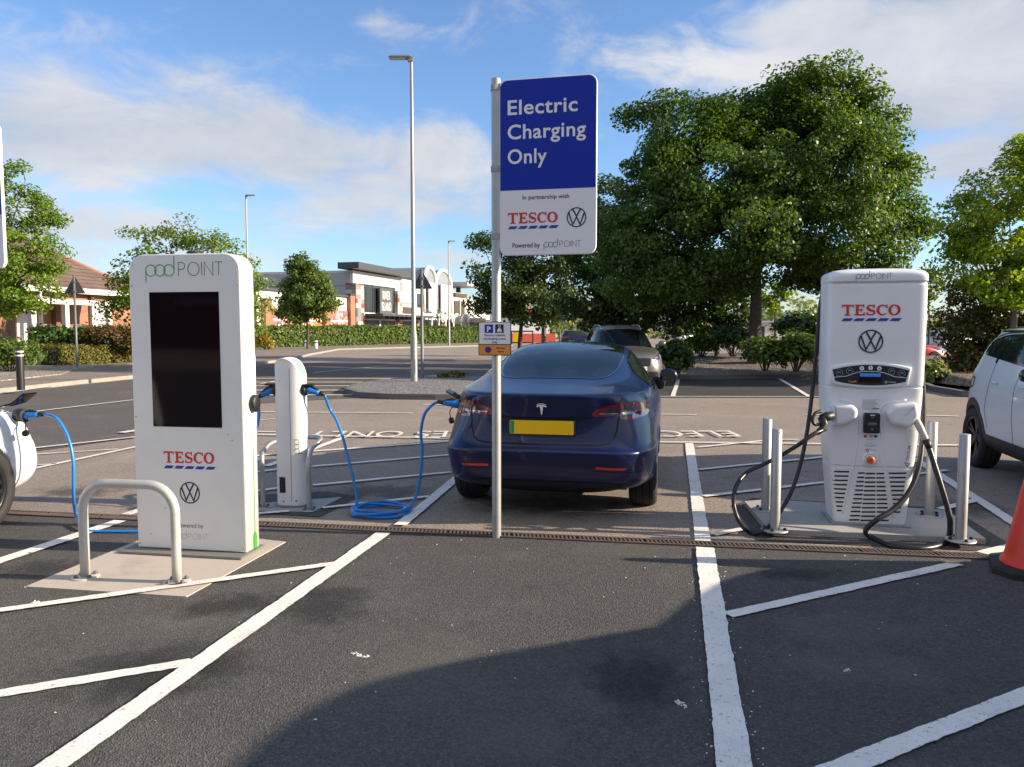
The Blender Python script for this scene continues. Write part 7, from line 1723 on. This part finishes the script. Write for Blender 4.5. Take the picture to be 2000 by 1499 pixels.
b = MB(); xm = tpx(864, 2.4); zc_ = zpx(864, 620, 2.4); b.lathe([(0, -.12), (.78, -.12), (.80, -.06), (.80, 0), (0, .0)], 28, (xm, -2.4, zc_), axis='Y'); rsn = b.build('round_sign', mat('round_green', (.04, .17, .10), .5), ar); b = MB(); stroke(b, arc(xm, zc_, .62, 0, 360, 24), .10, -2.53); b.disc((xm, -2.531, zc_), .34, 20); b.build('emblem', MT['sign_white'], rsn, fix=False)
part(rsn, 'bracket', MT['fascia_dark'], (xm - .1, xm + .1, -2.28, -.16, zc_ - .08, zc_ + .08))
# brown unit and pale unit further along
br_ = mall('shop', 'brown boarded shop unit under a wide grey canopy roof'); x0, x1 = a1_ + .05, tpx(909); zt = zpx(895, 572)
part(br_, 'wall', MT['render_white'], (x0, x1, .05, 14, 0, zt)); part(br_, 'roof', MT['clad_grey'], (x0, x1 + 2, -2.2, 12, zpx(895, 560), zpx(895, 553))); part(br_, 'strut', MT['fascia_dark'], (x0 + .3, x0 + .8, .6, 1.2, zt + .001, zpx(895, 560) - .001), (x1 - .9, x1 - .4, .6, 1.2, zt + .001, zpx(895, 560) - .001))
part(br_, 'window', MT['brown'], (x0 + .3, (x0 + x1) / 2 - .3, -.1, .04, 3.8, zpx(895, 588)), ((x0 + x1) / 2 + .1, x1 - .5, -.1, .04, 3.8, zpx(895, 588))); part(br_, 'fascia', MT['brown'], (x0, x1, -.3, .045, zpx(895, 580), zt - .1)); part(br_, 'pilaster', MT['white_frame'], ((x0 + x1) / 2 - .22, (x0 + x1) / 2 + .02, -.2, .042, 0, zpx(895, 588) + .2))
cu = mall('shop', 'cream shop unit partly hidden by the dark tree'); x0, x1 = x1 + .05, tpx(962); zt = zpx(930, 585)
part(cu, 'wall', MT['render_white'], (x0, x1, .05, 16, 0, zt)); part(cu, 'window', MT['shop_glass'], (x0 + 5, x0 + 9, -.05, .04, 4.2, zt - 1.2), (x0 + 11, x0 + 16, -.05, .04, 4.2, zt - 1.2)); part(cu, 'shopfront', MT['shop_dark'], (x0 + 1, x1 - 1, -.08, .041, .2, 2.8)); part(cu, 'canopy', MT['white_frame'], (x0, x1, -2.5, .03, 3.2, 3.5))
# hoarding and green fronted shop beyond the sign pole
gx0, gx1 = at(1000, 620, 112).x, at(1050, 620, 112).x
gs = thing('shop', 'shop with a pale green fascia and red lettering beyond the sign pole', 'shop', ((gx0 + gx1) / 2, 112, 0), R(3)); hw = (gx1 - gx0) / 2
part(gs, 'wall', MT['render_white'], (-hw - 3, hw + .6, .05, 12, 0, at(1020, 592, 112).z)); fs_ = part(gs, 'fascia', MT['fascia_green'], (-hw, hw, -.25, .04, at(1020, 622, 112).z, at(1020, 596, 112).z))
zz = at(1020, 613, 112).z; b = MB()
for cx, wd in ((-hw * .42, hw * .55), (hw * .42, hw * .55)):
    for i in range(5):
        x = cx - wd / 2 + wd * i / 4.6; stroke(b, arc(x, zz + .28, wd * .13, 30, 330, 10, .34), .16, -.26 - .001 * i); stroke(b, [(x + wd * .1, zz - (.3 if i == 4 else 0)), (x + wd * .1, zz + (1.05 if i in (0, 2) else .6))], .13, -.262)
b.build('lettering', MT['red_letter'], fs_, fix=False); part(gs, 'shopfront', MT['shop_dark'], (-hw, hw, -.1, .041, .3, at(1020, 628, 112).z))
ho = thing('hoarding', 'white builders hoarding with an orange red lower band', 'hoarding', (at(1040, 650, 98).x, 98, 0), R(4)); w_ = at(1085, 650, 98).x - at(1040, 650, 98).x
part(ho, 'white_panel', MT['sign_white'], (-w_ - 3, w_ * .75, 0, .1, at(1040, 652, 98).z, at(1040, 628, 98).z)); part(ho, 'red_panel', MT['hoard_red'], (-w_ - 3, w_, -.05, .12, 0, at(1040, 652, 98).z - .002))
bb = thing('barrier', 'yellow and black barrier frame beside the hoarding', 'barrier', (at(1015, 660, 80).x, 80, 0)); part(bb, 'frame', MT['black_plastic'], (-.9, -.78, 0, .1, 0, 1.5), (1.3, 1.42, 0, .1, 0, 1.5), (-.779, 1.299, 0, .1, 1.36, 1.5), (-.779, 1.299, 0, .1, .2, .32)); part(bb, 'panel', MT['plate_yellow'], (-.72, -.1, .02, .08, .33, 1.34))
# grey warehouse and further sheds on the right
wh = thing('warehouse', 'long pale grey warehouse beyond the grey car', 'warehouse', (at(1318, 650, 150).x, 150, 0)); part(wh, 'wall', MT['clad_grey'], (-14, 16, 0, 20, 0, 3.2)); b = MB(); b.prism([(-14.5, 3.2), (16.5, 3.2), (16.5, 3.5), (1, 5.6), (-14.5, 3.5)], -.4, 20.5); b.build('roof', MT['silver_paint'], wh)
part(wh, 'loading_door', MT['white_frame'], *[(x, x + 2.4, -.06, -.001, 0, 2.2) for x in (-6, -2, 2, 6)]); part(wh, 'window', MT['shop_dark'], (-10, -7, -.05, -.001, .8, 2.2))
sh = thing('warehouse', 'low pale shed showing right of the thick trunk', 'warehouse', (at(1540, 640, 110).x, 110, 0)); part(sh, 'wall', MT['render_white'], (-7, 8, 0, 12, 0, 2.6)); part(sh, 'roof', MT['clad_grey'], (-7.4, 8.4, -.4, 12.4, 2.601, 2.9)); part(sh, 'door', MT['shop_dark'], (-5.4, -3.4, -.05, -.001, 0, 2.1))
# hills on the horizon, blue haze of distance painted into their colour
b = MB(); V = []; n_ = 80
for i in range(n_ + 1):
    x = -300 + 1500 * i / n_; h = 26 + 16 * math.sin(x * .006 + 1.0) + 6 * math.sin(x * .019); V += [(x, 1100, -2), (x, 1150 + 30 * math.sin(x * .01), h), (x, 1500, -2)]
b.add(V, [(3 * i + j, 3 * i + 3 + j, 3 * i + 4 + j, 3 * i + 1 + j) for i in range(n_) for j in (0, 1)], 0, True); struct('hills', b, mat('hill_haze', (.085, .115, .13), .95, var=.2, scale=.02))
# brick bungalow-like public building on the left
BA = 78.0; bd_ = Vector((math.cos(R(BA)), math.sin(R(BA)), 0)); BX, BY = -26.0, 42.0
bl = thing('brick_building', 'orange brick building with a hipped brown tiled roof and a white post canopy', 'building', (BX, BY, 0), R(BA))
def tb(px, off=0.0): u = (px - 1000) / FPX; ox, oy = BX + off * math.sin(R(BA)), BY - off * math.cos(R(BA)); return (u * oy - ox) / (bd_.x - u * bd_.y)
def zb2(px, py, off=0.0): return at(px, py, BY + bd_.y * tb(px, off) - off * math.cos(R(BA))).z
X0, X1, DP, EV, RG_ = -12.0, tb(268) - .5, 11.0, 3.95, 8.0
part(bl, 'wall', MT['brick'], (X0, X1, .0, DP, 0, EV)); part(bl, 'brick_pier', MT['brick_dark'], (tb(104), tb(112), -.30, -.001, 0, EV - .2), (tb(176), tb(182), -.22, -.001, 0, EV - .2))
b = MB(); o_ = .55; R1, R2 = X0 + 4.5, X1 - 5.5
V = [(X0 - o_, -o_, EV), (X1 + o_, -o_, EV), (X1 + o_, DP + o_, EV), (X0 - o_, DP + o_, EV), (R1, DP / 2, RG_), (R2, DP / 2, RG_)]; b.add(V, [(0, 1, 5, 4), (1, 2, 5), (2, 3, 4, 5), (3, 0, 4), (3, 2, 1, 0)]); rf = b.build('roof', MT['tile'], bl)
b = MB(); b.tube([V[4], V[5]], .13, 8); b.tube([V[1], V[5]], .12, 8); b.tube([V[0], V[4]], .12, 8); b.build('ridge_tile', MT['ridge'], rf)
part(bl, 'fascia', MT['white_frame'], (X0 - o_, X1 + o_, -o_ - .06, -o_ + .1, EV - .30, EV - .01)); part(bl, 'gutter', MT['white_frame'], (X0 - o_, X1 + o_, -o_ - .16, -o_ - .062, EV - .10, EV))
b = MB(); b.prism([(4.5, EV + 1.2), (20.5, EV + 1.2), (12.5, RG_ + .9)], X0 - 6, X1 - 1.5, 0, 'YZ'); b.build('rear_roof', MT['tile'], bl); b = MB(); b.tube([(X0 - 6, 12.5, RG_ + .95), (X1 - 1.5, 12.5, RG_ + .95)], .13, 8); b.tube([(X1 - 1.5, 12.5, RG_ + .9), (X1 - 1.5, 4.6, EV + 1.3)], .11, 8); b.build('ridge_tile', MT['ridge'], rf)
part(bl, 'door', MT['white_frame'], (tb(33), tb(58), -.10, -.001, 0, 2.5)); part(bl, 'door_head', MT['shop_dark'], (tb(33), tb(58), -.11, -.002, 2.501, 2.95)); w = part(bl, 'window', MT['clad_grey'], (tb(184), tb(214), -.10, -.001, .9, 3.1)); part(w, 'frame', MT['white_frame'], (tb(181), tb(184) - .01, -.14, -.002, .8, 3.2), (tb(214) + .01, tb(218), -.14, -.002, .8, 3.2))
# canopy: beams and posts
OF = 2.6; cz = zb2(130, 590, OF)
part(bl, 'canopy_beam', MT['white_frame'], (tb(66, OF), tb(240, OF), -OF - .12, -OF + .12, cz - .13, cz + .13)); b = LB2()
for px in (70, 105, 140, 185, 225): x = tb(px, OF); b.bx(x - .07, x + .07, -OF + .121, -.31, cz - .08, cz + .08)
b.build('canopy_rafter', MT['white_frame'], bl); part(bl, 'canopy_glazing', MT['clear_glass'], (tb(66, OF), tb(240, OF), -OF, -.32, cz + .135, cz + .15))
for px, wd in ((65, .30), (131, .26), (183, .16), (214, .16)): x = tb(px, OF); part(bl, 'canopy_post', MT['white_frame'], (x - wd / 2, x + wd / 2, -OF - wd / 2 - .001, -OF + wd / 2 + .001, 0, cz - .131))
for px in (82,): x = tb(px, 1.2); part(bl, 'downpipe', MT['white_frame'], (x - .08, x + .08, -1.3, -1.14, 0, EV - .3))
pr_ = thing('brick_pillar', 'brick wall end at the left edge under the leafy tree', 'wall', (at(12, 650, 36).x, 36, 0), R(BA)); part(pr_, 'wall', MT['brick'], (-1.6, .55, 0, .6, 0, 2.6)); part(pr_, 'coping', MT['kerb'], (-1.65, .60, -.05, .65, 2.601, 2.70))
# unseen brick store added behind the camera to darken reflections in screens and paint
sm = thing('added_supermarket', 'unseen long dark red brick store added behind the viewer for reflections', 'building', (0, -44, 0)); part(sm, 'wall', MT['brick_dark'], (-60, 32, -12, 0, 0, 7.5)); part(sm, 'roof', MT['fascia_dark'], (-61, 33, -13, .8, 7.501, 8.2)); part(sm, 'window', MT['shop_dark'], (-40, -8, .001, .06, .4, 3.2), (0, 24, .001, .06, .4, 3.2)); part(sm, 'canopy', MT['clad_grey'], (-45, 28, .07, 3.5, 3.6, 4.0))
